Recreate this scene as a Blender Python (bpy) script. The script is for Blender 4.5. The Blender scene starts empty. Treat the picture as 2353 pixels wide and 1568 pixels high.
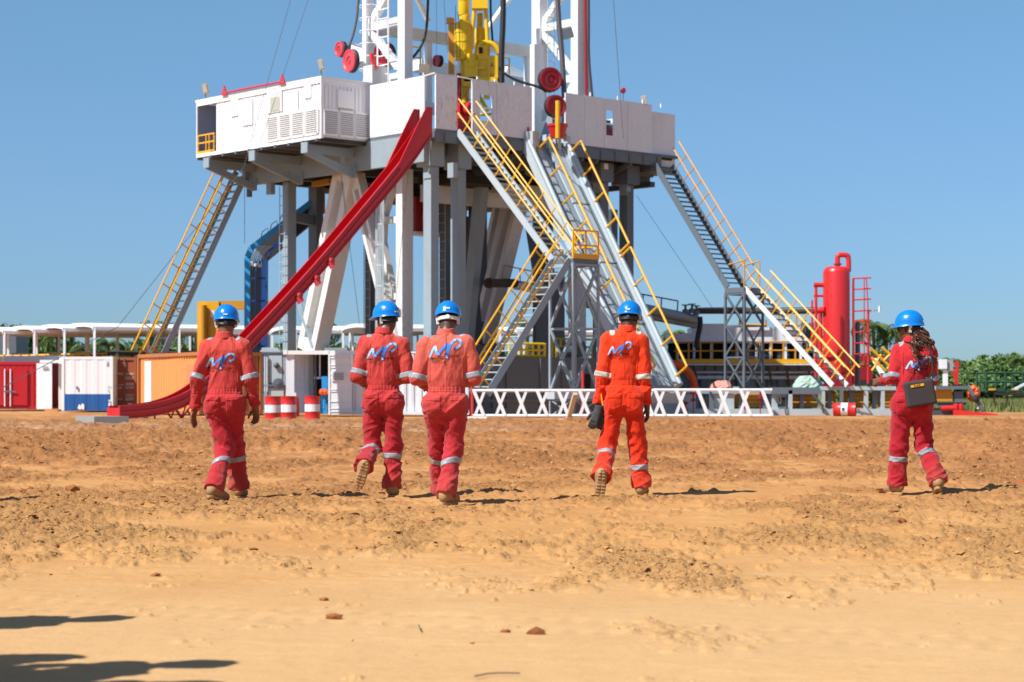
import bpy, bmesh, math, random
import numpy as np
from mathutils import Vector, Matrix
from mathutils.bvhtree import BVHTree
random.seed(7); rng = np.random.default_rng(7)
R_ = math.radians
sc = bpy.context.scene
col = sc.collection
# ---------------------------------------------------------------- camera, sky, sun
EYE = 0.98; FPX = 4575.3; CX = 1176.5; HY = 901.0
cam = bpy.data.cameras.new('camera'); camo = bpy.data.objects.new('camera', cam); col.objects.link(camo)
camo.location = (0, 0, EYE); camo.rotation_euler = (R_(90), 0, 0)
cam.lens = 70; cam.sensor_width = 36; cam.shift_y = 117 / 2353
cam.clip_start = 0.1; cam.clip_end = 6000
cam.dof.use_dof = True; cam.dof.focus_distance = 18.0; cam.dof.aperture_fstop = 4.5
sc.camera = camo
SUN_EL, SUN_PHI = R_(50), R_(36)      # sun stands behind the camera to the left
w = bpy.data.worlds.new("World"); sc.world = w; w.use_nodes = True
nt = w.node_tree; bg = nt.nodes['Background']
sky = nt.nodes.new('ShaderNodeTexSky'); sky.sky_type = 'NISHITA'; sky.sun_disc = False
sky.sun_elevation = SUN_EL; sky.sun_rotation = R_(234)
sky.altitude = 0; sky.air_density = 0.75; sky.dust_density = 0.35; sky.ozone_density = 3.2
tcw = nt.nodes.new('ShaderNodeTexCoord'); sxw = nt.nodes.new('ShaderNodeSeparateXYZ'); nt.links.new(tcw.outputs['Generated'], sxw.inputs[0])
rw = nt.nodes.new('ShaderNodeValToRGB'); nt.links.new(sxw.outputs[2], rw.inputs[0]); e = rw.color_ramp.elements     # blue coastal haze all round the horizon
e[0].position = 0.0; e[0].color = (0.42, 0.55, 0.66, 1); e[1].position = 0.9; e[1].color = (0.90, 0.97, 0.95, 1)
for p_, c_ in ((0.05, (0.47, 0.61, 0.75)), (0.12, (0.59, 0.74, 0.83)), (0.20, (0.70, 0.89, 0.90))):
    k_ = e.new(p_); k_.color = (*c_, 1)
mw = nt.nodes.new('ShaderNodeMix'); mw.data_type = 'RGBA'; mw.blend_type = 'MULTIPLY'; mw.inputs[0].default_value = 1
nt.links.new(sky.outputs[0], mw.inputs[6]); nt.links.new(rw.outputs[0], mw.inputs[7])
nw = nt.nodes.new('ShaderNodeTexNoise'); nw.inputs['Scale'].default_value = 2.2; nw.inputs['Detail'].default_value = 5; mpw = nt.nodes.new('ShaderNodeMapping'); mpw.inputs['Scale'].default_value = (1, 1, 3.5)
nt.links.new(tcw.outputs['Generated'], mpw.inputs[0]); nt.links.new(mpw.outputs[0], nw.inputs['Vector'])
rn_ = nt.nodes.new('ShaderNodeValToRGB'); nt.links.new(nw.outputs['Fac'], rn_.inputs[0]); rn_.color_ramp.elements[0].position = 0.3; rn_.color_ramp.elements[0].color = (0.955, 0.965, 0.975, 1); rn_.color_ramp.elements[1].position = 0.75; rn_.color_ramp.elements[1].color = (1.06, 1.03, 1.0, 1)
mw2 = nt.nodes.new('ShaderNodeMix'); mw2.data_type = 'RGBA'; mw2.blend_type = 'MULTIPLY'; mw2.inputs[0].default_value = 1; nt.links.new(mw.outputs[2], mw2.inputs[6]); nt.links.new(rn_.outputs[0], mw2.inputs[7])
nt.links.new(mw2.outputs[2], bg.inputs[0]); bg.inputs[1].default_value = 0.11
sun = bpy.data.lights.new('sun', 'SUN'); suno = bpy.data.objects.new('sun', sun); col.objects.link(suno)
sun.energy = 4.9; sun.angle = R_(0.53); sun.color = (1, 0.97, 0.925)
tosun = Vector((-math.cos(SUN_PHI) * math.cos(SUN_EL), -math.sin(SUN_PHI) * math.cos(SUN_EL), math.sin(SUN_EL)))
suno.rotation_euler = tosun.to_track_quat('Z', 'Y').to_euler()
sc.view_settings.view_transform = 'Standard'; sc.view_settings.look = 'None'
sc.view_settings.exposure = 0.42; sc.view_settings.gamma = 1
sc.view_settings.use_curve_mapping = False
sc.cycles.max_bounces = 5; sc.cycles.diffuse_bounces = 3; sc.cycles.glossy_bounces = 2
sc.cycles.transparent_max_bounces = 6; sc.cycles.caustics_reflective = False

# ---------------------------------------------------------------- helpers: measuring
V = Vector
def atY(px, py, Y): return V(((px - CX) * Y / FPX, Y, EYE + (HY - py) * Y / FPX))
def gnd(px, py): return atY(px, py, EYE * FPX / (py - HY))
TH = R_(42.0); CT, ST = math.cos(TH), math.sin(TH)
AX = V((-ST, CT, 0)); BX = V((CT, ST, 0)); ZX = V((0, 0, 1)); O0 = V((-3.14, 81.7, 0))
def RG(a, b, z=0.0): return O0 + AX * a + BX * b + ZX * z     # the rig's own ground plan
def onB(px, py, b):
    u = (px - CX) / FPX; t = (b + CT * O0.x + ST * O0.y) / (CT * u + ST); return V((u * t, t, EYE + (HY - py) / FPX * t))
def onA(px, py, a):
    u = (px - CX) / FPX; t = (a - ST * O0.x + CT * O0.y) / (-ST * u + CT); return V((u * t, t, EYE + (HY - py) / FPX * t))
def ab(p): d = p - O0; return d.dot(AX), d.dot(BX)
def bat(px, a): return ab(onA(px, 0, a))[1]
def aat(px, b): return ab(onB(px, 0, b))[0]

# ---------------------------------------------------------------- helpers: objects
def props(o, label=None, cat=None, group=None, kind=None):
    if label: o['label'] = label
    if cat: o['category'] = cat
    if group: o['group'] = group
    if kind: o['kind'] = kind
    return o
def thing(name, label, cat, loc=(0, 0, 0), group=None, rz=0.0):
    o = bpy.data.objects.new(name, None); o.location = loc; o.rotation_euler = (0, 0, rz); o.empty_display_size = 0.2
    col.objects.link(o); return props(o, label, cat, group)
def link(name, me, parent=None, loc=(0, 0, 0), rot=(0, 0, 0), scale=(1, 1, 1)):
    o = bpy.data.objects.new(name, me); o.location = loc; o.rotation_euler = rot; o.scale = scale
    col.objects.link(o)
    if parent: o.parent = parent
    return o
def copy_tree(o, parent=None):
    c = o.copy(); col.objects.link(c)
    if parent: c.parent = parent
    for ch in list(o.children): copy_tree(ch, c)
    return c
def rootof(o):
    p = V((0, 0, 0))
    while o: p = p + V(o.location); o = o.parent
    return p
def perp(d):
    d = d.normalized(); u = ZX if abs(d.z) < 0.9 else V((1, 0, 0))
    s = d.cross(u).normalized(); return s, s.cross(d).normalized()
class MB:
    def __init__(s): s.v = []; s.f = []; s.mi = []; s.cm = 0
    def add(s, vs, fs):
        n = len(s.v); s.v += [tuple(p) for p in vs]; s.f += [tuple(i + n for i in f) for f in fs]; s.mi += [s.cm] * len(fs); return s
    def hexa(s, p): return s.add(p, [(3, 2, 1, 0), (4, 5, 6, 7), (0, 1, 5, 4), (1, 2, 6, 5), (2, 3, 7, 6), (3, 0, 4, 7)])
    def obox(s, c, x, y, z):
        c = V(c); return s.hexa([c - x - y - z, c + x - y - z, c + x + y - z, c - x + y - z, c - x - y + z, c + x - y + z, c + x + y + z, c - x + y + z])
    def box(s, x0, x1, y0, y1, z0, z1):
        return s.obox(((x0 + x1) / 2, (y0 + y1) / 2, (z0 + z1) / 2), V(((x1 - x0) / 2, 0, 0)), V((0, (y1 - y0) / 2, 0)), V((0, 0, (z1 - z0) / 2)))
    def rbox(s, a0, a1, b0, b1, z0, z1):
        return s.obox(RG((a0 + a1) / 2, (b0 + b1) / 2, (z0 + z1) / 2), BX * (b1 - b0) / 2, AX * (a1 - a0) / 2, ZX * (z1 - z0) / 2)
    def beam(s, p, q, w, h=None, side=None):
        p, q = V(p), V(q); h = h or w; d = (q - p); L = d.length
        if L < 1e-6: return s
        d.normalize()
        if side is None: a, b = perp(d)
        else: a = (side - d * side.dot(d)).normalized(); b = a.cross(d).normalized()
        return s.obox((p + q) / 2, a * w / 2, d * L / 2, b * h / 2)
    def tube(s, p, q, r, n=8, r2=None, cap=True):
        p, q = V(p), V(q); r2 = r if r2 is None else r2; a, b = perp(q - p)
        vs = []
        for c, rr in ((p, r), (q, r2)):
            for i in range(n):
                t = 2 * math.pi * i / n; vs.append(c + a * math.cos(t) * rr + b * math.sin(t) * rr)
        fs = [(i, (i + 1) % n, n + (i + 1) % n, n + i) for i in range(n)]
        if cap: fs += [tuple(range(n - 1, -1, -1)), tuple(range(n, 2 * n))]
        return s.add(vs, fs)
    def path(s, pts, r, n=6, cap=True):
        pts = [V(p) for p in pts]; m = len(pts); vs = []; a = None
        for k, p in enumerate(pts):
            d = (pts[min(k + 1, m - 1)] - pts[max(k - 1, 0)]).normalized()
            if a is None: a, b = perp(d)
            else:
                a = (a - d * a.dot(d)).normalized(); b = a.cross(d)
            rr = r[k] if isinstance(r, (list, tuple)) else r
            for i in range(n):
                t = 2 * math.pi * i / n; vs.append(p + a * math.cos(t) * rr + b * math.sin(t) * rr)
        fs = [(k * n + i, k * n + (i + 1) % n, (k + 1) * n + (i + 1) % n, (k + 1) * n + i) for k in range(m - 1) for i in range(n)]
        if cap: fs += [tuple(range(n - 1, -1, -1)), tuple(range((m - 1) * n, m * n))]
        return s.add(vs, fs)
    def lathe(s, prof, c, ax=ZX, n=24):
        c = V(c); a, b = perp(V(ax)); ax = V(ax).normalized(); vs = []
        for r, h in prof:
            for i in range(n):
                t = 2 * math.pi * i / n; vs.append(c + ax * h + (a * math.cos(t) + b * math.sin(t)) * max(r, 1e-4))
        m = len(prof)
        fs = [(k * n + i, k * n + (i + 1) % n, (k + 1) * n + (i + 1) % n, (k + 1) * n + i) for k in range(m - 1) for i in range(n)]
        return s.add(vs, fs)
    def prism(s, pts, ext):
        n = len(pts); pts = [V(p) for p in pts]; ext = V(ext)
        return s.add(pts + [p + ext for p in pts], [tuple(range(n - 1, -1, -1)), tuple(range(n, 2 * n))] + [(i, (i + 1) % n, n + (i + 1) % n, n + i) for i in range(n)])
    def mesh(s, name, mats, off=V((0, 0, 0)), smooth=False):
        me = bpy.data.meshes.new(name)
        me.from_pydata([(x - off[0], y - off[1], z - off[2]) for x, y, z in s.v], [], s.f)
        for m in (mats if isinstance(mats, (list, tuple)) else [mats]): me.materials.append(m)
        if any(s.mi): me.polygons.foreach_set('material_index', s.mi)
        bm = bmesh.new(); bm.from_mesh(me); bmesh.ops.recalc_face_normals(bm, faces=bm.faces); bm.to_mesh(me); bm.free()
        if smooth:
            me.polygons.foreach_set('use_smooth', [True] * len(me.polygons))
            me.set_sharp_from_angle(angle=R_(40))
        return me
    def build(s, name, mats, parent=None, smooth=False, label=None, cat=None, group=None, kind=None, origin=None):
        if parent is None:
            if origin is None:
                xs = np.array(s.v); mn = xs.min(0); mx = xs.max(0); origin = V(((mn[0] + mx[0]) / 2, (mn[1] + mx[1]) / 2, mn[2]))
            o = link(name, s.mesh(name, mats, origin, smooth), None, origin)
        else:
            o = link(name, s.mesh(name, mats, rootof(parent), smooth), parent)
        return props(o, label, cat, group, kind)

# ---------------------------------------------------------------- helpers: materials
def newmat(name):
    m = bpy.data.materials.new(name); m.use_nodes = True
    n = m.node_tree.nodes; return m, n, m.node_tree.links, n['Principled BSDF']
def N(n, t, **k):
    x = n.new('ShaderNode' + t)
    for a, b in k.items():
        if a.startswith('_'): x.inputs[int(a[1:])].default_value = b
        else: setattr(x, a, b)
    return x
def noise(n, l, vec, scale, detail=4, rough=0.6, stretch=None):
    if stretch:
        mp = n.new('ShaderNodeMapping'); mp.inputs['Scale'].default_value = stretch; l.new(vec, mp.inputs[0]); vec = mp.outputs[0]
    t = n.new('ShaderNodeTexNoise'); t.inputs['Scale'].default_value = scale; t.inputs['Detail'].default_value = detail; t.inputs['Roughness'].default_value = rough
    l.new(vec, t.inputs['Vector']); return t.outputs['Fac']
def ramp(n, l, fac, stops):
    r = n.new('ShaderNodeValToRGB'); e = r.color_ramp.elements
    while len(e) < len(stops): e.new(0.5)
    for i, (p, c) in enumerate(stops):
        e[i].position = p; e[i].color = (c[0], c[1], c[2], 1) if hasattr(c, '__len__') else (c, c, c, 1)
    l.new(fac, r.inputs[0]); return r.outputs[0]
def mix(n, l, fac, a, b, mode='MIX'):
    m = n.new('ShaderNodeMix'); m.data_type = 'RGBA'; m.blend_type = mode
    for s, x in ((0, fac), (6, a), (7, b)):
        if hasattr(x, 'is_linked') or isinstance(x, bpy.types.NodeSocket): l.new(x, m.inputs[s])
        else: m.inputs[s].default_value = x if s == 0 else (x[0], x[1], x[2], 1)
    return m.outputs[2]
def bump(n, l, bs, h, strength=0.3, dist=0.02):
    b = n.new('ShaderNodeBump'); b.inputs['Strength'].default_value = strength; b.inputs['Distance'].default_value = dist
    l.new(h, b.inputs['Height']); l.new(b.outputs[0], bs.inputs['Normal'])
def paint(name, c, rough=0.45, dirt=0.35, rust=0.0, grime=(0.20, 0.12, 0.07), dscale=1.2, metallic=0.0, coat=0.0):
    m, n, l, bs = newmat(name); tc = n.new('ShaderNodeTexCoord').outputs['Object']
    big = noise(n, l, tc, dscale, 5, 0.65, (1, 1, 0.35))
    fine = noise(n, l, tc, 9, 4, 0.7)
    f = ramp(n, l, big, [(0.48, 0), (0.75, dirt)])
    c1 = mix(n, l, f, c, [c[i] * 0.45 + grime[i] * 0.55 for i in range(3)])
    c2 = mix(n, l, ramp(n, l, fine, [(0.35, 0.0), (0.75, 0.25)]), c1, [x * 0.72 for x in c])
    if rust > 0:
        rn = noise(n, l, tc, 7, 7, 0.8, (1, 1, 0.28)); rb = noise(n, l, tc, 0.9, 3, 0.6)
        q_ = n.new('ShaderNodeMath'); q_.operation = 'MULTIPLY'; l.new(ramp(n, l, rn, [(0.56 - 0.05 * rust, 0), (0.72, min(1, rust))]), q_.inputs[0]); l.new(ramp(n, l, rb, [(0.40, 0.2), (0.57, 1)]), q_.inputs[1])
        c2 = mix(n, l, q_.outputs[0], c2, (0.20, 0.085, 0.035))
    l.new(c2, bs.inputs['Base Color']); bs.inputs['Roughness'].default_value = rough; bs.inputs['Metallic'].default_value = metallic
    bs.inputs['Coat Weight'].default_value = coat
    bump(n, l, bs, fine, 0.12, 0.01)
    return m
def plain(name, c, rough=0.6, metallic=0.0, emit=None):
    m, n, l, bs = newmat(name); tc = n.new('ShaderNodeTexCoord').outputs['Object']
    f = noise(n, l, tc, 6, 3, 0.6)
    l.new(mix(n, l, ramp(n, l, f, [(0.3, 0), (0.8, 0.3)]), c, [x * 0.7 for x in c]), bs.inputs['Base Color'])
    bs.inputs['Roughness'].default_value = rough; bs.inputs['Metallic'].default_value = metallic; return m
M = dict(
    white=paint('white_paint', (0.84, 0.85, 0.86), 0.5, 0.08),
    cream=paint('cream_paint', (0.76, 0.75, 0.72), 0.5, 0.25, 0.0),
    stained=paint('stained_white_paint', (0.78, 0.82, 0.87), 0.55, 0.35, 0.9, dscale=0.8, grime=(0.24, 0.15, 0.09)),
    panel=paint('grey_white_paint', (0.76, 0.81, 0.86), 0.5, 0.3, 0.35, dscale=0.7),
    steel=paint('blue_grey_paint', (0.29, 0.365, 0.41), 0.45, 0.4, 0.1),
    ramp=paint('ramp_grey_paint', (0.46, 0.54, 0.58), 0.42, 0.35, 0.15),
    pale=paint('pale_blue_grey_paint', (0.44, 0.51, 0.54), 0.42, 0.3, 0.05),
    dark=paint('dark_grey_paint', (0.065, 0.082, 0.10), 0.5, 0.5, 0.1),  # darkened so the shade on hidden steelwork sits in the paint
    mid=paint('mid_grey_paint', (0.125, 0.158, 0.19), 0.5, 0.45, 0.1),  # likewise taken darker to carry shade on the mostly shaded parts
    under=paint('shaded_grimy_underside', (0.025, 0.022, 0.022), 0.8, 0.4, 0.2),  # near black: shade below decks put into the paint, with grime and rust
    red=paint('bright_red_paint', (0.56, 0.010, 0.018), 0.42, 0.35, 0.15, grime=(0.45, 0.10, 0.07), dscale=2.0, coat=0.1),
    dred=paint('dark_red_paint', (0.32, 0.008, 0.020), 0.4, 0.2),
    tred=paint('tank_red_paint', (0.66, 0.025, 0.025), 0.35, 0.15, coat=0.2),
    pink=paint('faded_red_paint', (0.55, 0.05, 0.07), 0.45, 0.2),
    yellow=paint('yellow_paint', (0.82, 0.42, 0.008), 0.45, 0.15),
    tdyellow=paint('grimy_yellow_paint', (0.86, 0.54, 0.006), 0.4, 0.22, dscale=2.5, grime=(0.2, 0.08, 0.0)),
    ochre=paint('ochre_yellow_paint', (0.62, 0.30, 0.02), 0.5, 0.3),
    blue=paint('blue_paint', (0.008, 0.065, 0.26), 0.45, 0.2),
    sky=paint('sky_blue_paint', (0.02, 0.32, 0.72), 0.4, 0.1),
    orange=paint('container_orange', (0.72, 0.30, 0.085), 0.55, 0.3, 0.1, dscale=0.5, grime=(0.6, 0.12, 0.06)),
    brown=paint('container_brown', (0.36, 0.09, 0.035), 0.6, 0.3, 0.1),
    oshade=paint('container_orange_shaded', (0.46, 0.16, 0.045), 0.6, 0.3, 0.1),  # orange darkened as in shade, for the container's shaded ends and frame
    cblue=paint('container_blue', (0.01, 0.10, 0.34), 0.45, 0.1),
    cred=paint('container_red', (0.48, 0.006, 0.015), 0.42, 0.1),
    green=paint('dark_green_paint', (0.01, 0.08, 0.045), 0.5, 0.2),
    rubber=plain('black_rubber', (0.018, 0.018, 0.02), 0.6),
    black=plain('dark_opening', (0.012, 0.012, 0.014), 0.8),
    glass=plain('lamp_glass', (0.45, 0.45, 0.38), 0.15),
    concrete=paint('concrete', (0.30, 0.31, 0.29), 0.85, 0.3),
    tarp=paint('green_tarp', (0.38, 0.52, 0.43), 0.7, 0.5, dscale=3, grime=(0.5, 0.45, 0.38)),
    rustpipe=paint('rusty_pipe', (0.07, 0.045, 0.03), 0.8, 0.5, 0.6),
    cable=plain('cable', (0.10, 0.10, 0.11), 0.6),
    oran=plain('orange_rubber', (0.80, 0.12, 0.015), 0.6),
    signgreen=plain('sign_green', (0.03, 0.12, 0.015), 0.5),
    ink=plain('black_ink', (0.02, 0.015, 0.02), 0.8),
    pinktarp=paint('pink_sacks', (0.55, 0.25, 0.2), 0.8, 0.5, dscale=4, grime=(0.5,0.5,0.45)),
    wood=paint('pale_timber', (0.55, 0.45, 0.33), 0.8, 0.4),
)
def text_obj(name, txt, size, mat, p, ux, uy, parent=None, label=None, bold=0.0, align='LEFT'):
    """flat lettering lying in the plane ux (reading direction), uy (up)"""
    cu = bpy.data.curves.new('lettering', 'FONT'); cu.body = txt; cu.size = size; cu.offset = bold; cu.align_x = align; cu.resolution_u = 3
    t = bpy.data.objects.new('lettering', cu); col.objects.link(t)
    dg = bpy.context.evaluated_depsgraph_get(); me = bpy.data.meshes.new_from_object(t.evaluated_get(dg))
    bpy.data.objects.remove(t); bpy.data.curves.remove(cu)
    ux, uy = V(ux).normalized(), V(uy).normalized(); p = V(p) - (rootof(parent) if parent else V((0, 0, 0)))
    for v in me.vertices: v.co = p + ux * v.co.x + uy * v.co.y
    me.materials.clear(); me.materials.append(mat); me.name = name
    return props(link(name, me, parent), label)
# ================================================================ PEOPLE (bodies grown from distance fields, so every body is one smooth surface)
def vnoise(P, s, seed=0, tab=np.random.default_rng(5).random((32, 32, 32)).astype(np.float32)):
    x = P[0] * s[0] + seed * 3.1; y = P[1] * s[1] + seed * 1.7; z = P[2] * s[2] + seed * 5.3
    xi, yi, zi = np.floor(x).astype(np.int32), np.floor(y).astype(np.int32), np.floor(z).astype(np.int32)
    fx, fy, fz = x - xi, y - yi, z - zi; fx = fx * fx * (3 - 2 * fx); fy = fy * fy * (3 - 2 * fy); fz = fz * fz * (3 - 2 * fz); r = 0
    for i in (0, 1):
        for j in (0, 1):
            for k in (0, 1): r = r + tab[(xi + i) & 31, (yi + j) & 31, (zi + k) & 31] * (fx if i else 1 - fx) * (fy if j else 1 - fy) * (fz if k else 1 - fz)
    return r - 0.5
class Field:
    def __init__(s, lo, hi, h):
        s.lo = np.array(lo, float); s.h = h; s.n = np.ceil((np.array(hi) - s.lo) / h).astype(int) + 1
        s.d = np.full(s.n, 0.2, np.float32)
    def win(s, lo, hi):
        i0 = np.clip(np.floor((np.array(lo) - s.lo) / s.h).astype(int), 0, s.n); i1 = np.clip(np.ceil((np.array(hi) - s.lo) / s.h).astype(int) + 1, 0, s.n)
        sl = tuple(slice(a, b) for a, b in zip(i0, i1))
        g = np.meshgrid(*[s.lo[k] + s.h * np.arange(i0[k], i1[k], dtype=np.float32) for k in range(3)], indexing='ij', sparse=False)
        return sl, g
    def add(s, fn, lo, hi, k=0.02, mode='u'):
        sl, g = s.win(lo, hi)
        if min(x.stop - x.start for x in sl) <= 0: return s
        e = fn(g).astype(np.float32); d = s.d[sl]
        if mode == 'u':
            if k > 0:
                hh = np.clip(0.5 + 0.5 * (d - e) / k, 0, 1); s.d[sl] = d * (1 - hh) + e * hh - k * hh * (1 - hh)
            else: s.d[sl] = np.minimum(d, e)
        elif mode == 's': s.d[sl] = np.maximum(d, -e)
        elif mode == 'i': s.d[sl] = np.maximum(d, e)
        return s
    def cone(s, a, b, ra, rb, k=0.02, flat=None, cuts=()):
        """tapered limb a-b; flat=(axis, factor) squeezes it along an axis; cuts=[(point, normal)] trims the ends square"""
        a, b = np.array(a, float), np.array(b, float); R = max(ra, rb) + 0.06
        def f(g):
            P = [g[i] for i in range(3)]; A, B = a.copy(), b.copy(); ff = 1
            if flat is not None:
                ax, ff = np.array(flat[0], float), flat[1]; ax = ax / np.linalg.norm(ax); m = (A + B) / 2; t = sum((P[i] - m[i]) * ax[i] for i in range(3)) * (1 / ff - 1)
                P = [P[i] + t * ax[i] for i in range(3)]; A = A + ax * ((A - m) @ ax) * (1 / ff - 1); B = B + ax * ((B - m) @ ax) * (1 / ff - 1)
            ba = B - A; L = max(ba @ ba, 1e-9); q = [P[i] - A[i] for i in range(3)]
            t = np.clip((q[0] * ba[0] + q[1] * ba[1] + q[2] * ba[2]) / L, 0, 1)
            d = np.sqrt(sum((q[i] - t * ba[i]) ** 2 for i in range(3))) - (ra + (rb - ra) * t)
            if ff < 1: d = d * (ff ** 0.5)
            for p, n in cuts: d = np.maximum(d, sum((g[i] - p[i]) * n[i] for i in range(3)))
            return d
        return s.add(f, np.minimum(a, b) - R, np.maximum(a, b) + R, k)
    def ell(s, c, r, k=0.01, Rm=None, mode='u'):
        c, r = np.array(c, float), np.array(r, float); Rm = np.eye(3) if Rm is None else Rm; R = r.max() + 0.05
        def f(g):
            q = [g[i] - c[i] for i in range(3)]; w_ = [sum(Rm[j][i] * q[j] for j in range(3)) / r[i] for i in range(3)]
            return (np.sqrt(w_[0] ** 2 + w_[1] ** 2 + w_[2] ** 2) - 1) * r.min()
        return s.add(f, c - R, c + R, k, mode)
    def sample(s, P):
        q = (P - s.lo) / s.h; i = np.clip(np.floor(q).astype(int), 0, s.n - 2); f = q - i; r = 0
        for a in (0, 1):
            for b in (0, 1):
                for c in (0, 1): r = r + s.d[i[:, 0] + a, i[:, 1] + b, i[:, 2] + c] * (f[:, 0] if a else 1 - f[:, 0]) * (f[:, 1] if b else 1 - f[:, 1]) * (f[:, 2] if c else 1 - f[:, 2])
        return r
    def extract(s, name, mat, parent, label=None, d=None, lo=None, smooth=True):
        d = s.d if d is None else d; lo = s.lo if lo is None else lo; ins = d < 0
        c = np.zeros(np.array(d.shape) - 1, np.int8)
        for a in (0, 1):
            for b in (0, 1):
                for e in (0, 1): c += ins[a:d.shape[0] - 1 + a, b:d.shape[1] - 1 + b, e:d.shape[2] - 1 + e]
        act = (c > 0) & (c < 8); ids = np.full(act.shape, -1, np.int64); I = np.argwhere(act)
        if len(I) == 0: return None
        ids[act] = np.arange(len(I)); cor = {}
        for a in (0, 1):
            for b in (0, 1):
                for e in (0, 1): cor[(a, b, e)] = d[I[:, 0] + a, I[:, 1] + b, I[:, 2] + e]
        acc = np.zeros((len(I), 3)); cnt = np.zeros(len(I))
        for ax in range(3):
            o = [x for x in range(3) if x != ax]
            for u in (0, 1):
                for v in (0, 1):
                    k0 = [0, 0, 0]; k0[o[0]] = u; k0[o[1]] = v; k1 = list(k0); k1[ax] = 1; A, B = cor[tuple(k0)], cor[tuple(k1)]
                    m = (A < 0) != (B < 0); t = np.where(m, A / np.where(m, A - B, 1), 0); p = np.zeros((len(I), 3)); p[:, o[0]] = u; p[:, o[1]] = v; p[:, ax] = t; acc += p * m[:, None]; cnt += m
        P = (I + acc / cnt[:, None]) * s.h + lo; quads = []
        for ax in range(3):
            o = [x for x in range(3) if x != ax]; sh = list(d.shape); a0 = [slice(None)] * 3; a1 = [slice(None)] * 3; a0[ax] = slice(0, sh[ax] - 1); a1[ax] = slice(1, sh[ax])
            x = ins[tuple(a0)] != ins[tuple(a1)]; E = np.argwhere(x); ok = (E[:, o[0]] > 0) & (E[:, o[1]] > 0) & (E[:, o[0]] < sh[o[0]] - 1) & (E[:, o[1]] < sh[o[1]] - 1); E = E[ok]
            q = []
            for du, dv in ((-1, -1), (0, -1), (0, 0), (-1, 0)):
                F = E.copy(); F[:, o[0]] += du; F[:, o[1]] += dv; q.append(ids[F[:, 0], F[:, 1], F[:, 2]])
            q = np.stack(q, 1); fl = ins[tuple(E.T)]
            if ax == 1: fl = ~fl
            q[~fl] = q[~fl][:, ::-1]; quads.append(q)
        Q = np.concatenate(quads); me = bpy.data.meshes.new(name)
        me.vertices.add(len(P)); me.vertices.foreach_set('co', P.astype(np.float32).ravel()); me.loops.add(Q.size); me.loops.foreach_set('vertex_index', Q.ravel().astype(np.int32))
        me.polygons.add(len(Q)); me.polygons.foreach_set('loop_start', np.arange(0, Q.size, 4, dtype=np.int32)); me.update(calc_edges=True); me.validate()
        me.polygons.foreach_set('use_smooth', [smooth] * len(me.polygons)); me.materials.append(mat)
        return props(link(name, me, parent), label)
    def shell(s, name, mat, parent, off, clip, lo, hi, label=None):
        """a patch of cloth lying on the surface: field grown by off, limited by clip(g)"""
        sl, g = s.win(lo, hi)
        if min(x.stop - x.start for x in sl) <= 1: return None
        d = np.maximum(s.d[sl] - off, clip(g).astype(np.float32)); lo_ = s.lo + np.array([x.start for x in sl]) * s.h
        return s.extract(name, mat, parent, label, d, lo_)
def slab(c, n, half):
    c, n = np.array(c, float), np.array(n, float); n = n / np.linalg.norm(n)
    return lambda g: np.abs(sum((g[i] - c[i]) * n[i] for i in range(3))) - half
def boxclip(c, hs, R=None):
    c = np.array(c, float); R = np.eye(3) if R is None else R
    def f(g):
        q = [g[i] - c[i] for i in range(3)]; w_ = [np.abs(sum(R[j][i] * q[j] for j in range(3))) - hs[i] for i in range(3)]
        return np.maximum(np.maximum(w_[0], w_[1]), w_[2])
    return f
def both(*f): return lambda g: np.maximum.reduce([x(g) for x in f])
def away(p, r): # keep within r of p
    return lambda g: np.sqrt(sum((g[i] - p[i]) ** 2 for i in range(3))) - r
def cloth(name, c, light):
    m, n, l, bs = newmat(name); tc = n.new('ShaderNodeTexCoord').outputs['Object']
    f = noise(n, l, tc, 5, 5, 0.65, (1, 1, 0.6)); f2 = noise(n, l, tc, 28, 4, 0.65, (1.2, 1, 0.5)); f3 = noise(n, l, tc, 420, 2, 0.6)
    geo = n.new('ShaderNodeNewGeometry'); pz = n.new('ShaderNodeSeparateXYZ'); l.new(tc, pz.inputs[0])
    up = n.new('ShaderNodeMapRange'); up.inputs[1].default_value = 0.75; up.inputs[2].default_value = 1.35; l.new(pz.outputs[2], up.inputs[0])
    a = mix(n, l, up.outputs[0], c, light)       # sunlit upper backs put into the colour, lighter toward the shoulders
    a = mix(n, l, ramp(n, l, f, [(0.35, 0), (0.7, 0.45)]), a, [x * 0.72 for x in c])
    hem = n.new('ShaderNodeMapRange'); hem.inputs[1].default_value = 0.42; hem.inputs[2].default_value = 0.05; l.new(pz.outputs[2], hem.inputs[0])
    hm = n.new('ShaderNodeMath'); hm.operation = 'MULTIPLY'; l.new(hem.outputs[0], hm.inputs[0]); l.new(ramp(n, l, f, [(0.4, 0.05), (0.65, 0.5)]), hm.inputs[1])
    a = mix(n, l, hm.outputs[0], a, (0.42, 0.13, 0.07))   # dust on the lower legs
    l.new(a, bs.inputs['Base Color']); bs.inputs['Roughness'].default_value = 0.85; bs.inputs['Specular IOR Level'].default_value = 0.2
    bs.inputs['Sheen Weight'].default_value = 0.15; bs.inputs['Sheen Roughness'].default_value = 0.5
    b1 = n.new('ShaderNodeBump'); b1.inputs['Strength'].default_value = 0.8; b1.inputs['Distance'].default_value = 0.014; l.new(f2, b1.inputs['Height'])
    b2 = n.new('ShaderNodeBump'); b2.inputs['Strength'].default_value = 0.25; b2.inputs['Distance'].default_value = 0.001; l.new(f3, b2.inputs['Height']); l.new(b1.outputs[0], b2.inputs['Normal'])
    l.new(b2.outputs[0], bs.inputs['Normal']); return m
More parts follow.
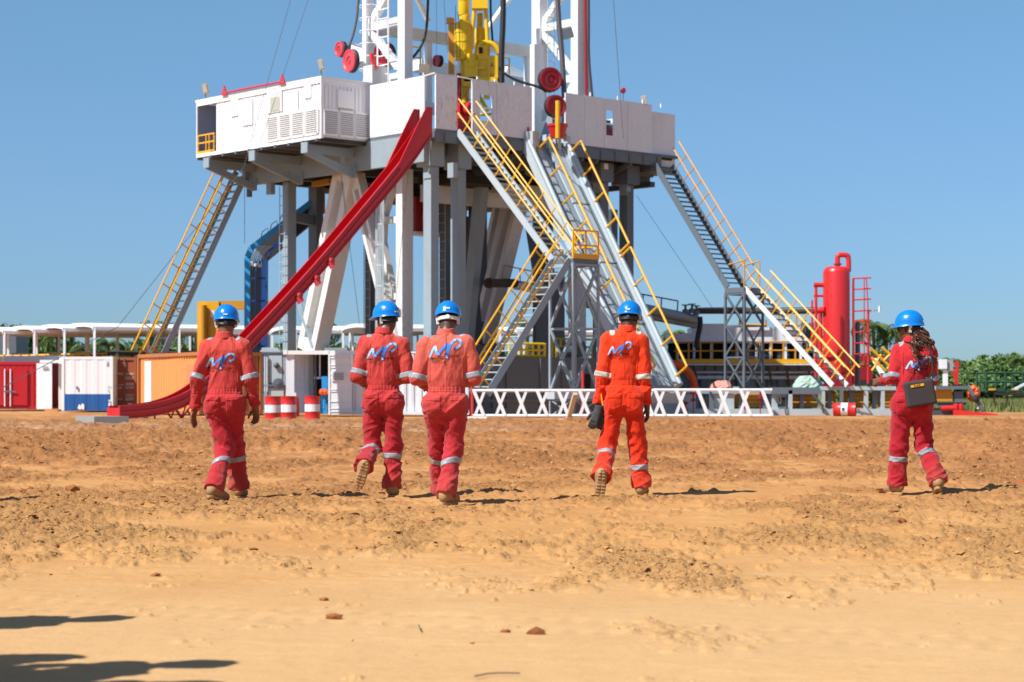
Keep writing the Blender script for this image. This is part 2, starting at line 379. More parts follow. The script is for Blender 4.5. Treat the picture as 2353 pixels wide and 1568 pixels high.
CL_RED = cloth('red_coverall_cloth', (0.43, 0.018, 0.026), (0.60, 0.070, 0.052)); CL_FADE = cloth('faded_red_cloth', (0.45, 0.024, 0.032), (0.70, 0.145, 0.095))
CL_OR = cloth('orange_coverall_cloth', (0.70, 0.030, 0.005), (0.80, 0.052, 0.008)); CL_WOM = cloth('crimson_coverall_cloth', (0.40, 0.010, 0.022), (0.50, 0.020, 0.026))
def simple(name, c, rough=0.6, coat=0, spec=0.5, sss=0):
    m, n, l, bs = newmat(name); tc = n.new('ShaderNodeTexCoord').outputs['Object']; f = noise(n, l, tc, 35, 4, 0.7); f0 = noise(n, l, tc, 7, 3, 0.6)
    a = mix(n, l, ramp(n, l, f0, [(0.35, 0), (0.75, 0.4)]), c, [x * 0.65 for x in c]); l.new(a, bs.inputs['Base Color']); bs.inputs['Roughness'].default_value = rough; bs.inputs['Coat Weight'].default_value = coat; bs.inputs['Specular IOR Level'].default_value = spec
    if sss: bs.inputs['Subsurface Weight'].default_value = sss; bs.inputs['Subsurface Scale'].default_value = 0.01; bs.inputs['Subsurface Radius'].default_value = (1, 0.35, 0.2)
    bump(n, l, bs, f, 0.15, 0.003); return m
SKIN = simple('dark_brown_skin', (0.10, 0.042, 0.024), 0.45, 0, 0.5); SKIN2 = simple('brown_skin', (0.19, 0.075, 0.038), 0.5, 0, 0.45)
HELM = simple('blue_helmet_plastic', (0.003, 0.20, 0.68), 0.25, 0.4); REFL = simple('silver_reflective_tape', (0.30, 0.32, 0.345), 0.42, 0, 0.6); REFW = simple('cream_reflective_tape', (0.56, 0.52, 0.45), 0.5)
HAIR = simple('black_hair', (0.012, 0.009, 0.008), 0.8); CURL = simple('brown_curly_hair', (0.085, 0.028, 0.014), 0.45); STRAP = simple('black_plastic', (0.02, 0.02, 0.022), 0.5); WSTRAP = simple('white_plastic', (0.7, 0.7, 0.7), 0.5)
BOOT = simple('tan_boot_leather', (0.36, 0.20, 0.085), 0.7); SOLE = simple('gum_boot_sole', (0.42, 0.25, 0.11), 0.85); GLOVE = simple('grey_black_glove', (0.045, 0.047, 0.05), 0.8); BAGM = simple('dark_brown_bag_cloth', (0.045, 0.034, 0.036), 0.85)
LC = [plain('logo_pale_blue', (0.36, 0.62, 0.82), 0.7), plain('logo_sky_blue', (0.12, 0.36, 0.80), 0.7), plain('logo_mid_blue', (0.02, 0.21, 0.68), 0.7), plain('logo_deep_blue', (0.012, 0.09, 0.45), 0.7), plain('logo_light_cyan', (0.20, 0.48, 0.80), 0.7), M['ink'], plain('logo_white', (0.8, 0.8, 0.8), 0.7), plain('logo_green', (0.03, 0.14, 0.05), 0.7), plain('logo_gold', (0.6, 0.4, 0.1), 0.7)]
def nrm(v): v = np.array(v, float); return v / max(1e-9, np.linalg.norm(v))
def rotm(yaw, pitch=0, roll=0):
    return np.array(Matrix.Rotation(R_(yaw), 3, 'Z') @ Matrix.Rotation(R_(pitch), 3, 'X') @ Matrix.Rotation(R_(roll), 3, 'Y'))
def hand(F, w_, d, palm, side, curl=0.5, sc_=1.0):
    """palm + four unequal bent fingers + thumb. w_ wrist, d direction, palm = way the palm faces, side = way the thumb points"""
    d = nrm(d); palm = nrm(np.array(palm) - d * (np.array(palm) @ d)); side = nrm(np.array(side) - d * (np.array(side) @ d) - palm * (np.array(side) @ palm)); w_ = np.array(w_, float)
    F.cone(w_ - d * 0.03, w_ + d * 0.02, 0.027, 0.026, 0.01, (palm, 0.8))
    for o in (-0.024, -0.008, 0.008, 0.024): F.cone(w_ + d * 0.015 + side * o * 0.7, w_ + d * 0.085 * sc_ + side * o, 0.0165, 0.0125, 0.012)
    for o, L in ((0.027, 0.072), (0.0095, 0.082), (-0.0085, 0.077), (-0.026, 0.06)):
        p = w_ + d * 0.085 * sc_ + side * o; a = 0.15; dd = d + side * o * 3.5
        for j, fr in enumerate((0.45, 0.31, 0.24)):
            a += curl * (0.6 if j == 0 else 0.9); dj = nrm(nrm(dd) * math.cos(a) + palm * math.sin(a)); q = p + dj * L * fr * sc_; F.cone(p, q, 0.0098 - j * 0.0009, 0.0090 - j * 0.001, 0.004); p = q
    p = w_ + d * 0.02 + side * 0.024
    for j, (L, s_) in enumerate(((0.038, 1.0), (0.032, 0.75), (0.026, 0.5))): dj = nrm(d * (0.8 + 0.3 * j) + side * (0.75 * s_) + palm * 0.25 * (j + 1)); q = p + dj * L; F.cone(p, q, 0.0125 - j * 0.001, 0.0112 - j * 0.001, 0.005); p = q
def boot(root, ank, fwd, up, shin=None, label=None):
    """one boot: shaft, vamp and toe as a leather part, lugged sole as a sub-part"""
    fwd, up = nrm(fwd), nrm(up); up = nrm(up - fwd * (up @ fwd)); rt = np.cross(fwd, up); A = np.array(ank, float)
    T = lambda f, u, r=0: A + fwd * f + up * u + rt * r
    pts = [T(-0.1, -0.12), T(0.24, -0.12), T(-0.1, 0.16), T(0.24, 0.16)]; lo = np.min(pts, 0) - 0.09; hi = np.max(pts, 0) + 0.09
    F = Field(lo, hi, 0.006)
    sd = up if shin is None else nrm(shin); F.cone(A + sd * 0.085 - fwd * 0.005, T(-0.01, 0.0), 0.052, 0.051, 0.02); F.cone(T(-0.035, -0.035), T(0.02, -0.035), 0.047, 0.047, 0.03); F.cone(T(-0.005, -0.01), T(0.12, -0.05), 0.05, 0.042, 0.03); F.cone(T(0.08, -0.052), T(0.165, -0.056), 0.047, 0.043, 0.025)
    Rm = np.stack([rt, fwd, up], 1)
    F.add(lambda g: sum((g[i] - T(0, -0.082)[i]) * -up[i] for i in range(3)), lo, hi, 0, 'i')
    o = F.extract('boot', BOOT, root, label)
    S = Field(lo, hi, 0.005)
    def sole(g):
        q = [g[i] - T(0.055, -0.092)[i] for i in range(3)]; x, y, z = [sum(Rm[j][i] * q[j] for j in range(3)) for i in range(3)]
        wd = 0.047 - 0.010 * np.exp(-((y + 0.03) / 0.05) ** 2); d2 = np.sqrt((x * 0.135 / wd) ** 2 + (np.abs(y) * 0.95) ** 2.0 + 1e-6) - 0.135
        d2 = np.maximum(np.maximum(np.abs(x) - wd, np.abs(y) - 0.152), d2 * 0.35 - 0.0)
        lug = 0.0055 * ((np.sin(y * 210) > 0.2) & (np.abs(y + 0.03) > 0.02) & (np.abs(x) > 0.006))
        return np.maximum(d2, np.maximum(z - 0.012, -(z + 0.014 + lug)))
    S.add(sole, lo, hi, 0); S.extract('sole', SOLE, o)
    return o
def helmet(root, hc, Rm, white=False):
    """dome with ridges, rolled rim and front peak; suspension band as sub-part"""
    m = MB(); n, rg = 72, 26; vs = []
    W = lambda q: tuple(np.array(hc) + Rm @ np.array(q))
    for inner in (0, 1):
        for k in range(rg + 1):
            f = k / rg; a = min(f / 0.86, 1) * math.pi / 2
            for i in range(n):
                t = 2 * math.pi * i / n; c, s_ = math.cos(t), math.sin(t)
                rx, ry = 0.113, 0.138
                if f <= 0.86: r_ = math.sin(a) ** 0.92; z = 0.132 * math.cos(a) ** 0.85 if a < math.pi / 2 - 1e-6 else 0.0
                else:
                    g_ = (f - 0.86) / 0.14; fl = 0.007 + 0.048 * max(0, s_) ** 2.2 * (1 if s_ > 0 else 0); r_ = 1 + g_ * fl / 0.12; z = -0.016 * g_ - 0.010 * g_ * max(0, s_)
                x, y = rx * r_ * c, ry * r_ * s_
                rdg = 0 if f > 0.8 else max(math.exp(-((abs(x) - 0.032) / 0.009) ** 2) * 0.007 * math.exp(-(y / 0.10) ** 4), math.exp(-(x / 0.010) ** 2) * 0.006 * math.exp(-(y / 0.105) ** 4)) * min(1, z / 0.03 if z > 0 else 0)
                if 0.70 < f < 0.74: r_ *= 1.012; x, y = rx * r_ * c, ry * r_ * s_
                sc2 = 0.965 if inner else 1.0
                vs.append(W((x * sc2, y * sc2, (z + rdg) * sc2 + (-0.003 if inner else 0) + 0.025)))
    N1 = (rg + 1) * n; fs = []
    for inner in (0, 1):
        o = inner * N1
        for k in range(rg):
            for i in range(n):
                q = (o + k * n + i, o + k * n + (i + 1) % n, o + (k + 1) * n + (i + 1) % n, o + (k + 1) * n + i); fs.append(q if not inner else q[::-1])
    fs += [(rg * n + i, rg * n + (i + 1) % n, N1 + rg * n + (i + 1) % n, N1 + rg * n + i) for i in range(n)]
    m.add(vs, fs); me = m.mesh('helmet', HELM, V((0, 0, 0)), True); h = link('helmet', me, root)
    m = MB(); pts = [W((0.094 * math.cos(t), 0.112 * math.sin(t) - 0.002, -0.012 - 0.014 * max(0, -math.sin(t)))) for t in np.linspace(math.pi * 1.02, math.pi * 1.98, 18)]
    for off in (-0.011, 0, 0.011): m.path([V(p) + V(Rm @ np.array((0, 0, off))) for p in pts], 0.0068, 6)
    p = V(W((0, -0.117, -0.026))); m.lathe([(0, 0), (0.019, 0), (0.019, 0.014), (0, 0.016)], p, V(Rm @ np.array((0, -1, 0))), 14)
    link('suspension_band', m.mesh('suspension_band', WSTRAP if white else STRAP, V((0, 0, 0)), True), h)
    for sx_ in (-1, 1): m = MB(); m.beam(V(W((0.098 * sx_, -0.03, 0.02))), V(W((0.086 * sx_, -0.02, -0.055))), 0.012, 0.026); link('side_strap', m.mesh('side_strap', WSTRAP, V((0, 0, 0))), h)
    m = MB(); c = V(W((0, -0.139, 0.048))); m.obox(c, V(Rm @ np.array((0.02, 0, 0))), V(Rm @ np.array((0, 0.003, 0))), V(Rm @ np.array((0, 0, 0.006)))); link('sticker', m.mesh('sticker', WSTRAP, V((0, 0, 0))), h)
    return h
def logo(root, cover, cx, cz, wdt, off0=0.004, tilt=0.0, parts=None):
    """the two-letter brush mark and its lettering, draped on the back of the coverall"""
    dg = bpy.context.evaluated_depsgraph_get(); me = cover.data; bvh = BVHTree.FromPolygons([v.co for v in me.vertices], [p.vertices for p in me.polygons]); s_ = wdt / 1480
    def drape(X, Y, off):
        x, z = (X - 930) * s_, -(Y - 690) * s_; ca, sa = math.cos(tilt), math.sin(tilt); x, z = cx + x * ca - z * sa, cz + x * sa + z * ca
        h = bvh.ray_cast(V((x, -0.8, z)), V((0, 1, 0)))[0]
        return V((x, (h.y if h else 0) - off, z))
    def spl(P, n=40):
        P = [V((a, b, 0)) for a, b in P]
        for _ in range(3):
            Q = [P[0]]
            for i in range(len(P) - 1): Q += [P[i].lerp(P[i + 1], .25), P[i].lerp(P[i + 1], .75)]
            P = Q + [P[-1]]
        L = [0]
        for i in range(1, len(P)): L.append(L[-1] + (P[i] - P[i - 1]).length)
        out = []
        for k in range(n + 1):
            t = L[-1] * k / n; i = max(1, next((j for j in range(1, len(L)) if L[j] >= t - 1e-6), len(L) - 1)); f = (t - L[i - 1]) / max(1e-6, L[i] - L[i - 1]); out.append(P[i - 1].lerp(P[i], min(1, f)))
        return out
    def stroke(P, w0, w1, mats, off, nm, n=40):
        C = spl(P, n); m = MB(); K = 7; vs = []
        for k, c in enumerate(C):
            d = (C[min(k + 1, n)] - C[max(k - 1, 0)]).normalized(); pn = V((-d.y, d.x, 0)); f = k / n; wd = (w0 + (w1 - w0) * f) * 1.02
            e = min(f, 1 - f) * n; wd *= min(1, math.sqrt(max(0, 1 - (1 - min(1, (e + 0.4) / 3)) ** 2)) + 0.12)
            for j in range(K): q = c + pn * wd * (j / (K - 1) - 0.5); vs.append(drape(q.x, q.y, off + 0.0008 * math.sin(math.pi * j / (K - 1))))
        m.add(vs, []); 
        for k in range(n):
            for j in range(K - 1): m.f.append((k * K + j, k * K + j + 1, (k + 1) * K + j + 1, (k + 1) * K + j)); m.mi.append(min(len(mats) - 1, int(k / n * len(mats))))
        me_ = m.mesh(nm, [LC[i] for i in mats], V((0, 0, 0)), True); return link(nm, me_, g)
    g = cover
    stroke([(1270, 690), (1400, 670), (1530, 590), (1610, 470), (1590, 350), (1490, 280), (1380, 290)], 105, 100, [3, 4, 4, 0, 1, 1, 0, 4, 1], off0, 'logo_loop')
    stroke([(1390, 290), (1290, 340), (1190, 450), (1110, 580), (1040, 720)], 95, 130, [0, 1, 1, 2, 2, 2], off0 + 0.001, 'logo_bowl')
    stroke([(545, 880), (620, 860), (740, 740), (860, 620), (960, 510), (1060, 470)], 100, 110, [1, 2, 2, 2, 2, 3], off0 + 0.0015, 'logo_upstroke')
    stroke([(1040, 490), (1060, 620), (1010, 780), (970, 940), (945, 1090)], 110, 165, [2, 2, 2, 3, 3], off0 + 0.002, 'logo_stem')
    stroke([(215, 1000), (290, 850), (370, 690), (450, 580), (500, 530)], 90, 110, [0], off0 + 0.001, 'logo_upright')
    stroke([(500, 520), (520, 660), (530, 800), (590, 880), (660, 850)], 110, 130, [0, 0, 1, 1], off0 + 0.002, 'logo_downstroke')
    def text(t, X, Y, size, mi, off, nm):
        cu = bpy.data.curves.new('lettering', 'FONT'); cu.body = t; cu.size = size; cu.offset = 1.2; cu.resolution_u = 2; o = bpy.data.objects.new('lettering', cu); col.objects.link(o)
        d_ = bpy.context.evaluated_depsgraph_get(); me_ = bpy.data.meshes.new_from_object(o.evaluated_get(d_)); bpy.data.objects.remove(o); bpy.data.curves.remove(cu)
        for v in me_.vertices: v.co = drape(X + v.co.x, Y - v.co.y, off)
        me_.materials.clear(); me_.materials.append(LC[mi]); me_.name = nm; return link(nm, me_, g)
    text('MAUREL', 270, 1085, 150, 5, off0 + 0.003, 'lettering'); text('PROM', 1070, 1055, 150, 5, off0 + 0.003, 'lettering'); text('&', 890, 1075, 190, 6, off0 + 0.0045, 'lettering'); text('Tanzania', 285, 1200, 105, 5, off0 + 0.003, 'lettering')
    stroke([(770, 1210), (800, 1175), (835, 1140)], 60, 60, [7, 8, 7], off0 + 0.003, 'flag_mark', 8)
def person(name_label, X, Y, P, cl, skin, hw=1.0, tw=1.0, woman=False, refl=REFL, armrefl=REFL, seed=0, lg=None, white_band=False, group=None, h_cov=0.0075):
    root = thing('person', name_label, 'person', (X, Y, 0), group); K = {k: np.array(v, float) for k, v in P.items() if k not in ('yaw', 'pitch', 'roll', 'curlL', 'curlR', 'hidehands')}
    Rh = rotm(P.get('yaw', 0), P.get('pitch', 0), P.get('roll', 0)); hc = K['head']; nk = K['neck']; Rq = nrm
    allp = np.array([v for k, v in K.items() if k[0] != '_']); lo, hi = allp.min(0) - 0.22, allp.max(0) + 0.2; lo[2] = -0.06
    # ---- coverall
    C = Field(lo, hi, h_cov); yx = (0, 1, 0); sl_, sr = K['shL'], K['shR']; wz = K['waist']; hL, hR = K['hipL'], K['hipR']
    ctr = (sl_ + sr) / 2
    C.cone(sl_ + [0.03, 0, -0.005], sr + [-0.03, 0, -0.005], 0.082, 0.082, 0.04, (yx, 0.9)); C.cone(nk + [0, 0, 0.01], ctr + [0, 0, -0.03], 0.062, 0.13, 0.06, (yx, 0.85))
    C.cone(ctr + [0, 0.015, -0.13], wz + [0, 0.01, 0.06], 0.168 * tw, 0.142 * tw, 0.05, (yx, 0.74)); C.cone(wz + [0, 0, 0.09], wz + [0, 0, -0.06], 0.144 * tw, 0.146 * tw, 0.04, (yx, 0.76))
    hm = (hL + hR) / 2; C.cone(wz + [0, 0, -0.04], hm + [0, 0, 0.03], 0.142 * hw, 0.160 * hw, 0.05, (yx, 0.74))
    for h_, sg in ((hL, -1), (hR, 1)): C.ell(h_ + [0.0, -0.045, 0.015], (0.095 * hw, 0.092 * hw, 0.112), 0.05)
    for s_ in 'LR':
        h_, kn, an = K['hip' + s_], K['knee' + s_], K['ank' + s_]; dk = nrm(an - kn); hem = an + dk * 0.005
        C.cone(h_, kn, 0.099 * hw, 0.073, 0.03, None); C.cone(kn, an + dk * 0.06, 0.072, 0.076, 0.04, None, [(hem, dk)])
        C.cone(an - dk * 0.05, an + dk * 0.05, 0.080, 0.078, 0.02, None, [(hem, dk)])
        sh, el, wr = K['sh' + s_], K['el' + s_], K['wr' + s_]; dw = nrm(wr - el)
        C.cone(sh, el, 0.070, 0.056, 0.03); C.cone(el, wr + dw * 0.05, 0.056, 0.048, 0.025, None, [(wr - dw * 0.01, dw)])
    def wrk(g):
        q = g; x, y, z = q; r0 = np.abs
        t = np.clip((z - (wz[2] - 0.02)) / 0.08, 0, 1)
        _unused = 0; rid = lambda v: 1 - np.minimum(np.abs(v) * 3.2, 1) ** 0.8; wx = 0.05 * vnoise((x, y, z), (5, 5, 5), seed + 20); wy = 0.05 * vnoise((x, y, z), (5, 5, 5), seed + 21)
        tor0 = (0.5 - r0(vnoise((x + 0.45 * (z - wz[2]) * np.sign(-x) * 0.6, y, z), (15, 8, 4.5), seed)) * 2) * 0.013 + vnoise((x, y, z + 0.5 * x), (30, 18, 13), seed + 3) * 0.005
        tor = rid(vnoise((x + 0.5 * (z - wz[2]) * np.sign(x) + wx, y, z + wy), (11, 5, 3.2), seed)) * 0.013 + rid(vnoise((x - 0.3 * z + wy, y, z + wx), (20, 10, 7), seed + 5)) * 0.006 * np.clip((z - wz[2]) * 5, 0, 1)
        sx_g = np.where(x < 0, 1.0, -1.0)
        leg = rid(vnoise((x * 0.5 + wx, y + wy, z + sx_g * 0.75 * x), (7, 5, 10), seed + 1)) * 0.014 + rid(vnoise((x + wy, y, z - sx_g * 0.5 * x + wx), (10, 8, 21), seed + 2)) * 0.007
        leg0 = (0.5 - r0(vnoise((x, y, z + 0.6 * x), (9, 8, 19), seed + 1)) * 2) * 0.013 + vnoise((x, y, z), (24, 20, 38), seed + 2) * 0.005
        bag = np.zeros_like(x)
        for s_ in 'LR':
            for c_, rr, am in ((K['knee' + s_] - [0, 0, 0.03], 0.13, 0.010), (K['ank' + s_] + [0, 0, 0.06], 0.13, 0.014), (K['el' + s_], 0.1, 0.012), (K['sh' + s_] + [0, 0, -0.08], 0.09, 0.007)):
                w_ = np.exp(-((x - c_[0]) ** 2 + (y - c_[1]) ** 2 + (z - c_[2]) ** 2) / rr ** 2); bag += w_ * am * 1.7 * rid(vnoise((x + wx, y + wy, z + 0.5 * x * (1 if s_ == 'L' else -1)), (7, 7, 17), seed + 7))
        w = np.exp(-((z - wz[2]) / 0.035) ** 2); gat = np.sin(x * 210 + 6 * vnoise((x, y, z), (6, 6, 4), seed)) * 0.0035 * w - 0.010 * w
        return -(tor * t * 1.35 + leg * (1 - t) * 1.3 + bag * 0.8 - 0.009) * np.clip(1 - w * 0.6, 0, 1) - gat * 1.0
    near = np.abs(C.d) < 0.035; gx = [C.lo[k] + C.h * np.arange(C.n[k], dtype=np.float32) for k in range(3)]; I = np.nonzero(near)
    C.d[I] += wrk((gx[0][I[0]], gx[1][I[1]], gx[2][I[2]])).astype(np.float32) - 0.0
    # neck opening
    C.ell(nk + [0, 0.012, 0.06], (0.056, 0.062, 0.075), 0, None, 's')
    cov = C.extract('coverall', cl, root)
    # seams, belt, pockets, bands
    big = (lo, hi)
    C.shell('waistband', cl, cov, 0.0035, slab(wz, (0, 0, 1), 0.022), wz - [0.3, 0.3, 0.05], wz + [0.3, 0.3, 0.05])
    for sx_ in (-1, 1):
        c_ = hm + np.array([sx_ * 0.095 * hw, -0.13, 0.0]); C.shell('back_pocket', cl, cov, 0.004, boxclip(c_, (0.062, 0.14, 0.078)), c_ - 0.17, c_ + 0.17)
        c_ = hm + np.array([sx_ * 0.098 * hw, -0.13, 0.062]); C.shell('pocket_flap', cl, cov, 0.009, boxclip(c_, (0.065, 0.14, 0.022)), c_ - 0.17, c_ + 0.17)
        # yoke pleat down the back
    for s_ in 'LR':
        kn, an = K['knee' + s_], K['ank' + s_]; dk = nrm(an - kn); c_ = K['_bl' + s_] if '_bl' + s_ in K else kn + dk * 0.09
        C.shell('reflective_band', refl, cov, 0.005, both(slab(c_, dk + (K['_bt' + s_] if '_bt' + s_ in K else 0), 0.0255), away(c_, 0.125), slab(c_, (1, 0, 0), 0.105)), c_ - 0.15, c_ + 0.15)
        el, wr = K['el' + s_], K['wr' + s_]; sh = K['sh' + s_]; da = nrm(el - sh); c_ = K['_ba' + s_] if '_ba' + s_ in K else el - da * 0.02
        C.shell('reflective_band', armrefl, cov, 0.005, both(slab(c_, da, 0.0255), away(c_, 0.095)), c_ - 0.13, c_ + 0.13)
        c_ = sh * 0.80 + nk * 0.20 + [0, 0.025, 0.05]; C.shell('shoulder_tape', armrefl, cov, 0.004, boxclip(c_, (0.025, 0.09 if refl is not armrefl else 0.075, 0.09)), c_ - 0.12, c_ + 0.12)
        C.shell('cuff', cl, cov, 0.003, both(slab(wr - nrm(wr - el) * 0.03, wr - el, 0.02), away(wr, 0.1)), wr - 0.1, wr + 0.1)
    # centre back seam and side seams (proud stitched lines)
    for xs2 in (-0.128 * tw, 0.128 * tw):
        c_ = ctr + np.array([xs2, -0.15, -0.16]); C.shell('back_pleat', cl, cov, 0.0045, boxclip(c_, (0.0055, 0.13, 0.17)), c_ - 0.2, c_ + 0.2)
    c_ = hm + np.array([0, -0.15, -0.0]); C.shell('seat_seam', cl, cov, 0.003, boxclip(c_, (0.004, 0.15, 0.13)), c_ - 0.2, c_ + 0.2)
    # collar
    G = Field(nk - 0.13, nk + 0.13, 0.005); Rc = rotm(P.get('yaw', 0) * 0.3, 12)
    def colf(g):
        q = [g[i] - (nk + [0, 0.008, 0.034])[i] for i in range(3)]; x, y, z = [sum(Rc[j][i] * q[j] for j in range(3)) for i in range(3)]
        rr = np.sqrt(x ** 2 + (y * 0.92) ** 2); return np.sqrt(np.maximum(np.abs(rr - 0.071 + z * 0.35) - 0.003, 0) ** 2 + np.maximum(np.abs(z) - 0.024, 0) ** 2) - 0.004
    G.add(colf, nk - 0.13, nk + 0.13, 0); G.add(lambda g: (nk[1] + 0.055 - g[1]) * -1 - 0, nk - 0.13, nk + 0.13, 0, 'i') if False else None
    G.extract('collar', cl, cov)
    # ---- body (one continuous mesh: head, neck, trunk, arms, hands, legs)
    B = Field(lo, hi, 0.0055); hq = lambda x, y, z: hc + Rh @ np.array((x, y, z))
    B.ell(hc, (0.074, 0.096, 0.108), 0.02, Rh); B.ell(hq(0, 0.03, -0.062), (0.054, 0.056, 0.052), 0.03, Rh); B.ell(hq(0, 0.078, -0.088), (0.026, 0.022, 0.02), 0.02, Rh)
    B.cone(hq(0, 0.09, 0.005), hq(0, 0.103, -0.028), 0.009, 0.0145, 0.008); B.cone(hq(-0.03, 0.08, 0.022), hq(0.03, 0.08, 0.022), 0.013, 0.013, 0.012); B.cone(hq(-0.016, 0.092, -0.055), hq(0.016, 0.092, -0.055), 0.0085, 0.0085, 0.006)
    for sx_ in (-1, 1): B.ell(hq(sx_ * 0.077, -0.008, -0.018), (0.011, 0.019, 0.031), 0.006, Rh)
    B.cone(hq(0, -0.022, -0.05), nk + [0, 0, -0.05], 0.054, 0.060, 0.03)
    if woman is False: B.cone(hq(0, -0.045, -0.06), nk + [0, -0.012, -0.03], 0.042, 0.052, 0.03)
    B.cone(ctr + [0, 0.01, -0.1], wz, 0.115, 0.105, 0.03, (yx, 0.7)); B.cone(sl_ + [0.03, 0, -0.01], sr + [-0.03, 0, -0.01], 0.05, 0.05, 0.03); B.cone(wz, hm, 0.1, 0.115, 0.03, (yx, 0.75)); B.cone(nk, ctr - [0, 0, 0.1], 0.055, 0.09, 0.03)
    for s_, sg in (('L', -1), ('R', 1)):
        B.cone(K['hip' + s_], K['knee' + s_], 0.075, 0.052, 0.02); B.cone(K['knee' + s_], K['ank' + s_], 0.050, 0.036, 0.02); B.cone(K['ank' + s_] , K['ank' + s_] + nrm(K['toe' + s_]) * 0.1 - [0, 0, 0.03], 0.034, 0.03, 0.01)
        B.cone(K['sh' + s_], K['el' + s_], 0.046, 0.036, 0.02); B.cone(K['el' + s_], K['wr' + s_] + nrm(K['wr' + s_] - K['el' + s_]) * 0.015, 0.038, 0.028, 0.01)
        hand(B, K['wr' + s_] + nrm(K['wr' + s_] - K['el' + s_]) * 0.02, K.get('_hd' + s_, K['wr' + s_] - K['el' + s_]), K.get('_pf' + s_, (-sg * 0.8, -0.2, 0)), K.get('_th' + s_, (0, 1, 0.1)), P.get('curl' + s_, 0.35))
    B.extract('body', skin, root)
    for sx_ in (-1, 1):
        m = MB(); m.lathe([(0, -0.0115), (0.008, -0.008), (0.0115, 0), (0.008, 0.008), (0, 0.0115)], V(hq(sx_ * 0.029, 0.078, -0.002)), V(Rh @ np.array((0, 1, 0))), 12); ey = link('eye', m.mesh('eye', WSTRAP, V((0, 0, 0)), True), root); m = MB(); m.lathe([(0, 0.0095), (0.0062, 0.0105), (0, 0.0122)], V(hq(sx_ * 0.029, 0.078, -0.002)), V(Rh @ np.array((0, 1, 0))), 10); link('pupil', m.mesh('pupil', STRAP, V((0, 0, 0))), ey)
    Hf = Field(hc - 0.16, hc + 0.16, 0.005); Hf.ell(hc + Rh @ np.array((0, -0.006, 0.004)), (0.078, 0.097, 0.110), 0.01, Rh)
    Hf.add(lambda g: np.maximum(sum((g[i] - hc[i]) * Rh[i][1] for i in range(3)) - 0.035, -(sum((g[i] - hc[i]) * Rh[i][2] for i in range(3)) + 0.062 + 0.3 * np.maximum(0, sum((g[i] - hc[i]) * Rh[i][1] for i in range(3))))), hc - 0.16, hc + 0.16, 0, 'i')
    Hf.extract('hair', HAIR, root)
    helmet(root, hc + Rh @ np.array((0, 0, 0.012)), Rh @ rotm(0, P.get('hpitch', 0)), white_band)
    for s_ in 'LR':
        an = K['ank' + s_]; fwd = nrm(K['toe' + s_]); up = nrm(K['_up' + s_]) if '_up' + s_ in K else np.array((0, 0, 1.0)); boot(root, an, fwd, up, K['knee' + s_] - an)
    if lg: logo(root, cov, lg[0], lg[1], lg[2], tilt=lg[3] if len(lg) > 3 else 0)
    return root, K, C, cov, hq, Rh
G_ = 'people walking away toward the rig'
man1 = dict(head=(0.012, 0.045, 1.605), neck=(0.0, -0.0, 1.475), shL=(-0.155, 0, 1.385), shR=(0.165, 0, 1.39), elL=(-0.235, -0.03, 1.10), wrL=(-0.275, 0.04, 0.835), elR=(0.24, -0.01, 1.10), wrR=(0.262, 0.10, 0.85),
            waist=(0.0, 0.0, 0.985), hipL=(-0.085, 0, 0.86), hipR=(0.09, 0.01, 0.86), kneeL=(0.00, 0.02, 0.47), ankL=(-0.055, -0.24, 0.125), kneeR=(0.075, 0.16, 0.47), ankR=(0.10, 0.26, 0.105), toeL=(0.55, 1, -0.25), toeR=(0.1, 1, 0), _upL=(0, 0.2, 1),
            yaw=4, pitch=-6, _blL=(-0.02, -0.09, 0.345), _btL=(0.45, 0, 0), _pfL=(0.9, -0.5, 0), _thL=(0.6, -0.5, 0), curlL=0.22, curlR=0.5, _pfR=(-0.5, -0.8, 0), _thR=(-0.5, 0.8, 0))
r1 = person('man in red coveralls and blue helmet walking alone on the left, left heel raised', -2.60, 18.0, man1, CL_RED, SKIN2, 0.97, 0.97, seed=1, lg=(-0.02, 1.255, 0.268, -0.06), group=G_)
man2 = dict(head=(0.02, 0.04, 1.655), neck=(0.0, 0, 1.53), shL=(-0.165, 0, 1.43), shR=(0.165, 0, 1.42), elL=(-0.245, -0.04, 1.13), wrL=(-0.185, 0.20, 1.06), elR=(0.225, -0.02, 1.12), wrR=(0.10, 0.22, 1.08),
            waist=(-0.02, 0, 1.02), hipL=(-0.10, 0, 0.88), hipR=(0.08, 0, 0.88), kneeL=(-0.115, 0.06, 0.47), ankL=(-0.165, -0.30, 0.30), kneeR=(0.09, 0.04, 0.47), ankR=(0.075, 0.0, 0.105), toeL=(-0.30, 0.22, -1.0), toeR=(0.1, 1, 0), _upL=(-0.1, 1, 0.15),
            yaw=48, pitch=-4, _blL=(-0.135, -0.06, 0.455), _btL=(0.3, 0, 0), _baL=(-0.232, -0.04, 1.165), curlL=0.9, curlR=0.9, _hdL=(0.5, 1, 0), _hdR=(-0.5, 1, 0))
r2 = person('man in red coveralls glancing left with one boot sole lifted, second from the left', -1.19, 18.5, man2, CL_RED, SKIN, 1.0, 0.99, seed=4, lg=(-0.012, 1.35, 0.288, 0.0), group=G_)
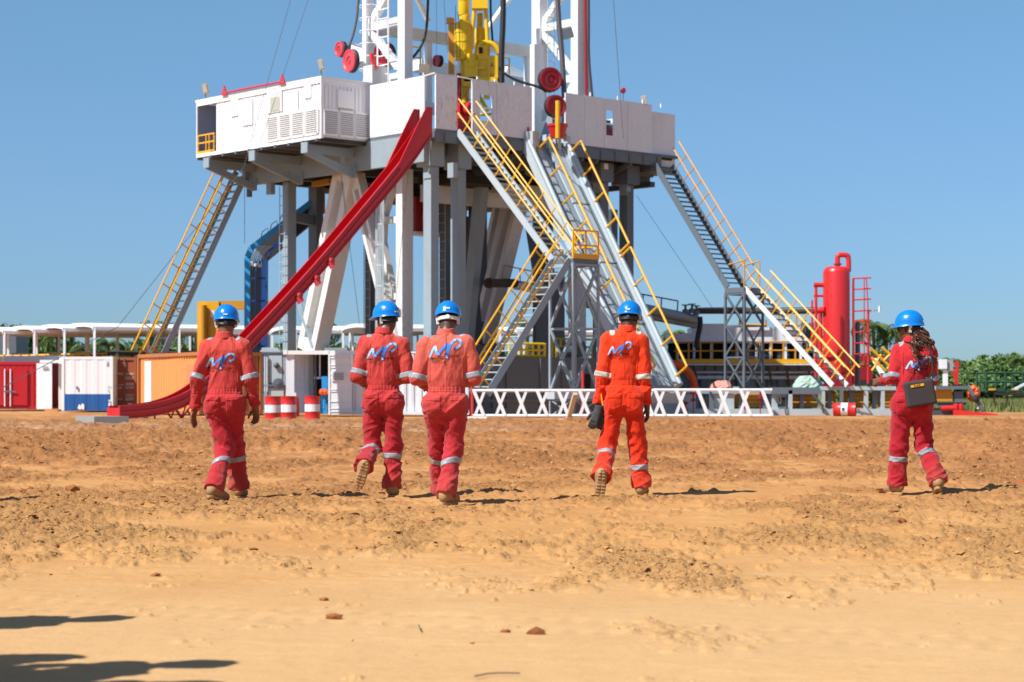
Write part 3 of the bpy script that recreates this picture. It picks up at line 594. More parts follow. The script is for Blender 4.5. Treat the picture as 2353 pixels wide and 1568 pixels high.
man3 = dict(head=(0.015, 0.085, 1.60), neck=(0.0, 0.01, 1.475), shL=(-0.175, 0, 1.39), shR=(0.18, 0, 1.40), elL=(-0.245, -0.03, 1.09), wrL=(-0.17, 0.22, 1.02), elR=(0.245, 0.0, 1.10), wrR=(0.17, 0.24, 1.06),
            waist=(0.0, 0.0, 1.0), hipL=(-0.09, 0.0, 0.86), hipR=(0.085, 0, 0.86), kneeL=(-0.075, 0.18, 0.48), ankL=(-0.055, 0.36, 0.12), kneeR=(0.06, 0.03, 0.47), ankR=(0.005, -0.12, 0.115), toeL=(0, 1, 0.1), toeR=(0.5, 1, 0),
            yaw=0, pitch=-20, _blR=(0.045, -0.02, 0.365), _btR=(0.35, 0, 0), curlL=0.9, curlR=0.9, _hdL=(0.4, 1, 0), _hdR=(-0.4, 1, 0), _baR=(0.24, 0.0, 1.13))
r3 = person('broad man in sun bleached red coveralls with head bowed, third from the left', -0.57, 17.2, man3, CL_FADE, SKIN, 1.06, 1.10, seed=7, lg=(0.0, 1.345, 0.298, 0.06), white_band=True, group=G_)
man4 = dict(head=(0.055, 0.05, 1.66), neck=(0.03, 0.0, 1.55), shL=(-0.145, 0, 1.455), shR=(0.165, 0, 1.45), elL=(-0.205, -0.02, 1.12), wrL=(-0.235, 0.02, 0.87), elR=(0.195, -0.02, 1.10), wrR=(0.215, 0.03, 0.855),
            waist=(-0.01, 0, 1.065), hipL=(-0.085, 0, 0.88), hipR=(0.085, 0, 0.88), kneeL=(-0.15, 0.04, 0.48), ankL=(-0.225, -0.28, 0.215), kneeR=(0.135, 0.08, 0.47), ankR=(0.165, 0.06, 0.105), toeL=(-0.08, 0.25, -1.0), toeR=(0.25, 1, 0), _upL=(0, 1, 0.2),
            yaw=-10, pitch=-12, curlL=0.9, curlR=0.45, _pfL=(0.9, -0.1, 0), _pfR=(-0.9, -0.2, 0), _thR=(0, 1, 0), _blL=(-0.185, -0.06, 0.365), _blR=(0.15, 0.07, 0.275))
r4 = person('tall man in bright orange coveralls carrying black gloves in his left hand', 1.04, 18.5, man4, CL_OR, SKIN, 0.95, 0.86, seed=9, lg=(-0.04, 1.375, 0.228, 0.04), armrefl=REFW, group=G_)
wom = dict(head=(-0.02, 0.03, 1.585), neck=(0.0, 0.0, 1.455), shL=(-0.12, 0.06, 1.355), shR=(0.15, -0.05, 1.355), elL=(-0.17, 0.0, 1.12), wrL=(-0.265, 0.16, 1.09), elR=(0.185, 0.02, 1.10), wrR=(0.12, 0.20, 1.05),
           waist=(0.0, 0.0, 1.0), hipL=(-0.09, 0.02, 0.84), hipR=(0.085, -0.01, 0.84), kneeL=(-0.115, 0.06, 0.46), ankL=(-0.125, 0.10, 0.105), kneeR=(0.125, 0.05, 0.47), ankR=(0.215, -0.14, 0.145), toeL=(-0.35, 1, 0), toeR=(0.15, 1, -0.35), _upR=(0.1, 0.35, 1),
           yaw=68, pitch=-3, curlL=0.8, curlR=0.8, _blR=(0.145, 0.0, 0.395), _blL=(-0.12, 0.07, 0.345), _baL=(-0.185, 0.03, 1.125))
r5 = person('woman in crimson coveralls with long curly hair and a shoulder bag on the far right', 3.80, 18.9, wom, CL_WOM, SKIN2, 1.06, 0.90, woman=True, seed=12, lg=(0.04, 1.245, 0.235, -0.02), group=G_)
# curly ponytail
rootw, Kw, Cw, covw, hqw, Rw = r5; m = MB(); r = random.Random(3)
for k in range(150):
    a = r.uniform(-1, 1); b = r.uniform(-1, 1); p0 = V(hqw(0.02 * a, -0.085 + 0.012 * b, -0.01)); L = r.uniform(0.26, 0.40); n_ = int(L / 0.0085); ph = r.uniform(0, 6.28); amp = r.uniform(0.010, 0.017); pts = []
    for j in range(n_):
        f = j / n_; sp = 0.032 + 0.065 * math.sin(min(1, f * 1.4) * math.pi * 0.62); q = p0 + V((0.045 * f + a * sp + math.cos(ph + j * 0.62) * amp, -0.055 * min(1, f * 2) - 0.02 + b * sp * 0.55 + math.sin(ph + j * 0.62) * amp, -f * L)); 
        pts.append(q)
    m.path(pts, 0.0046, 4)
link('curly_hair', m.mesh('curly_hair', CURL, V((0, 0, 0)), True), rootw)
Hb = Field(np.array(hqw(0, -0.1, -0.2)) - 0.26, np.array(hqw(0, -0.1, -0.2)) + 0.26, 0.009); q0 = np.array(hqw(0, -0.085, -0.03)); Hb.cone(q0, q0 + [0.02, -0.045, -0.12], 0.038, 0.062, 0.03); Hb.cone(q0 + [0.02, -0.045, -0.12], q0 + [0.045, -0.06, -0.27], 0.062, 0.04, 0.03); Hb.extract('hair_mass', HAIR, rootw)
m = MB()
for sx_ in (-1, 1): m.lathe([(0, 0), (0.026, 0.002), (0.026, 0.005), (0, 0.006)], V(hqw(sx_ * 0.032, 0.1, 0.0)), V(Rw @ np.array((0, 1, 0))), 14); m.beam(V(hqw(sx_ * 0.06, 0.1, 0.004)), V(hqw(sx_ * 0.078, 0.0, 0.0)), 0.005, 0.008)
m.beam(V(hqw(-0.01, 0.106, 0.004)), V(hqw(0.01, 0.106, 0.004)), 0.004); link('sunglasses', m.mesh('sunglasses', STRAP, V((0, 0, 0)), True), rootw)
# shoulder bag
bg_ = thing('shoulder_bag', 'dark brown shoulder bag with a small yellow label hanging at the hip of the woman', 'bag', (3.80 + 0.03, 18.9 - 0.21, 0.84))
Fb = Field((-0.2, -0.12, -0.06), (0.2, 0.12, 0.34), 0.006)
def bagf(g):
    x = g[0] * math.cos(0.16) - g[2] * math.sin(-0.16) * -1; z = g[2] * math.cos(0.16) - g[0] * math.sin(0.16); x = g[0] * math.cos(0.16) + g[2] * math.sin(0.16)
    qx, qy, qz = np.abs(x - 0.02) - (0.115 - 0.06 * (z - 0.12) * 0.15), np.abs(g[1]) - 0.022, np.abs(z - 0.128) - 0.098
    return np.sqrt(np.maximum(qx, 0) ** 2 + np.maximum(qy, 0) ** 2 + np.maximum(qz, 0) ** 2) + np.minimum(np.maximum(np.maximum(qx, qy), qz), 0) - 0.024 + 0.004 * vnoise(g, (9, 9, 9), 5)
Fb.add(bagf, (-0.2, -0.12, -0.06), (0.2, 0.12, 0.34), 0); Fb.extract('bag_body', BAGM, bg_)
ux, uz = V((math.cos(0.16), 0, math.sin(0.16))), V((-math.sin(0.16), 0, math.cos(0.16)))
c = V((-0.035, -0.0505, 0.20)); m = MB(); m.obox(c, ux * 0.062, V((0, 0.003, 0)), uz * 0.0115); lb_ = link('bag_label', m.mesh('bag_label', M['yellow'], V((0, 0, 0))), bg_)
text_obj('lettering', 'FLUKE', 0.022, M['ink'], V(bg_.location) + c + V((-0.033, -0.0045, -0.012)), ux, uz, lb_, bold=0.0006)
m = MB(); m.path([ux * 0.12 + uz * 0.24 + V((0, -0.02, 0)), V((0.115, -0.03, 0.36)), V((0.10, -0.02, 0.50)), V((0.075, -0.005, 0.56))], 0.008, 6); m.tube(V((0.118, -0.03, 0.27)), V((0.113, -0.03, 0.33)), 0.012, 8); link('bag_strap', m.mesh('bag_strap', STRAP, V((0, 0, 0)), True), bg_)
# gloves in the orange man's hand
gl = thing('work_gloves', 'pair of floppy black work gloves held in the left hand of the orange suited man', 'gloves', (1.04 - 0.25, 18.5 - 0.02, 0.60))
for q, (ox, oy, tl) in enumerate(((-0.01, -0.02, -0.35), (0.02, 0.03, 0.15))):
    Fg = Field((-0.17, -0.12, -0.08), (0.15, 0.14, 0.26), 0.006); w0 = np.array((ox + 0.015, oy, 0.20)); d_ = nrm((math.sin(tl) * 0.8 - 0.1, -0.1, -1))
    Fg.cone(w0 + [0.01, 0, 0.04], w0, 0.034, 0.032, 0.01, ((0, 1, 0), 0.6)); hand(Fg, w0, d_, (0.2, 1, 0), (-1, 0, 0), 0.25, 1.05)
    Fg.d -= 0.004; Fg.extract('glove', GLOVE, gl)
m = MB(); m.beam(V((0.035, -0.02, 0.36)), V((0.05, -0.02, 0.25)), 0.02, 0.012); link('orange_cuff', m.mesh('orange_cuff', M['yellow'], V((0, 0, 0))), gl)
# companions outside the left of the picture whose shadows reach the sand
def companion(src, x, y, rz, label):
    c = copy_tree(src); c.location = (x, y, 0); c.rotation_euler = (0, 0, R_(rz)); c['label'] = label; c['group'] = 'companions beyond the left picture edge'; return c
# ================================================================ DRILLING RIG
FZ = 11.8
rig = thing('drilling_rig', 'tall drilling rig substructure of grey girders and columns carrying the white walled rig floor', 'drilling rig', RG(7, 7, 0))
MB().rbox(0.0, 14.2, 0.0, 14.5, FZ - 0.12, FZ).build('floor_deck', M['mid'], rig)
m = MB()
m.rbox(-0.08, 0.1, -0.08, 5.5, FZ - 0.55, FZ - 0.125); m.rbox(-0.08, 0.1, 7.35, 13.3, FZ - 0.55, FZ - 0.125)
for b in np.arange(0.4, 13.2, 0.9):
    if not 5.3 < b < 7.5: m.rbox(-0.13, -0.082, b, b + 0.06, FZ - 0.55, FZ - 0.13)
m.build('edge_beam', M['mid'], rig)
MB().rbox(0.75, 13.9, 0.0, 0.28, 10.5, FZ - 0.125).build('side_girder', M['steel'], rig)
m = MB()
for a in (1.6, 4.8, 8.2, 11.6, 13.9): m.rbox(a, a + 0.3, 0.3, 14.3, 10.7, FZ - 0.13)
m.build('cross_girder', M['dark'], rig)
for b in (4.6, 9.7, 13.9): MB().rbox(1.2, 13.9, b, b + 0.3, 10.45, 10.69).build('long_girder', M['dark'], rig)
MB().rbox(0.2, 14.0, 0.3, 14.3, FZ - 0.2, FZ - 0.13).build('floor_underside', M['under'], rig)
# sloping knee braces under the front edge
for b in (3.0, 3.9, 4.8, 8.4, 9.3, 11.4):
    MB().beam(RG(-0.02, b, FZ - 0.56), RG(1.6, b, 10.75), 0.12, 0.2).build('knee_brace', M['mid'], rig)
for a in (1.3, 3.0, 6.0): MB().rbox(a, a + 0.12, 0.285, 14.2, 10.9, 11.3).build('floor_joist', M['mid'], rig)
# column heads and columns (front)
def column(px_corner, a0, wa, wb, ztop, mat='steel', zb=0.0, head=None, name='column'):
    b0 = bat(px_corner, a0)
    m = MB(); m.rbox(a0, a0 + wa, b0, b0 + wb, zb, ztop)
    o = m.build(name, M[mat], rig)
    if head:
        e, z1 = head
        MB().rbox(a0 - 0.15, a0 + wa + e, b0 - 0.12, b0 + wb + e * 0.6, ztop, z1).build('column_head', M['steel' if mat != 'mid' else 'mid'], rig)
        m = MB(); p = RG(a0 - 0.05, b0 - 0.06, ztop - 0.25); m.tube(p - AX * 0.0, p - AX * 0.12, 0.14, 12)
        m.rbox(a0 - 0.045, a0 + wa * 0.9, b0 - 0.05, b0 - 0.003, ztop - 0.5, ztop - 0.01)
        m.build('pin_plate', M['steel'], rig)
    return a0, b0
column(990.5, 0.75, 0.5, 0.42, 10.35, 'steel', head=(0.3, FZ - 0.13))
column(1053, 0.75, 0.5, 0.42, 10.35, 'steel', head=(0.3, FZ - 0.13))
column(1380, 0.75, 0.5, 0.5, 10.4, 'mid', head=(0.3, FZ - 0.56))
column(1441, 0.75, 0.5, 0.42, 10.4, 'mid', head=(0.4, FZ - 0.56))
column(662, aat(662, 0.5), 0.42, 0.45, 10.5, 'steel')
column(727, 12.0, 0.4, 0.4, 10.6, 'mid'); column(716, 12.4, 0.25, 0.25, 10.6, 'mid')
column(1026, 7.0, 0.5, 0.45, 10.4, 'mid')
column(852, 12.2, 0.45, 0.45, 10.4, 'mid')
column(1103, 9.0, 0.4, 0.45, 10.4, 'mid')
column(1086, 8.0, 0.3, 0.3, 10.4, 'dark')
column(1262, 5.0, 0.9, 1.0, 6.6, 'mid')
column(1240, 8.0, 0.5, 0.9, 10.4, 'dark')
column(1405, 10.0, 0.4, 0.45, 10.4, 'dark')
m = MB(); a_, b_ = 3.0, bat(1316, 3.0); m.rbox(a_, a_ + 0.3, b_, b_ + 0.85, 0.4, 7.6)
for k in range(16): m.rbox(a_ - 0.02, a_ - 0.002, b_, b_ + 0.85, 0.7 + k * 0.42, 0.73 + k * 0.42)
m.build('lagged_column', M['panel'], rig)
p = RG(12.0, bat(727, 12.0), 8.95); a6 = aat(662, 0.5)
MB().beam(RG(a6 + 0.2, 0.9, 8.95), RG(12.2, bat(722, 12.0), 8.95), 0.3, 0.45).build('tie_beam', M['mid'], rig)
# ladders bolted to columns
def ladder(parent, p0, p1, side, width, step=0.3, r=0.022, mat='pale', name='ladder'):
    m = MB(); d = p1 - p0; n = int(d.length / step); side = side.normalized() * width / 2
    m.tube(p0 - side, p1 - side, r, 6); m.tube(p0 + side, p1 + side, r, 6)
    for k in range(1, n): q = p0 + d * (k / n); m.tube(q - side, q + side, r * 0.75, 5)
    return m.build(name, M[mat], parent)
ladder(rig, RG(a6 + 0.25, 0.36, 3.0), RG(a6 + 0.25, 0.36, 10.3), AX, 0.42, 0.42)
ladder(rig, RG(7.25, bat(1026, 7) - 0.08, 1.0), RG(7.25, bat(1026, 7) - 0.08, 9.6), AX, 0.5, 0.42)
ladder(rig, RG(12.4, bat(852, 12.2) - 0.08, 2.5), RG(12.4, bat(852, 12.2) - 0.08, 8), AX, 0.45, 0.42)
bl = 0.45
m = MB(); pa, pb = onB(865, 800, bl), onB(865, 420, bl); qa, qb = onB(880, 800, bl), onB(880, 420, bl)
for p_, q_ in ((pa, pb), (qa, qb)): m.beam(p_, q_, 0.1, 0.1)
for k in range(9):
    f = k / 8; m.beam(pa.lerp(pb, f), qa.lerp(qb, f), 0.06, 0.06)
for k in range(3):
    f = 0.3 + 0.2 * k; m.tube(pa.lerp(qa, f), pb.lerp(qb, f), 0.028, 6)
m.build('cable_ladder', M['pale'], rig)
# white raising frame: hollow slanting leg, brace and lagged upright
def clleg(p, q, w, d, name, mat):
    """channel leg: two flanges with a recessed web, w across the rig's left face, d deep"""
    dr = (q - p).normalized(); s = (AX - dr * AX.dot(dr)).normalized(); m = MB()
    for k in (-1, 1): m.beam(p + s * k * (w / 2 - w * 0.14), q + s * k * (w / 2 - w * 0.14), w * 0.28, d, side=s)
    m.beam(p + BX * d * 0.25, q + BX * d * 0.25, w * 0.6, d * 0.35, side=s)
    for f in (0.02, 0.98): c = p.lerp(q, f); m.beam(c - dr * 0.3, c + dr * 0.3, w - 0.02, d - 0.02, side=s)
    return m.build(name, M[mat], rig)
clleg(onB(803, 395, 0.9), onB(718, 802, 0.9), 1.3, 0.75, 'raising_leg', 'cream')
clleg(onB(822, 415, 0.95), onB(908, 770, 0.95), 0.6, 0.45, 'raising_brace', 'cream')
a3 = aat(924, 0.9)
m = MB(); m.rbox(a3, a3 + 0.42, 0.9, 1.5, 0.3, 10.5)
for k in range(24): m.rbox(a3 - 0.022, a3 - 0.002, 0.9, 1.5, 1.0 + k * 0.4, 1.03 + k * 0.4)
m.build('raising_upright', M['cream'], rig)
m = MB()
for (x0, y0, x1, y1, w_) in ((884, 440, 878, 560, 0.35), (878, 560, 906, 700, 0.4), (906, 700, 925, 790, 0.5), (905, 430, 878, 520, 0.16)):
    m.beam(onB(x0, y0, 1.15), onB(x1, y1, 1.15), w_, 0.3, side=AX)
for y in (506, 682, 745): m.beam(onB(878, y, 1.16), onB(921, y, 1.16), 0.45, 0.28)
m.beam(onB(890, 655, 1.1), onB(920, 655, 1.1), 0.1, 0.1)
m.build('upright_gusset', M['cream'], rig)
m = MB(); m.beam(onB(892, 719, 0.78), onB(916, 712, 0.78), 0.12, 0.2); m.build('orange_strap', M['orange'], rig)
# rear white legs
clleg(onB(1190, 450, 10.5), onB(1110, 775, 10.5), 1.0, 0.7, 'rear_leg', 'panel')
clleg(onB(1158, 455, 12.0), onB(1085, 790, 12.0), 0.8, 0.5, 'rear_leg', 'panel')
MB().beam(onB(1106, 430, 6.0), onB(1072, 790, 6.0), 0.55, 0.4, side=AX).build('slanting_brace', M['steel'], rig)
MB().beam(onB(1075, 500, 8.0), onB(1096, 790, 8.0), 0.4, 0.4, side=AX).build('slanting_brace', M['dark'], rig)
MB().beam(RG(5, 3.5, 9.75), RG(5, 12.5, 9.75), 0.5, 0.75).build('lower_beam', M['panel'], rig)
MB().beam(RG(4.2, 7.0, 10.15), RG(4.2, 9.6, 10.15), 0.5, 0.45).build('lower_beam_stub', M['cream'], rig)
MB().beam(RG(5, 12.6, 8.6), RG(5, 14.2, 8.6), 1.0, 0.6).build('lower_beam_stub', M['mid'], rig)
m = MB(); m.beam(onB(687, 700, 0.6), onB(722, 800, 0.6), 0.16); m.beam(onB(672, 640, 0.6), onB(718, 800, 0.6), 0.12); m.build('diagonal_tie', M['steel'], rig)
m = MB(); m.beam(onB(1232, 520, 12.5), onB(1288, 870, 12.5), 1.0, 0.5, side=AX); m.build('slanting_brace', M['mid'], rig)
m = MB(); m.beam(onB(1376, 640, 7.0), onB(1398, 800, 7.0), 0.8, 0.5, side=BX); m.build('slanting_brace', M['steel'], rig)
# yellow trolley beam at the far left and a small platform
m = MB(); m.beam(onB(722, 424, 2.5), onB(760, 417, 2.5), 0.3, 0.24); m.build('trolley_beam', M['ochre'], rig)
m = MB()
for (x0, x1, y0, y1) in ((718, 722, 430, 492), (741, 745, 430, 492), (718, 745, 488, 492)): p0, p1 = onB(x0, y1, 4), onB(x1, y0, 4); m.beam(V((p0.x, p0.y, (p0.z + p1.z) / 2)), V((p1.x, p1.y, (p0.z + p1.z) / 2)), 0.1, max(0.12, abs(p1.z - p0.z)))
m.build('trolley_frame', M['ochre'], rig)
# small fittings hung below the side girder, cable loop
for x, y in ((622, 432), (1040, 392)):
    p = onB(x, y, 0.15); MB().obox(p, BX * 0.12, AX * 0.18, ZX * 0.3).build('hanger', M['steel'], rig)
p = onB(573, 428, 0.1); MB().tube(p + ZX * 0.5, p - ZX * 0.5, 0.13, 10).build('drain_pipe', M['mid'], rig)
# doghouse brackets
for a in (12.95, 9.37, 5.5):
    m = MB(); m.beam(RG(a, -2.65, 11.25), RG(a, -0.02, 11.25), 0.16, 0.36)
    m.beam(RG(a, -2.55, 11.15), RG(a, -0.05, 10.35), 0.15, 0.3)
    m.beam(RG(a, -0.6, 11.1), RG(a, -0.6, 10.7), 0.1, 0.14); m.rbox(a - 0.35, a + 0.1, -2.72, -2.652, 11.05, 11.5)
    m.rbox(a - 0.2, a + 0.2, -0.09, -0.003, 10.2, 10.75)
    m.build('bracket', M['steel'], rig)
for k in range(9): MB().rbox(4.7 + k, 4.82 + k, -2.55, -0.03, 11.5, 11.62).build('cross_joist', M['mid'], rig)
# pins under the boxes at right, lower skid
m = MB(); m.rbox(-1.0, 1.6, bat(1098, -1.0), bat(1392, -1.0), 0.02, 2.45); m.build('base_skid', M['mid'], rig)
for px in (1130, 1162, 1240, 1290):
    b = bat(px, -1.0); MB().rbox(-1.06, -1.003, b, b + 0.09, 0.3, 2.4).build('skid_rib', M['mid'], rig)
b = bat(1339, -1.0); MB().rbox(-1.02, -1.003, b, b + 0.45, 0.75, 1.75).build('skid_opening', M['black'], rig)
MB().rbox(-1.09, -1.0, bat(1100, -1.0), bat(1392, -1.0), 0.55, 0.68).build('skid_rail', M['mid'], rig)
b = bat(1310, -1.0); MB().rbox(-1.013, -1.003, b - 0.05, b + 0.22, 1.5, 1.9).build('notice', M['white'], rig)
b = bat(1388, 0.6); MB().rbox(0.585, 0.597, b, b + 0.25, 10.95, 11.2).build('notice', M['white'], rig)
m = MB(); m.rbox(3.0, 4.0, 10.5, 13.5, 0.02, 2.0); m.build('base_skid', M['mid'], rig)
# yellow railings on the skid level
ry_ = paint('railing_yellow', (0.85, 0.62, 0.01), 0.5, 0.1)
m = MB()
for k in range(9): b = bat(1170, -0.9) + k * 0.34; m.tube(RG(-0.9, b, 2.4), RG(-0.9, b, 3.05), 0.05, 5)
for z in (2.5, 2.75, 3.02): m.tube(RG(-0.9, bat(1168, -0.9), z), RG(-0.9, bat(1250, -0.9), z), 0.05, 5)
m.build('skid_railing', ry_, rig)
m = MB()
for k in range(6): m.tube(RG(3.2, 9.6 + k * 0.5, 2.4), RG(3.2, 9.6 + k * 0.5, 3.4), 0.05, 5)
for z in (2.7, 3.05, 3.4): m.tube(RG(3.2, 9.4, z), RG(3.2, 12.4, z), 0.05, 5)
m.build('skid_railing', ry_, rig)
for b0, w_, h_ in ((3.1, 0.5, 0.7), (3.8, 0.35, 0.9), (7.6, 0.9, 0.7)): MB().rbox(0.4, 1.0, b0, b0 + w_, 2.46, 2.46 + h_ * 0.7).build('motor_box', M['dark'], rig)
m = MB(); m.lathe([(0.0, 0), (0.36, 0), (0.36, 0.5), (0, 0.5)], RG(-0.2, 7.6, 2.85), -AX, 16)
m.build('motor', M['dark'], rig)
# red machine hanging under the floor
bx = bat(955, 8.0)
m = MB(); m.rbox(8.0, 8.8, bx, bx + 1.35, 8.35, 9.95); m.rbox(8.0, 8.8, bx + 1.7, bx + 3.1, 8.35, 9.95)
o = m.build('winch_housing', M['dred'], rig)
m = MB(); p = RG(7.98, bx + 0.75, 9.0); m.lathe([(0.0, 0.05), (0.3, 0.05), (0.36, 0.0), (0.46, 0.0), (0.46, 0.12), (0.36, 0.14), (0.3, 0.06)], p, -AX, 20); m.build('winch_cover', M['pink'], o)
MB().rbox(7.9, 8.9, bx - 0.1, bx + 3.2, 8.22, 8.34).build('winch_tray', M['panel'], rig)
# dark plant mass between the legs
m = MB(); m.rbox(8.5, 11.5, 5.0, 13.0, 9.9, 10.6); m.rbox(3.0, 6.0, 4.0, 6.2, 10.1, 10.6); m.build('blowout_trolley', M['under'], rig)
m = MB()
p0, p1 = onB(1122, 651, 6.0), onB(1184, 651, 9.0); m.tube(p0, p1, 0.2, 14); m.tube(p0, p0.lerp(p1, 0.05), 0.24, 14); m.build('open_pipe', M['rustpipe'], rig, smooth=True)
m = MB(); q0, q1 = onB(1184, 655, 9.0), onB(1262, 668, 11.0); m.tube(q0, q1, 0.22, 12); m.build('flow_line', M['panel'], rig, smooth=True)
m = MB()
for x0, y0, x1, y1 in ((1158, 610, 1300, 640), (1158, 640, 1300, 668), (1158, 610, 1152, 655), (1195, 618, 1195, 650), (1230, 625, 1230, 655)): m.tube(onB(x0, y0, 9), onB(x1, y1, 9), 0.03, 5)
m.build('flow_line_rail', M['ochre'], rig)

# ---------------------------------------------------------------- wind walls (white plates round the rig floor)
def wall_panel(pts, t, ext, mat, name='wall_panel', label=None):
    m = MB(); m.prism(pts, ext * t); o = m.build(name, M[mat], rig, label=label); return o
ZT = 14.05
for a0, a1 in ((0.72, 1.9), (1.925, 3.1), (3.125, 4.35)):
    wall_panel([RG(a0, 0.0, FZ + 0.02), RG(a1, 0.0, FZ + 0.02), RG(a1, 0.0, ZT), RG(a0, 0.0, ZT)], 0.06, BX, 'white')
wall_panel([RG(0, 0.02, FZ), RG(0, 1.17, FZ), RG(0, 1.17, ZT), RG(0, 0.02, ZT)], 0.07, AX, 'stained', label='rust streaked white wall panel beside the red slide')
b0, b1, bs = 2.0, 5.38, 3.35
wall_panel([RG(0, bs + 0.02, FZ), RG(0, b1, FZ), RG(0, b1, ZT - 0.02), RG(0, bs + 0.02, ZT - 0.02)], 0.07, AX, 'stained')
wx0, wx1, wz0, wz1 = 2.42, 3.12, 12.35, 13.45
m = MB()
for r in ((b0, wx0, FZ, ZT), (wx1, bs, FZ, ZT), (wx0, wx1, FZ, wz0), (wx0, wx1, wz1, ZT)): m.rbox(0, 0.07, r[0], r[1], r[2], r[3])
m.build('wall_panel', M['stained'], rig, label='stained white wall panel with an open window')
m = MB(); m.rbox(-0.02, 0.09, wx0, wx1, 12.86, 12.92); m.build('window_bar', M['white'], rig)
for x0, x1 in ((7.36, 8.5), (8.52, 9.72), (11.2, 12.75)):
    wall_panel([RG(0, x0, FZ), RG(0, x1, FZ), RG(0, x1, ZT - 0.05), RG(0, x0, ZT - 0.05)], 0.07, AX, 'panel')
wy0, wy1 = 9.85, 10.4
m = MB()
for r in ((9.74, wy0, FZ, ZT - 0.05), (wy1, 11.18, FZ, ZT - 0.05), (wy0, wy1, FZ, 12.3), (wy0, wy1, 13.5, ZT - 0.05)): m.rbox(0, 0.07, *r)
m.build('wall_panel', M['panel'], rig, label='grey white wall panel with a tall open window')
for z in (12.3, 12.85): MB().rbox(-0.03, 0.1, wy0, wy1, z, z + 0.06).build('window_bar', M['white'], rig)
MB().rbox(-0.03, 0.1, wy1 - 0.05, wy1, 11.9, 13.5).build('window_bar', M['white'], rig)
wall_panel([RG(0.3, 12.8, FZ - 0.5), RG(0.3, 14.6, FZ - 0.5), RG(0.3, 14.6, ZT - 0.3), RG(0.3, 12.8, ZT - 0.3)], 0.07, AX, 'panel', label='shorter grey white end panel at the right corner')
MB().rbox(0.2, 2.0, 12.9, 14.5, 11.0, 11.28).build('corner_beam', M['mid'], rig)
for k in range(4): MB().rbox(3.6 + 3.4 * k, 6.9 + 3.4 * k, 14.45, 14.52, FZ, ZT - 0.1).build('wall_panel', M['panel'], rig)
for k in range(3): MB().rbox(14.1, 14.18, 7.5 + 2.2 * k, 9.6 + 2.2 * k, FZ, ZT - 0.1).build('wall_panel', M['panel'], rig)
for a, b in ((0.03, 2.3), (0.03, 3.3), (0.03, 4.4), (0.03, 8.9), (0.03, 10.6), (0.03, 12.2), (0.33, 13.7), (0.8, 0.03), (3.0, 0.03)):
    MB().rbox(a - 0.03, a + 0.03, b - 0.03, b + 0.03, ZT - 0.06, ZT + 0.12).build('lifting_lug', M['white'], rig)
# top rail bridging the gap beside the slide
m = MB(); m.tube(RG(0.72, 0.02, ZT - 0.02), RG(0.02, 0.0, ZT + 0.02), 0.035, 6); m.tube(RG(0.0, 1.2, ZT), RG(0.0, 2.0, ZT - 0.04), 0.03, 6); m.build('top_rail', M['cream'], rig)
MB().rbox(4.6, 4.8, 1.0, 4.0, 13.2, 13.7).build('inner_beam', M['panel'], rig)
# things standing on the rig floor seen over / through the walls
m = MB(); bq = bat(1052, 1.0)
m.rbox(1.0, 1.5, bq, bq + 0.9, 11.82, 12.5); m.lathe([(0, 0), (0.3, 0), (0.3, 0.3), (0, 0.3)], RG(0.9, bq + 0.5, 12.9), -AX, 14); m.rbox(1.1, 1.4, bq + 0.2, bq + 0.7, 12.3, 13.2)
m.tube(RG(1.2, bq - 0.1, 12.0), RG(1.2, bq + 1.1, 12.6), 0.1, 8)
m.build('iron_roughneck', M['red'], None, label='red pipe wrench machine standing on the rig floor in the stair opening', cat='machine', origin=RG(1.2, bq, FZ))
m = MB(); bq = bat(1410, 3.0); m.rbox(3.0, 3.6, bq - 0.9, bq + 0.25, 11.82, 13.25); m.build('floor_winch', M['dred'], None, label='dark red winch seen through the right wall window', cat='winch', origin=RG(3, bq, FZ))
m = MB(); m.rbox(4.2, 4.6, bq - 1.4, bq + 1.0, 11.9, 13.85); m.tube(RG(2.5, bq - 0.5, 12.5), RG(2.5, bq + 1.2, 12.9), 0.06, 6); m.build('control_cabinet', M['dark'], None, label='dark cabinet with a blue pipe behind the right wall window', cat='cabinet', origin=RG(4.2, bq, FZ))

# ================================================================ DOGHOUSE
dog = thing('doghouse', 'long white cabin with louvred vents cantilevered off the left side of the rig floor', 'cabin', RG(9, -1.2, 11.65))
z0, z1 = 11.68, 14.2
m = MB(); m.rbox(4.62, 12.5, -2.38, 0.22, z0, z1 - 0.08)
for k in range(38): a = 4.85 + k * 0.2; m.rbox(a, a + 0.09, -2.405, -2.382, z0 + 0.12, z1 - 0.3)
for k in range(12): b = -2.2 + k * 0.2; m.rbox(4.595, 4.618, b, b + 0.07, z0 + 1.2, z1 - 0.3)
m.build('wall', M['white'], dog)
MB().rbox(4.55, 14.1, -2.45, 0.25, z1 - 0.078, z1 + 0.03).build('roof', M['white'], dog)
m = MB(); m.rbox(4.55, 4.612, -2.44, -2.3, z0 - 0.05, z1 - 0.08); m.rbox(4.6, 14.05, -2.44, -2.39, z0 - 0.06, z0 + 0.1); m.rbox(4.6, 14.05, -2.44, -2.39, z1 - 0.25, z1 - 0.08); m.build('edge_trim', M['white'], dog)
MB().rbox(4.6, 14.05, -2.38, 0.2, z0 - 0.16, z0 - 0.002).build('base_frame', M['under'], dog)
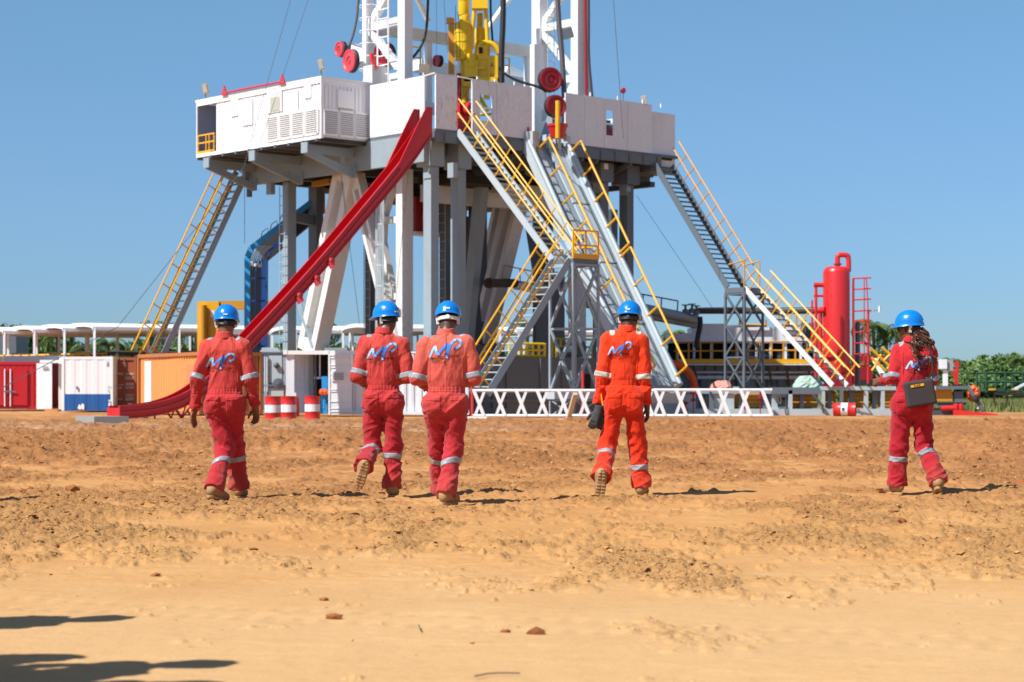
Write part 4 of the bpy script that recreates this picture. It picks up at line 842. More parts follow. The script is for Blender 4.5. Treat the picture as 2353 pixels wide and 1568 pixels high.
def louvre(fa, fb, ub, wall_n, n=12):
    """fa..fb corner points of panel bottom; ub = up vector"""
    root = MB(); d = (fb - fa); L = d.length; d = d.normalized()
    root.obox((fa + fb) / 2 + ub / 2 + wall_n * 0.012, d * L / 2, wall_n * 0.008, ub / 2)
    for e in (fa, fb): root.beam(e + wall_n * 0.03, e + ub + wall_n * 0.03, 0.05, 0.05)
    for e in (V((0, 0, 0)), ub): root.beam(fa + e + wall_n * 0.03, fb + e + wall_n * 0.03, 0.05, 0.05)
    r = root.build('louvre_panel', M['louv'], dog)
    fr_ = MB()
    for e in (fa, fb): fr_.beam(e + wall_n * 0.04, e + ub + wall_n * 0.04, 0.06, 0.09)
    for e in (V((0, 0, 0)), ub): fr_.beam(fa + e + wall_n * 0.04, fb + e + wall_n * 0.04, 0.05, 0.09)
    fr_.build('louvre_frame', M['white'], r)
    s = MB(); s.obox(V((0, 0, 0)), d * (L / 2 - 0.03), wall_n * 0.03 - ZX * 0.02, ZX * 0.010 + wall_n * 0.004)
    me = s.mesh('slat', M['white'])
    for k in range(n):
        p = (fa + fb) / 2 + ub * ((k + 0.6) / n) + wall_n * 0.05
        link('slat', me, r, p - rootof(r))
M['louv'] = plain('louvre_backing', (0.42, 0.41, 0.39), 0.8)
ub = ZX * 1.05
for k, (x0, x1) in enumerate(((948, 1066), (1074, 1195), (1204, 1330), (1340, 1470))):
    f = lambda zx: aat((440 + zx / 4.127) * 0.9191, -2.4)
    louvre(RG(f(x1), -2.41, z0 + 0.16), RG(f(x0), -2.41, z0 + 0.16), ub, -BX)
for k in range(3): b = -2.3 + k * 0.83; louvre(RG(4.595, b, z0 + 0.12), RG(4.595, b + 0.76, z0 + 0.12), ub, -AX)
def dbox(name, a0, a1, za, zb, mat, t=0.05):
    return MB().rbox(a0, a1, -2.41 - t, -2.407, za, zb).build(name, M[mat], dog)
f = lambda zx: aat((440 + zx / 4.127) * 0.9191, -2.4)
dbox('window_frame', f(1100), f(950), 13.05, 13.95, 'cream', 0.04)
dbox('window_pane', f(1080), f(985), 13.1, 13.7, 'glass', 0.06)
for x0, x1, y0, y1 in ((575, 645, 13.2, 13.95), (690, 795, 12.7, 13.85), (1145, 1265, 12.95, 13.8), (1330, 1400, 13.4, 14.0)): dbox('shutter', f(x1), f(x0), y0, y1, 'white', 0.035)
m = MB(); m.rbox(4.56, 4.59, -1.55, -0.72, 13.0, 13.75); m.build('hatch', M['white'], dog)
MB().rbox(4.555, 4.592, -1.5, -0.75, 12.9, 12.96).build('hatch_sill', M['wood'], dog)
# porch
m = MB()
for b in (-2.41, 0.18): m.rbox(13.98, 14.04, b - 0.03, b + 0.03, z0, z1 - 0.08)
m.build('porch_post', M['white'], dog)
m = MB(); m.rbox(13.99, 14.02, -2.36, 0.16, z0, z1 - 0.12); m.build('porch_screen', paint('porch_blue_mesh', (0.30, 0.38, 0.60), 0.7, 0.4), dog)
m = MB()
for z in (z0 + 0.15, z0 + 0.55, z0 + 0.9): m.rbox(12.6, 13.95, -2.42, -2.36, z, z + 0.06)
for a in (12.62, 13.0, 13.25, 13.9): m.rbox(a, a + 0.05, -2.43, -2.37, z0 + 0.05, z0 + 0.96)
m.rbox(12.9, 14.0, -2.44, -2.4, z0 + 0.06, z0 + 0.2)
m.build('porch_gate', M['yellow'], dog)
# red hoist rail clamped along the roof edge
m = MB(); m.tube(RG(f(500), -2.5, 14.3), RG(f(1140), -2.5, 14.3), 0.05, 8)
for x in (520, 1118): a = f(x); m.prism([RG(a - 0.22, -2.55, 14.2), RG(a + 0.22, -2.55, 14.2), RG(a, -2.55, 14.62)], BX * 0.08)
m.build('lifting_bar', M['pink'], None, label='faded red lifting bar along the roof edge of the white cabin', cat='bar', origin=RG(9, -2.5, 14.2))
for nm, px, py, b, mt, lb in (('floodlight', 738, 150, -2.2, 'wood', 'tan floodlight at the near roof corner of the white cabin'), ('floodlight', 472, 205, -2.2, 'ochre', 'yellow floodlight at the far end of the white cabin roof'), ('floodlight', 1480, 232, 0, 'wood', 'tan floodlight on top of the right wind wall')):
    p = onB(px, py, b) if b < 0 else onA(px, py, 0.1)
    t = thing(nm, lb, 'floodlight', p - ZX * 0.25, 'floodlights on the rig floor')
    MB().obox(p, V((0.11, 0, 0.03)), V((0.0, 0.12, 0)), V((-0.05, 0, 0.22))).build('housing', M[mt], t)
    MB().obox(p - V((0, 0.13, 0)), V((0.08, 0, 0.02)), V((0, 0.012, 0)), V((-0.04, 0, 0.18))).build('lens', M['glass'], t)
    MB().tube(p - ZX * 0.45, p, 0.03, 6).build('stem', M['mid'], t)

# ================================================================ STAIRS
def stair(name, label, top, bot, wv, n, mat, railmat, rails=(1, 1), rail_h=1.0, posts=7, tread_mat=None, depth=0.28, sw=0.28, ext=0.0):
    t = thing(name, label, 'staircase', bot, 'staircases of the rig')
    d = bot - top; run = V((d.x, d.y, 0)).normalized(); up = wv.cross(d).normalized()
    if up.z < 0: up = -up
    for k in (-1, 1): MB().beam(top + wv * k / 2, bot + wv * k / 2, 0.07, sw, side=wv).build('stringer', M[mat], t)
    me = MB().obox(V((0, 0, 0)), wv / 2 * 0.92, run * depth / 2, ZX * 0.02).mesh('tread', M[tread_mat or mat])
    for i in range(1, n):
        p = top + d * (i / n); link('tread', me, t, p - bot)
    for k in (-1, 1):
        if not rails[0 if k < 0 else 1]: continue
        m = MB(); o = wv * k / 2
        for h in (rail_h, rail_h * 0.55):
            m.path([top + o + up * h - d.normalized() * ext, bot + o + up * h], 0.035, 6)
        for i in range(posts + 1):
            p = top + o + d * ((i + 0.3) / (posts + 0.6)); m.tube(p + up * 0.1, p + up * rail_h, 0.028, 6)
        m.build('handrail', M[railmat], t)
    return t
PB = onB(1300, 600, 1.6)       # landing centre line of the centre stair
topc = RG(-0.1, 1.6, 11.75); a_l = ab(onB(1290, 600, 1.6))[0]; lz = 6.15
landc = RG(a_l, 1.6, lz)
stair('staircase', 'upper flight of the centre staircase, pale stringers and yellow rails from rig floor to landing', topc, landc, BX * 0.95, 24, 'pale', 'yellow', posts=8, ext=0.9)
t = thing('stair_landing', 'small yellow railed landing on a grey lattice tower at the turn of the centre staircase', 'landing', RG(a_l - 0.7, 1.6, 0))
a0, a1, b0, b1 = a_l - 1.35, a_l - 0.05, 0.95, 2.3
MB().rbox(a0, a1, b0, b1, lz - 0.18, lz).build('platform', M['mid'], t)
m = MB()
for (a, b) in ((a0, b0), (a0, b1), (a1, b1), (a0, (b0 + b1) / 2)): m.rbox(a - 0.03, a + 0.03, b - 0.03, b + 0.03, lz, lz + 1.1)
for z in (0.5, 1.07): m.rbox(a0 - 0.03, a0 + 0.03, b0, b1, lz + z, lz + z + 0.06); m.rbox(a0, a1, b1 - 0.03, b1 + 0.03, lz + z, lz + z + 0.06)
m.rbox(a0 - 0.04, a0 + 0.02, b0, b1, lz + 0.0, lz + 0.2); m.rbox(a0, a1, b1 - 0.01, b1 + 0.03, lz, lz + 0.2)
m.build('railing', M['yellow'], t)
def lattice(parent, cs, z0, z1, panels, r, mat, w=0.09):
    """four legs cs, X bracing on every side, one part per bay side"""
    for c in cs: MB().beam(V((c.x, c.y, z0)), V((c.x, c.y, z1)), w, w, side=BX).build('leg', M[mat], parent)
    h = (z1 - z0) / panels
    for i in range(4):
        p, q = cs[i], cs[(i + 1) % 4]
        for k in range(panels):
            za, zb = z0 + k * h, z0 + (k + 1) * h; m = MB()
            m.beam(V((p.x, p.y, za)), V((q.x, q.y, zb)), r, r); m.beam(V((q.x, q.y, za)), V((p.x, p.y, zb)), r, r * 0.8)
            m.beam(V((p.x, p.y, zb - 0.05)), V((q.x, q.y, zb - 0.05)), r, r); m.build('cross_brace', M[mat], parent)
lattice(t, [RG(a0, b0, 0), RG(a0, b1, 0), RG(a1, b1, 0), RG(a1, b0, 0)], 1.0, lz - 0.18, 2, 0.08, 'steel')
m = MB(); m.rbox(a0 - 0.1, a1 + 0.1, b0 - 0.1, b1 + 0.1, 0.7, 1.0); m.build('tower_base', M['pale'], t)
lattice(t, [RG(a0, b0, 0), RG(a0, b1, 0), RG(a1, b1, 0), RG(a1, b0, 0)], 0.0, 0.7, 1, 0.06, 'steel', 0.07)
# lower flight turns back to the left
s0 = RG((a0 + a1) / 2, b0, lz - 0.05); bt = ab(onA(1102, 880, (a0 + a1) / 2))[1]
stair('staircase', 'lower flight of the centre staircase dropping left from the landing to the ground skid', s0, RG((a0 + a1) / 2, bt, 0.9), AX * 0.95, 19, 'steel', 'yellow', posts=6, tread_mat='pale')
# V-door ramp
bR = 6.2; topR = RG(0.0, bR, 11.6); botR = RG(ab(onB(1510, 889, bR))[0], bR, 1.2)
rampt = thing('pipe_ramp', 'pale grey steep pipe ramp with yellow side rails leading up to the rig floor', 'ramp', botR)
d = botR - topR; up = BX.cross(d).normalized(); up = up if up.z > 0 else -up; dn = d.normalized()
for off in (-1.2, 1.2):
    MB().beam(topR + BX * off + up * 0.02, botR + BX * off + up * 0.02, 0.34, 0.36, side=BX).build('side_beam', M['ramp'], rampt)
    MB().tube(topR + BX * off * 0.98 + up * 0.2, botR + BX * off * 0.98 + up * 0.2, 0.09, 10).build('side_pipe', M['ramp'], rampt, smooth=True)
MB().beam(topR - up * 0.16, botR - up * 0.12, 2.3, 0.1, side=BX).build('ramp_bed', M['steel'], rampt)
for off, w_, lift in ((-0.86, 0.24, 0.0), (-0.52, 0.30, 0.0), (0.16, 0.20, 0.04), (0.42, 0.20, 0.04), (0.72, 0.26, 0.0), (0.95, 0.12, 0.03)):
    for k in range(4):
        p, q = topR + d * (k / 4 + 0.004), topR + d * ((k + 1) / 4 - 0.004)
        MB().beam(p + BX * off + up * (lift - 0.05), q + BX * off + up * (lift - 0.05), w_, 0.1, side=BX).build('skid_plate', M['ramp'], rampt)
rme = MB().beam(BX * -0.95 + up * 0.01, BX * -0.37 + up * 0.01, 0.04, 0.03).mesh('rung', M['steel'])
for k in range(26): link('rung', rme, rampt, topR + d * ((k + 0.5) / 26) - botR)
for sgn, f0 in ((-1, 0.03), (1, 0.03)):
    for (u0, u1) in ((f0, 0.47), (0.485, 0.97)) if sgn > 0 else ((f0, 0.97),):
        m = MB(); o = BX * (1.12 * sgn if sgn > 0 else -0.75)
        m.tube(topR + d * u0 + o + up * 0.95, topR + d * u1 + o + up * 0.95, 0.05, 6)
        n = 5 if sgn > 0 else 9
        for k in range(n): p = topR + d * (u0 + (u1 - u0) * k / (n - 1)) + o; m.tube(p + up * 0.1, p + up * 0.95, 0.045, 6)
        m.build('side_rail', M['yellow'], rampt)
m = MB()
for off in (-1.2, -0.7, 0.1, 0.6, 1.15): m.obox(topR + BX * off + ZX * 0.18, BX * 0.1, AX * 0.22, ZX * 0.3)
m.rbox(-0.4, 0.1, bR - 1.15, bR - 0.95, 11.0, 12.1); m.build('ramp_head', M['ramp'], rampt)
for off in (-1.05, 1.1): MB().tube(topR + BX * off + ZX * 0.4, topR + BX * off + ZX * 0.7, 0.1, 8, 0.05).build('red_cap', M['tred'], rampt)
m = MB(); m.beam(botR + dn * 0.2 - up * 0.1, botR + dn * 0.5 - up * 0.4, 2.5, 0.4, side=BX); m.build('ramp_foot', M['pale'], rampt)
# right staircase
br = 13.4; tR = RG(-0.1, br, 11.3); mR = onB(1692, 662, br); bR2 = onB(1930, 890, br)
stair('staircase', 'upper flight of the right staircase, dark grey in shade with dull yellow rails', tR, mR, BX * 1.15, 26, 'mid', 'ochre', rails=(0, 1), posts=9, ext=0.6)
mR2 = mR - AX * 0.9
t = thing('stair_landing', 'grey lattice tower carrying the landing of the right staircase', 'landing', V((mR.x, mR.y, 0)))
am = ab(mR)[0]; MB().rbox(am - 1.0, am + 0.1, br - 0.65, br + 0.65, mR.z - 0.25, mR.z - 0.03).build('platform', M['mid'], t)
lattice(t, [RG(am - 1.0, br - 0.6, 0), RG(am - 1.0, br + 0.6, 0), RG(am + 0.1, br + 0.6, 0), RG(am + 0.1, br - 0.6, 0)], 1.15, mR.z - 0.25, 3, 0.07, 'mid')
m = MB()
for k in (-1, 1): m.path([mR + BX * 0.5 * k + ZX * 1.0, mR2 + BX * 0.5 * k + ZX * 1.15], 0.035, 6); m.tube(mR2 + BX * 0.5 * k, mR2 + BX * 0.5 * k + ZX * 1.15, 0.035, 6)
m.build('landing_rail', M['ochre'], t)
stair('staircase', 'lower flight of the right staircase with bright yellow rails ending on the catwalk', mR2 - ZX * 0.05, V((bR2.x, bR2.y, 1.25)), BX * 0.95, 18, 'panel', 'yellow', posts=7, tread_mat='mid', sw=0.2)
# left staircase
aL = 13.9; tL = onA(556, 392, aL); bL = onA(355, 830, aL)
stair('staircase', 'steep grey staircase with yellow rails dropping from the far left of the rig floor', tL, bL, AX * 1.0, 26, 'steel', 'yellow', posts=9, tread_mat='dark', sw=0.28)

# ================================================================ RED ESCAPE SLIDE
sl = thing('escape_slide', 'long red escape slide running from the rig floor down to the dirt', 'slide', onA(262, 962, 0.35))
pp = [(973, 302), (937, 356), (903, 400), (820, 500), (745, 590), (650, 696), (560, 792), (500, 855), (455, 895), (415, 920), (370, 937), (320, 946), (262, 950)]
P = [onA(x, y, 0.35) for x, y in pp]
def smoothpts(P, it=2):
    for _ in range(it):
        Q = [P[0]]
        for i in range(len(P) - 1): Q += [P[i].lerp(P[i + 1], 0.25), P[i].lerp(P[i + 1], 0.75)]
        P = Q + [P[-1]]
    return P
P = smoothpts(P)
def trough(P, prof, name, mat, parent, closed=True):
    m = MB(); n = len(prof); vs = []
    for k, p in enumerate(P):
        d = (P[min(k + 1, len(P) - 1)] - P[max(k - 1, 0)]).normalized(); up = AX.cross(d); up = up if up.z > 0 else -up
        up.normalize()
        vs += [p + AX * x + up * y for x, y in prof]
    fs = [(k * n + i, k * n + (i + 1) % n, (k + 1) * n + (i + 1) % n, (k + 1) * n + i) for k in range(len(P) - 1) for i in range(n)]
    fs += [tuple(range(n)), tuple(range((len(P) - 1) * n, len(P) * n))]
    m.add(vs, fs); return m.build(name, mat, parent)
trough(P, [(-0.36, -0.22), (-0.36, 0.26), (-0.31, 0.26), (-0.31, -0.16), (0.31, -0.16), (0.31, 0.26), (0.36, 0.26), (0.36, -0.22)], 'chute', M['red'], sl)
for yy in (0.25, 0.02, -0.2):
    trough(P, [(-0.41, yy - 0.025), (-0.41, yy + 0.025), (-0.361, yy + 0.025), (-0.361, yy - 0.025)], 'side_rib', M['pink'], sl)
# scoop wings at the top
d0 = (P[6] - P[0]).normalized(); up0 = AX.cross(d0); up0 = up0 if up0.z > 0 else -up0
for k in (-1, 1):
    q0 = P[0] + AX * 0.36 * k; q1 = P[0] + d0 * 2.3 + AX * 0.36 * k
    e = AX * (0.02 * k)
    MB().prism([q0 + up0 * -0.15, q1 + up0 * 0.1, q1 + up0 * 0.28, P[0] + AX * 0.36 * k + d0 * 0.2 - up0 * 0.0 + up0 * 0.62 + e * 0.5, q0 - d0 * 0.62 + up0 * 0.74 + e, q0 - d0 * 0.82 + up0 * 0.5 + e], AX * 0.05 * k).build('scoop_side', M['red'], sl)
for x, y in ((745, 600), (672, 680), (712, 640)):
    q = onA(x, y, 0.35); m = MB(); m.tube(q - AX * 0.58, q - AX * 0.43, 0.10, 10); m.obox(q - AX * 0.5 - ZX * 0.16, V((0.10, 0, 0.06)), AX * 0.04, V((-0.05, 0, 0.12))); m.build('hinge', M['pink'], sl)
for x, y0, y1 in ((326, 952, 968), (344, 950, 968)):
    p = onA(x, y0, 0.35); q = onA(x, y1, 0.35)
    m = MB()
    for k in (-0.35, 0.35): m.beam(V((p.x, p.y, p.z)) + AX * k, V((p.x, p.y, 0)) + AX * k, 0.06)
    m.build('leg', M['dred'], sl)
for xs in ((392, 405, 418), (418, 430, 455)):
    m = MB()
    for k in (-0.35, 0.35):
        t0, t1, g = onA(xs[0], 942, 0.35), onA(xs[2], 925, 0.35), onA(xs[1], 966, 0.35); g.z = 0
        m.beam(t0 + AX * k, g + AX * k, 0.05); m.beam(t1 + AX * k, g + AX * k, 0.05)
    m.build('leg', M['dred'], sl)
MB().obox(P[-1] + V((0, 0, -0.02)), AX * 0.44, BX * 0.03, ZX * 0.22).build('end_plate', M['red'], sl)

# ================================================================ MAST
mast = thing('mast', 'white steel drilling mast with two braced legs rising out of the picture', 'mast', RG(5.2, 6.8, FZ))
bl, brr = 1.64, 11.95
MT = 21.5
def colm(a, b, w, z0, z1, mat='white'): return MB().rbox(a - w / 2, a + w / 2, b - w / 2, b + w / 2, z0, z1).build('leg_column', M[mat], mast)
colm(4.0, bl, 0.46, FZ + 0.3, MT); colm(6.6, bl, 0.36, FZ, MT); colm(4.0, brr, 0.46, FZ, MT); colm(6.6, brr, 0.55, FZ, MT)
colm(6.3, 1.3, 0.14, FZ + 1.5, MT)
for (b, zs) in ((bl, (12.3, 14.6, 17.0, 19.4, 21.4)), (brr, (12.3, 15.6, 18.2, 20.6))):
    for i, z in enumerate(zs):
        MB().beam(RG(4.2, b, z), RG(6.4, b, z), 0.3, 0.34, side=BX).build('leg_strut', M['white'], mast)
        if i + 1 < len(zs): MB().beam(RG(4.15, b, z + 0.15) if i % 2 else RG(6.4, b, z + 0.15), RG(6.4, b, zs[i + 1] - 0.15) if i % 2 else RG(4.15, b, zs[i + 1] - 0.15), 0.26, 0.3, side=BX).build('leg_diagonal', M['white'], mast)
MB().beam(RG(6.6, bl, 17.05), RG(6.6, brr, 17.05), 0.34, 0.5).build('rear_crossbeam', M['cream'], mast)
for b in (bl + 1.9, bl + 3.3, brr - 2.6, brr - 0.9): MB().rbox(6.5, 6.75, b, b + 0.28, FZ, 16.8).build('rear_post', M['white'], mast)
MB().beam(RG(6.6, bl + 1.9, 16.0), RG(6.6, bl + 0.3, 14.6), 0.16).build('rear_tie', M['cream'], mast)
MB().tube(onA(945, -30, 6.6), onA(985, 50, 6.6), 0.13, 10).build('rear_tie', M['white'], mast, smooth=True)
MB().tube(onA(1115, 75, 6.6), onA(1182, -20, 6.6), 0.13, 10).build('rear_tie', M['white'], mast, smooth=True)
# foot of the right leg below the floor wall level
m = MB(); m.beam(RG(3.8, brr - 1.6, 13.6), RG(2.4, brr - 2.6, 10.9), 0.5, 0.4); m.beam(RG(3.8, brr - 1.6, 13.2), RG(4.8, brr - 2.4, 10.9), 0.4, 0.4); m.rbox(3.5, 4.1, brr - 2.2, brr - 1.1, 13.4, 13.9)
m.build('leg_shoe', M['cream'], mast)
b_ = bat(1237, 5.0); MB().rbox(5.0, 5.3, b_ - 0.25, b_ + 0.35, 10.9, 17.1).build('inner_upright', M['white'], mast)
b_ = bat(1262, 3.2); MB().beam(RG(3.2, b_ - 0.9, 11.0), RG(3.2, b_ + 0.1, 13.4), 0.35, 0.35).build('shoe_brace', M['steel'], mast)
# cage ladder on the left leg
ladder(mast, onB(880, 193, 1.0), onB(880, -150, 1.0), AX, 0.75, 0.38, 0.04, 'white')
m = MB()
for z in np.arange(14.4, 21, 0.55): m.path([RG(5.0, 1.0, z), RG(5.1, 0.55, z), RG(5.6, 0.4, z), RG(6.0, 0.7, z), RG(6.0, 1.0, z)], 0.018, 4)
m.build('ladder_cage', M['white'], mast)
ladder(mast, RG(5.3, brr - 0.5, 14), RG(5.3, brr - 0.5, 21), BX, 0.4, 0.4, 0.025, 'pale')
m = MB(); pl = atY(1302, 78, 91); m.obox(pl, V((0.28, 0.05, 0.08)), V((0, 0.2, 0)), V((-0.06, 0, 0.2))); o = m.build('floodlight', M['mid'], None, label='grey twin floodlight clamped to the right mast leg', cat='floodlight', group='floodlights on the rig floor')
m = MB(); p0 = onB(1344, -40, 11.2); p1 = onB(1348, 230, 11.2)
m.tube(p0, p1, 0.075, 8); m.build('standpipe', M['dred'], None, label='thin dark red standpipe behind the right mast leg', cat='pipe')
def hose(name, pts, Y, r, mat, label, cat='hose'):
    P = smoothpts([atY(x, y, Y) for x, y in pts]); m = MB(); m.path(P, r, 7); return m.build(name, M[mat], None, smooth=True, label=label, cat=cat)
hose('rotary_hose', [(1350, -60), (1351, 60), (1350, 130), (1359, 225)], 92.5, 0.11, 'cable', 'thick dark hose hanging behind the right mast leg')
hose('rotary_hose', [(1157, -60), (1156, 60), (1152, 120), (1153, 190)], 88, 0.13, 'rubber', 'thick black hose beside the yellow top drive')
hose('rotary_hose', [(1278, -60), (1283, 40), (1292, 130), (1297, 225)], 87, 0.12, 'cable', 'thick dark hose in front of the right mast leg')
hose('service_hose', [(984, -60), (983, 40), (976, 95), (945, 140), (930, 130)], 87, 0.06, 'rubber', 'black hose looping beside the left mast leg')
hose('service_hose', [(1146, 155), (1165, 175), (1200, 190), (1240, 200), (1256, 212)], 87, 0.06, 'rubber', 'black hose sagging from the top drive to the right mast leg')
hose('service_hose', [(827, -60), (822, 30), (812, 80), (800, 110)], 88, 0.06, 'cable', 'grey hose curving down above the white cabin')
hose('service_hose', [(1128, -60), (1127, 30), (1132, 95)], 89, 0.05, 'rubber', 'thin black hose right behind the top drive')
# sheaves
def sheave(px, py, Y, r, nrm, mat, label, t=0.16):
    c = atY(px, py, Y); nrm = V(nrm).normalized()
    o = thing('sheave', label, 'pulley', c, 'red sheaves and reels on the rig floor')
    m = MB(); m.lathe([(0.0, 0.04), (r * 0.18, 0.04), (r * 0.2, 0.0), (r * 0.35, -0.01), (r * 0.4, 0.05), (r * 0.75, 0.02), (r * 0.85, 0.06), (r, 0.05), (r * 0.99, -0.03), (0, -0.04)], c, nrm, 28); m.build('wheel', M[mat], o, smooth=True)
    m = MB(); m.lathe([(0, 0.03), (r * 0.9, 0.03), (r * 1.03, -0.02), (r * 1.03, -t), (0, -t)], c - nrm * 0.05, nrm, 28); m.build('rim', M['rubber'], o, smooth=True)
sheave(780, 113, 88, 0.34, (-0.8, -0.6, 0), 'pink', 'smaller upper red sheave behind the white cabin roof')
sheave(803, 140, 87, 0.50, (-0.8, -0.6, 0), 'pink', 'larger red sheave at the corner behind the white cabin roof')
sheave(880, 125, 88.6, 0.55, (-0.5, -0.85, 0), 'dred', 'dark red reel behind the left mast leg ladder')
sheave(1003, 140, 90, 0.26, (-0.8, -0.6, 0), 'pink', 'small red sheave between the mast posts')
sheave(1266, 183, 86.5, 0.53, (0.45, -0.9, 0), 'dred', 'dark red reel on the right mast leg')
sheave(1278, 244, 86.0, 0.48, (0.5, -0.86, 0), 'dred', 'dark red sheave hanging in the ramp opening')
sheave(1432, 208, 95, 0.13, (0, -1, 0), 'pink', 'tiny red pulley on a thin post above the right wall', 0.1)
MB().tube(atY(1432, 211, 95), atY(1432, 240, 95), 0.02, 6).build('pulley_post', M['cable'], None, label='thin post holding the tiny red pulley above the right wall', cat='post')
MB().beam(atY(812, 110, 88.3), atY(838, 150, 87.6), 0.5, 0.4).build('sheave_bracket', M['white'], mast)
MB().rbox(4.6, 5.2, 0.3, 1.1, ZT - 0.2, 15.0).build('sheave_bracket', M['cream'], mast)
m = MB(); q = atY(855, 137, 85.5); m.path([q + V((-0.02, 0, 0.25)), q, q + V((0.12, 0, -0.3)), q + V((0.2, 0, -0.42))], 0.1, 8); m.build('life_vest', M['tred'], None, label='bright red and orange harness hanging on the left mast leg', cat='harness')
# white frames of the far side of the floor
m = MB(); m.beam(onA(955, 150, 8.5), onA(1250, 205, 8.5), 0.9, 0.5); m.prism([onA(1170, 150, 9.0), onA(1215, 170, 9.0), onA(1215, 190, 9.0), onA(1150, 190, 9.0)], AX * 0.4); m.build('drawworks_cover', M['panel'], None, label='pale housing behind the top drive across the rig floor', cat='housing')
m = MB()
for x0, y0, x1, y1 in ((1149, 130, 1170, 134), (1170, 134, 1170, 172), (1149, 150, 1170, 152), (946, 106, 966, 110), (966, 108, 966, 150), (946, 130, 966, 134)): m.tube(onA(x0, y0, 8.0), onA(x1, y1, 8.0), 0.04, 5)
m.build('inner_railing', M['ochre'], None, label='short yellow railings behind the top drive', cat='railing')
MB().obox(atY(975, 160, 85), V((0.22, 0.1, 0.02)), V((0, 0.2, 0)), V((0, 0, 0.2))).build('junction_box', M['wood'], None, label='tan box on top of the left wind wall', cat='box')

# ================================================================ TOP DRIVE
YT = 88.6
td = thing('top_drive', 'large yellow top drive hanging in the mast above the rig floor', 'top drive', atY(1090, 190, YT))
def zt(zx, zy, dy=0.0): return atY((880 + zx / 4.127) * 0.9191, zy * 0.2227, YT + dy)
def cyl(name, zx0, zx1, zy0, zy1, dy=0, mat='tdyellow', n=20, grooves=0):
    c0, c1 = zt((zx0 + zx1) / 2, zy0, dy), zt((zx0 + zx1) / 2, zy1, dy); r = (zt(zx1, 0, dy).x - zt(zx0, 0, dy).x) / 2
    h = c0.z - c1.z; pr = [(0, 0), (r * 0.96, 0), (r, 0.03)]
    for g in range(grooves): z = h * (g + 1) / (grooves + 1); pr += [(r, z - 0.05), (r * 1.06, z - 0.04), (r * 1.06, z + 0.04), (r, z + 0.05)]
    pr += [(r, h - 0.03), (r * 0.96, h), (0, h)]
    return MB().lathe(pr, c1, ZX, n).build(name, M[mat], td, smooth=True)
def blk(name, zx0, zx1, zy0, zy1, dy=0, t=0.5, mat='tdyellow'):
    p0, p1 = zt(zx0, zy1, dy), zt(zx1, zy0, dy); return MB().box(p0.x, p1.x, p0.y - t / 2, p0.y + t / 2, p0.z, p1.z).build(name, M[mat], td)
cyl('swivel_stem', 1095, 1210, -300, 160, 0, grooves=2); cyl('collar', 1108, 1216, 150, 235); cyl('motor', 1058, 1232, 240, 625, grooves=3); cyl('lower_motor', 1120, 1235, 625, 860)
blk('guide_post', 995, 1055, 190, 765, 0.3, 0.3, 'ochre'); blk('guide_post_cap', 975, 1055, 190, 245, 0.3, 0.4, 'ochre')
cyl('rear_motor', 1290, 1352, 140, 430, 0.6, grooves=1); cyl('rear_motor', 1265, 1400, 300, 560, 0.9)
for a, b, c in (((1285, -300), (1275, 0), (1215, 640)), ((1360, -300), (1372, 0), (1408, 640))):
    m = MB(); m.path(smoothpts([zt(*a), zt(*b), zt(b[0] * 0.45 + c[0] * 0.55, 300), zt(*c)]), 0.095, 10); m.build('bail', M['tdyellow'], td, smooth=True)
m = MB(); m.obox(zt(1320, 30), V((0.35, 0, 0)), V((0, 0.3, 0)), V((0, 0, 0.3))); m.tube(zt(1320, 95), zt(1320, 60), 0.1, 10, 0.3); m.build('hook', M['tdyellow'], td, smooth=True)
m = MB(); m.path(smoothpts([zt(1310, 640), zt(1310, 470), zt(1345, 445), zt(1430, 440), zt(1500, 500), zt(1535, 580), zt(1530, 700), zt(1530, 820)]), 0.12, 12); m.build('gooseneck', M['tdyellow'], td, smooth=True)
blk('gear_case', 1165, 1300, 640, 860, 0, 1.0); m = MB(); m.lathe([(0, 0), (0.30, 0.02), (0.33, 0.5), (0.27, 0.75), (0, 0.8)], zt(1235, 840), ZX, 18); m.build('bonnet', M['tdyellow'], td, smooth=True)
blk('body_block', 1240, 1425, 575, 880, 0.1, 0.8); blk('lower_flange', 1165, 1500, 815, 880, 0.0, 1.0); cyl('brake_drum', 1180, 1290, 560, 700, -0.35, grooves=1); blk('panel_box', 1400, 1507, 585, 845, -0.1, 0.5); blk('cylinder_block', 1300, 1400, 480, 620, -0.1, 0.5)
cyl('valve_body', 1345, 1400, 560, 850, -0.2); cyl('valve_bore', 1310, 1348, 490, 550, -0.45, 'black')
blk('cross_plate', 1190, 1370, 690, 720, -0.3, 0.3); blk('manifold', 1470, 1560, 600, 700, 0.1, 0.4); cyl('hose_end', 1505, 1565, 740, 850, 0, 'rubber')
blk('pipe_handler', 1125, 1250, 860, 905, 0, 0.9); cyl('pipe_handler', 1130, 1215, 880, 1085); cyl('saver_sub', 1170, 1215, 1060, 1300)
blk('pipe_handler', 1360, 1420, 940, 1020, 0, 0.6)
m = MB(); m.path([zt(1315, 1000), zt(1405, 1150)], 0.09, 8); m.path([zt(1315, 960), zt(1300, 1150)], 0.07, 8); m.path([zt(1320, 1185), zt(1440, 1180)], 0.06, 8); m.build('elevator_link', M['tdyellow'], td, smooth=True)
m = MB(); m.path([zt(1195, 920, -0.6), zt(1172, 980, -0.6), zt(1195, 1035, -0.6), zt(1235, 1030, -0.6), zt(1250, 960, -0.6)], 0.035, 6); m.build('handling_ring', M['tred'], td)
cyl('tilt_cylinder', 1080, 1130, 760, 1060, -0.5, 'dred'); cyl('tilt_cylinder', 1090, 1120, 640, 780, -0.5, 'cream')
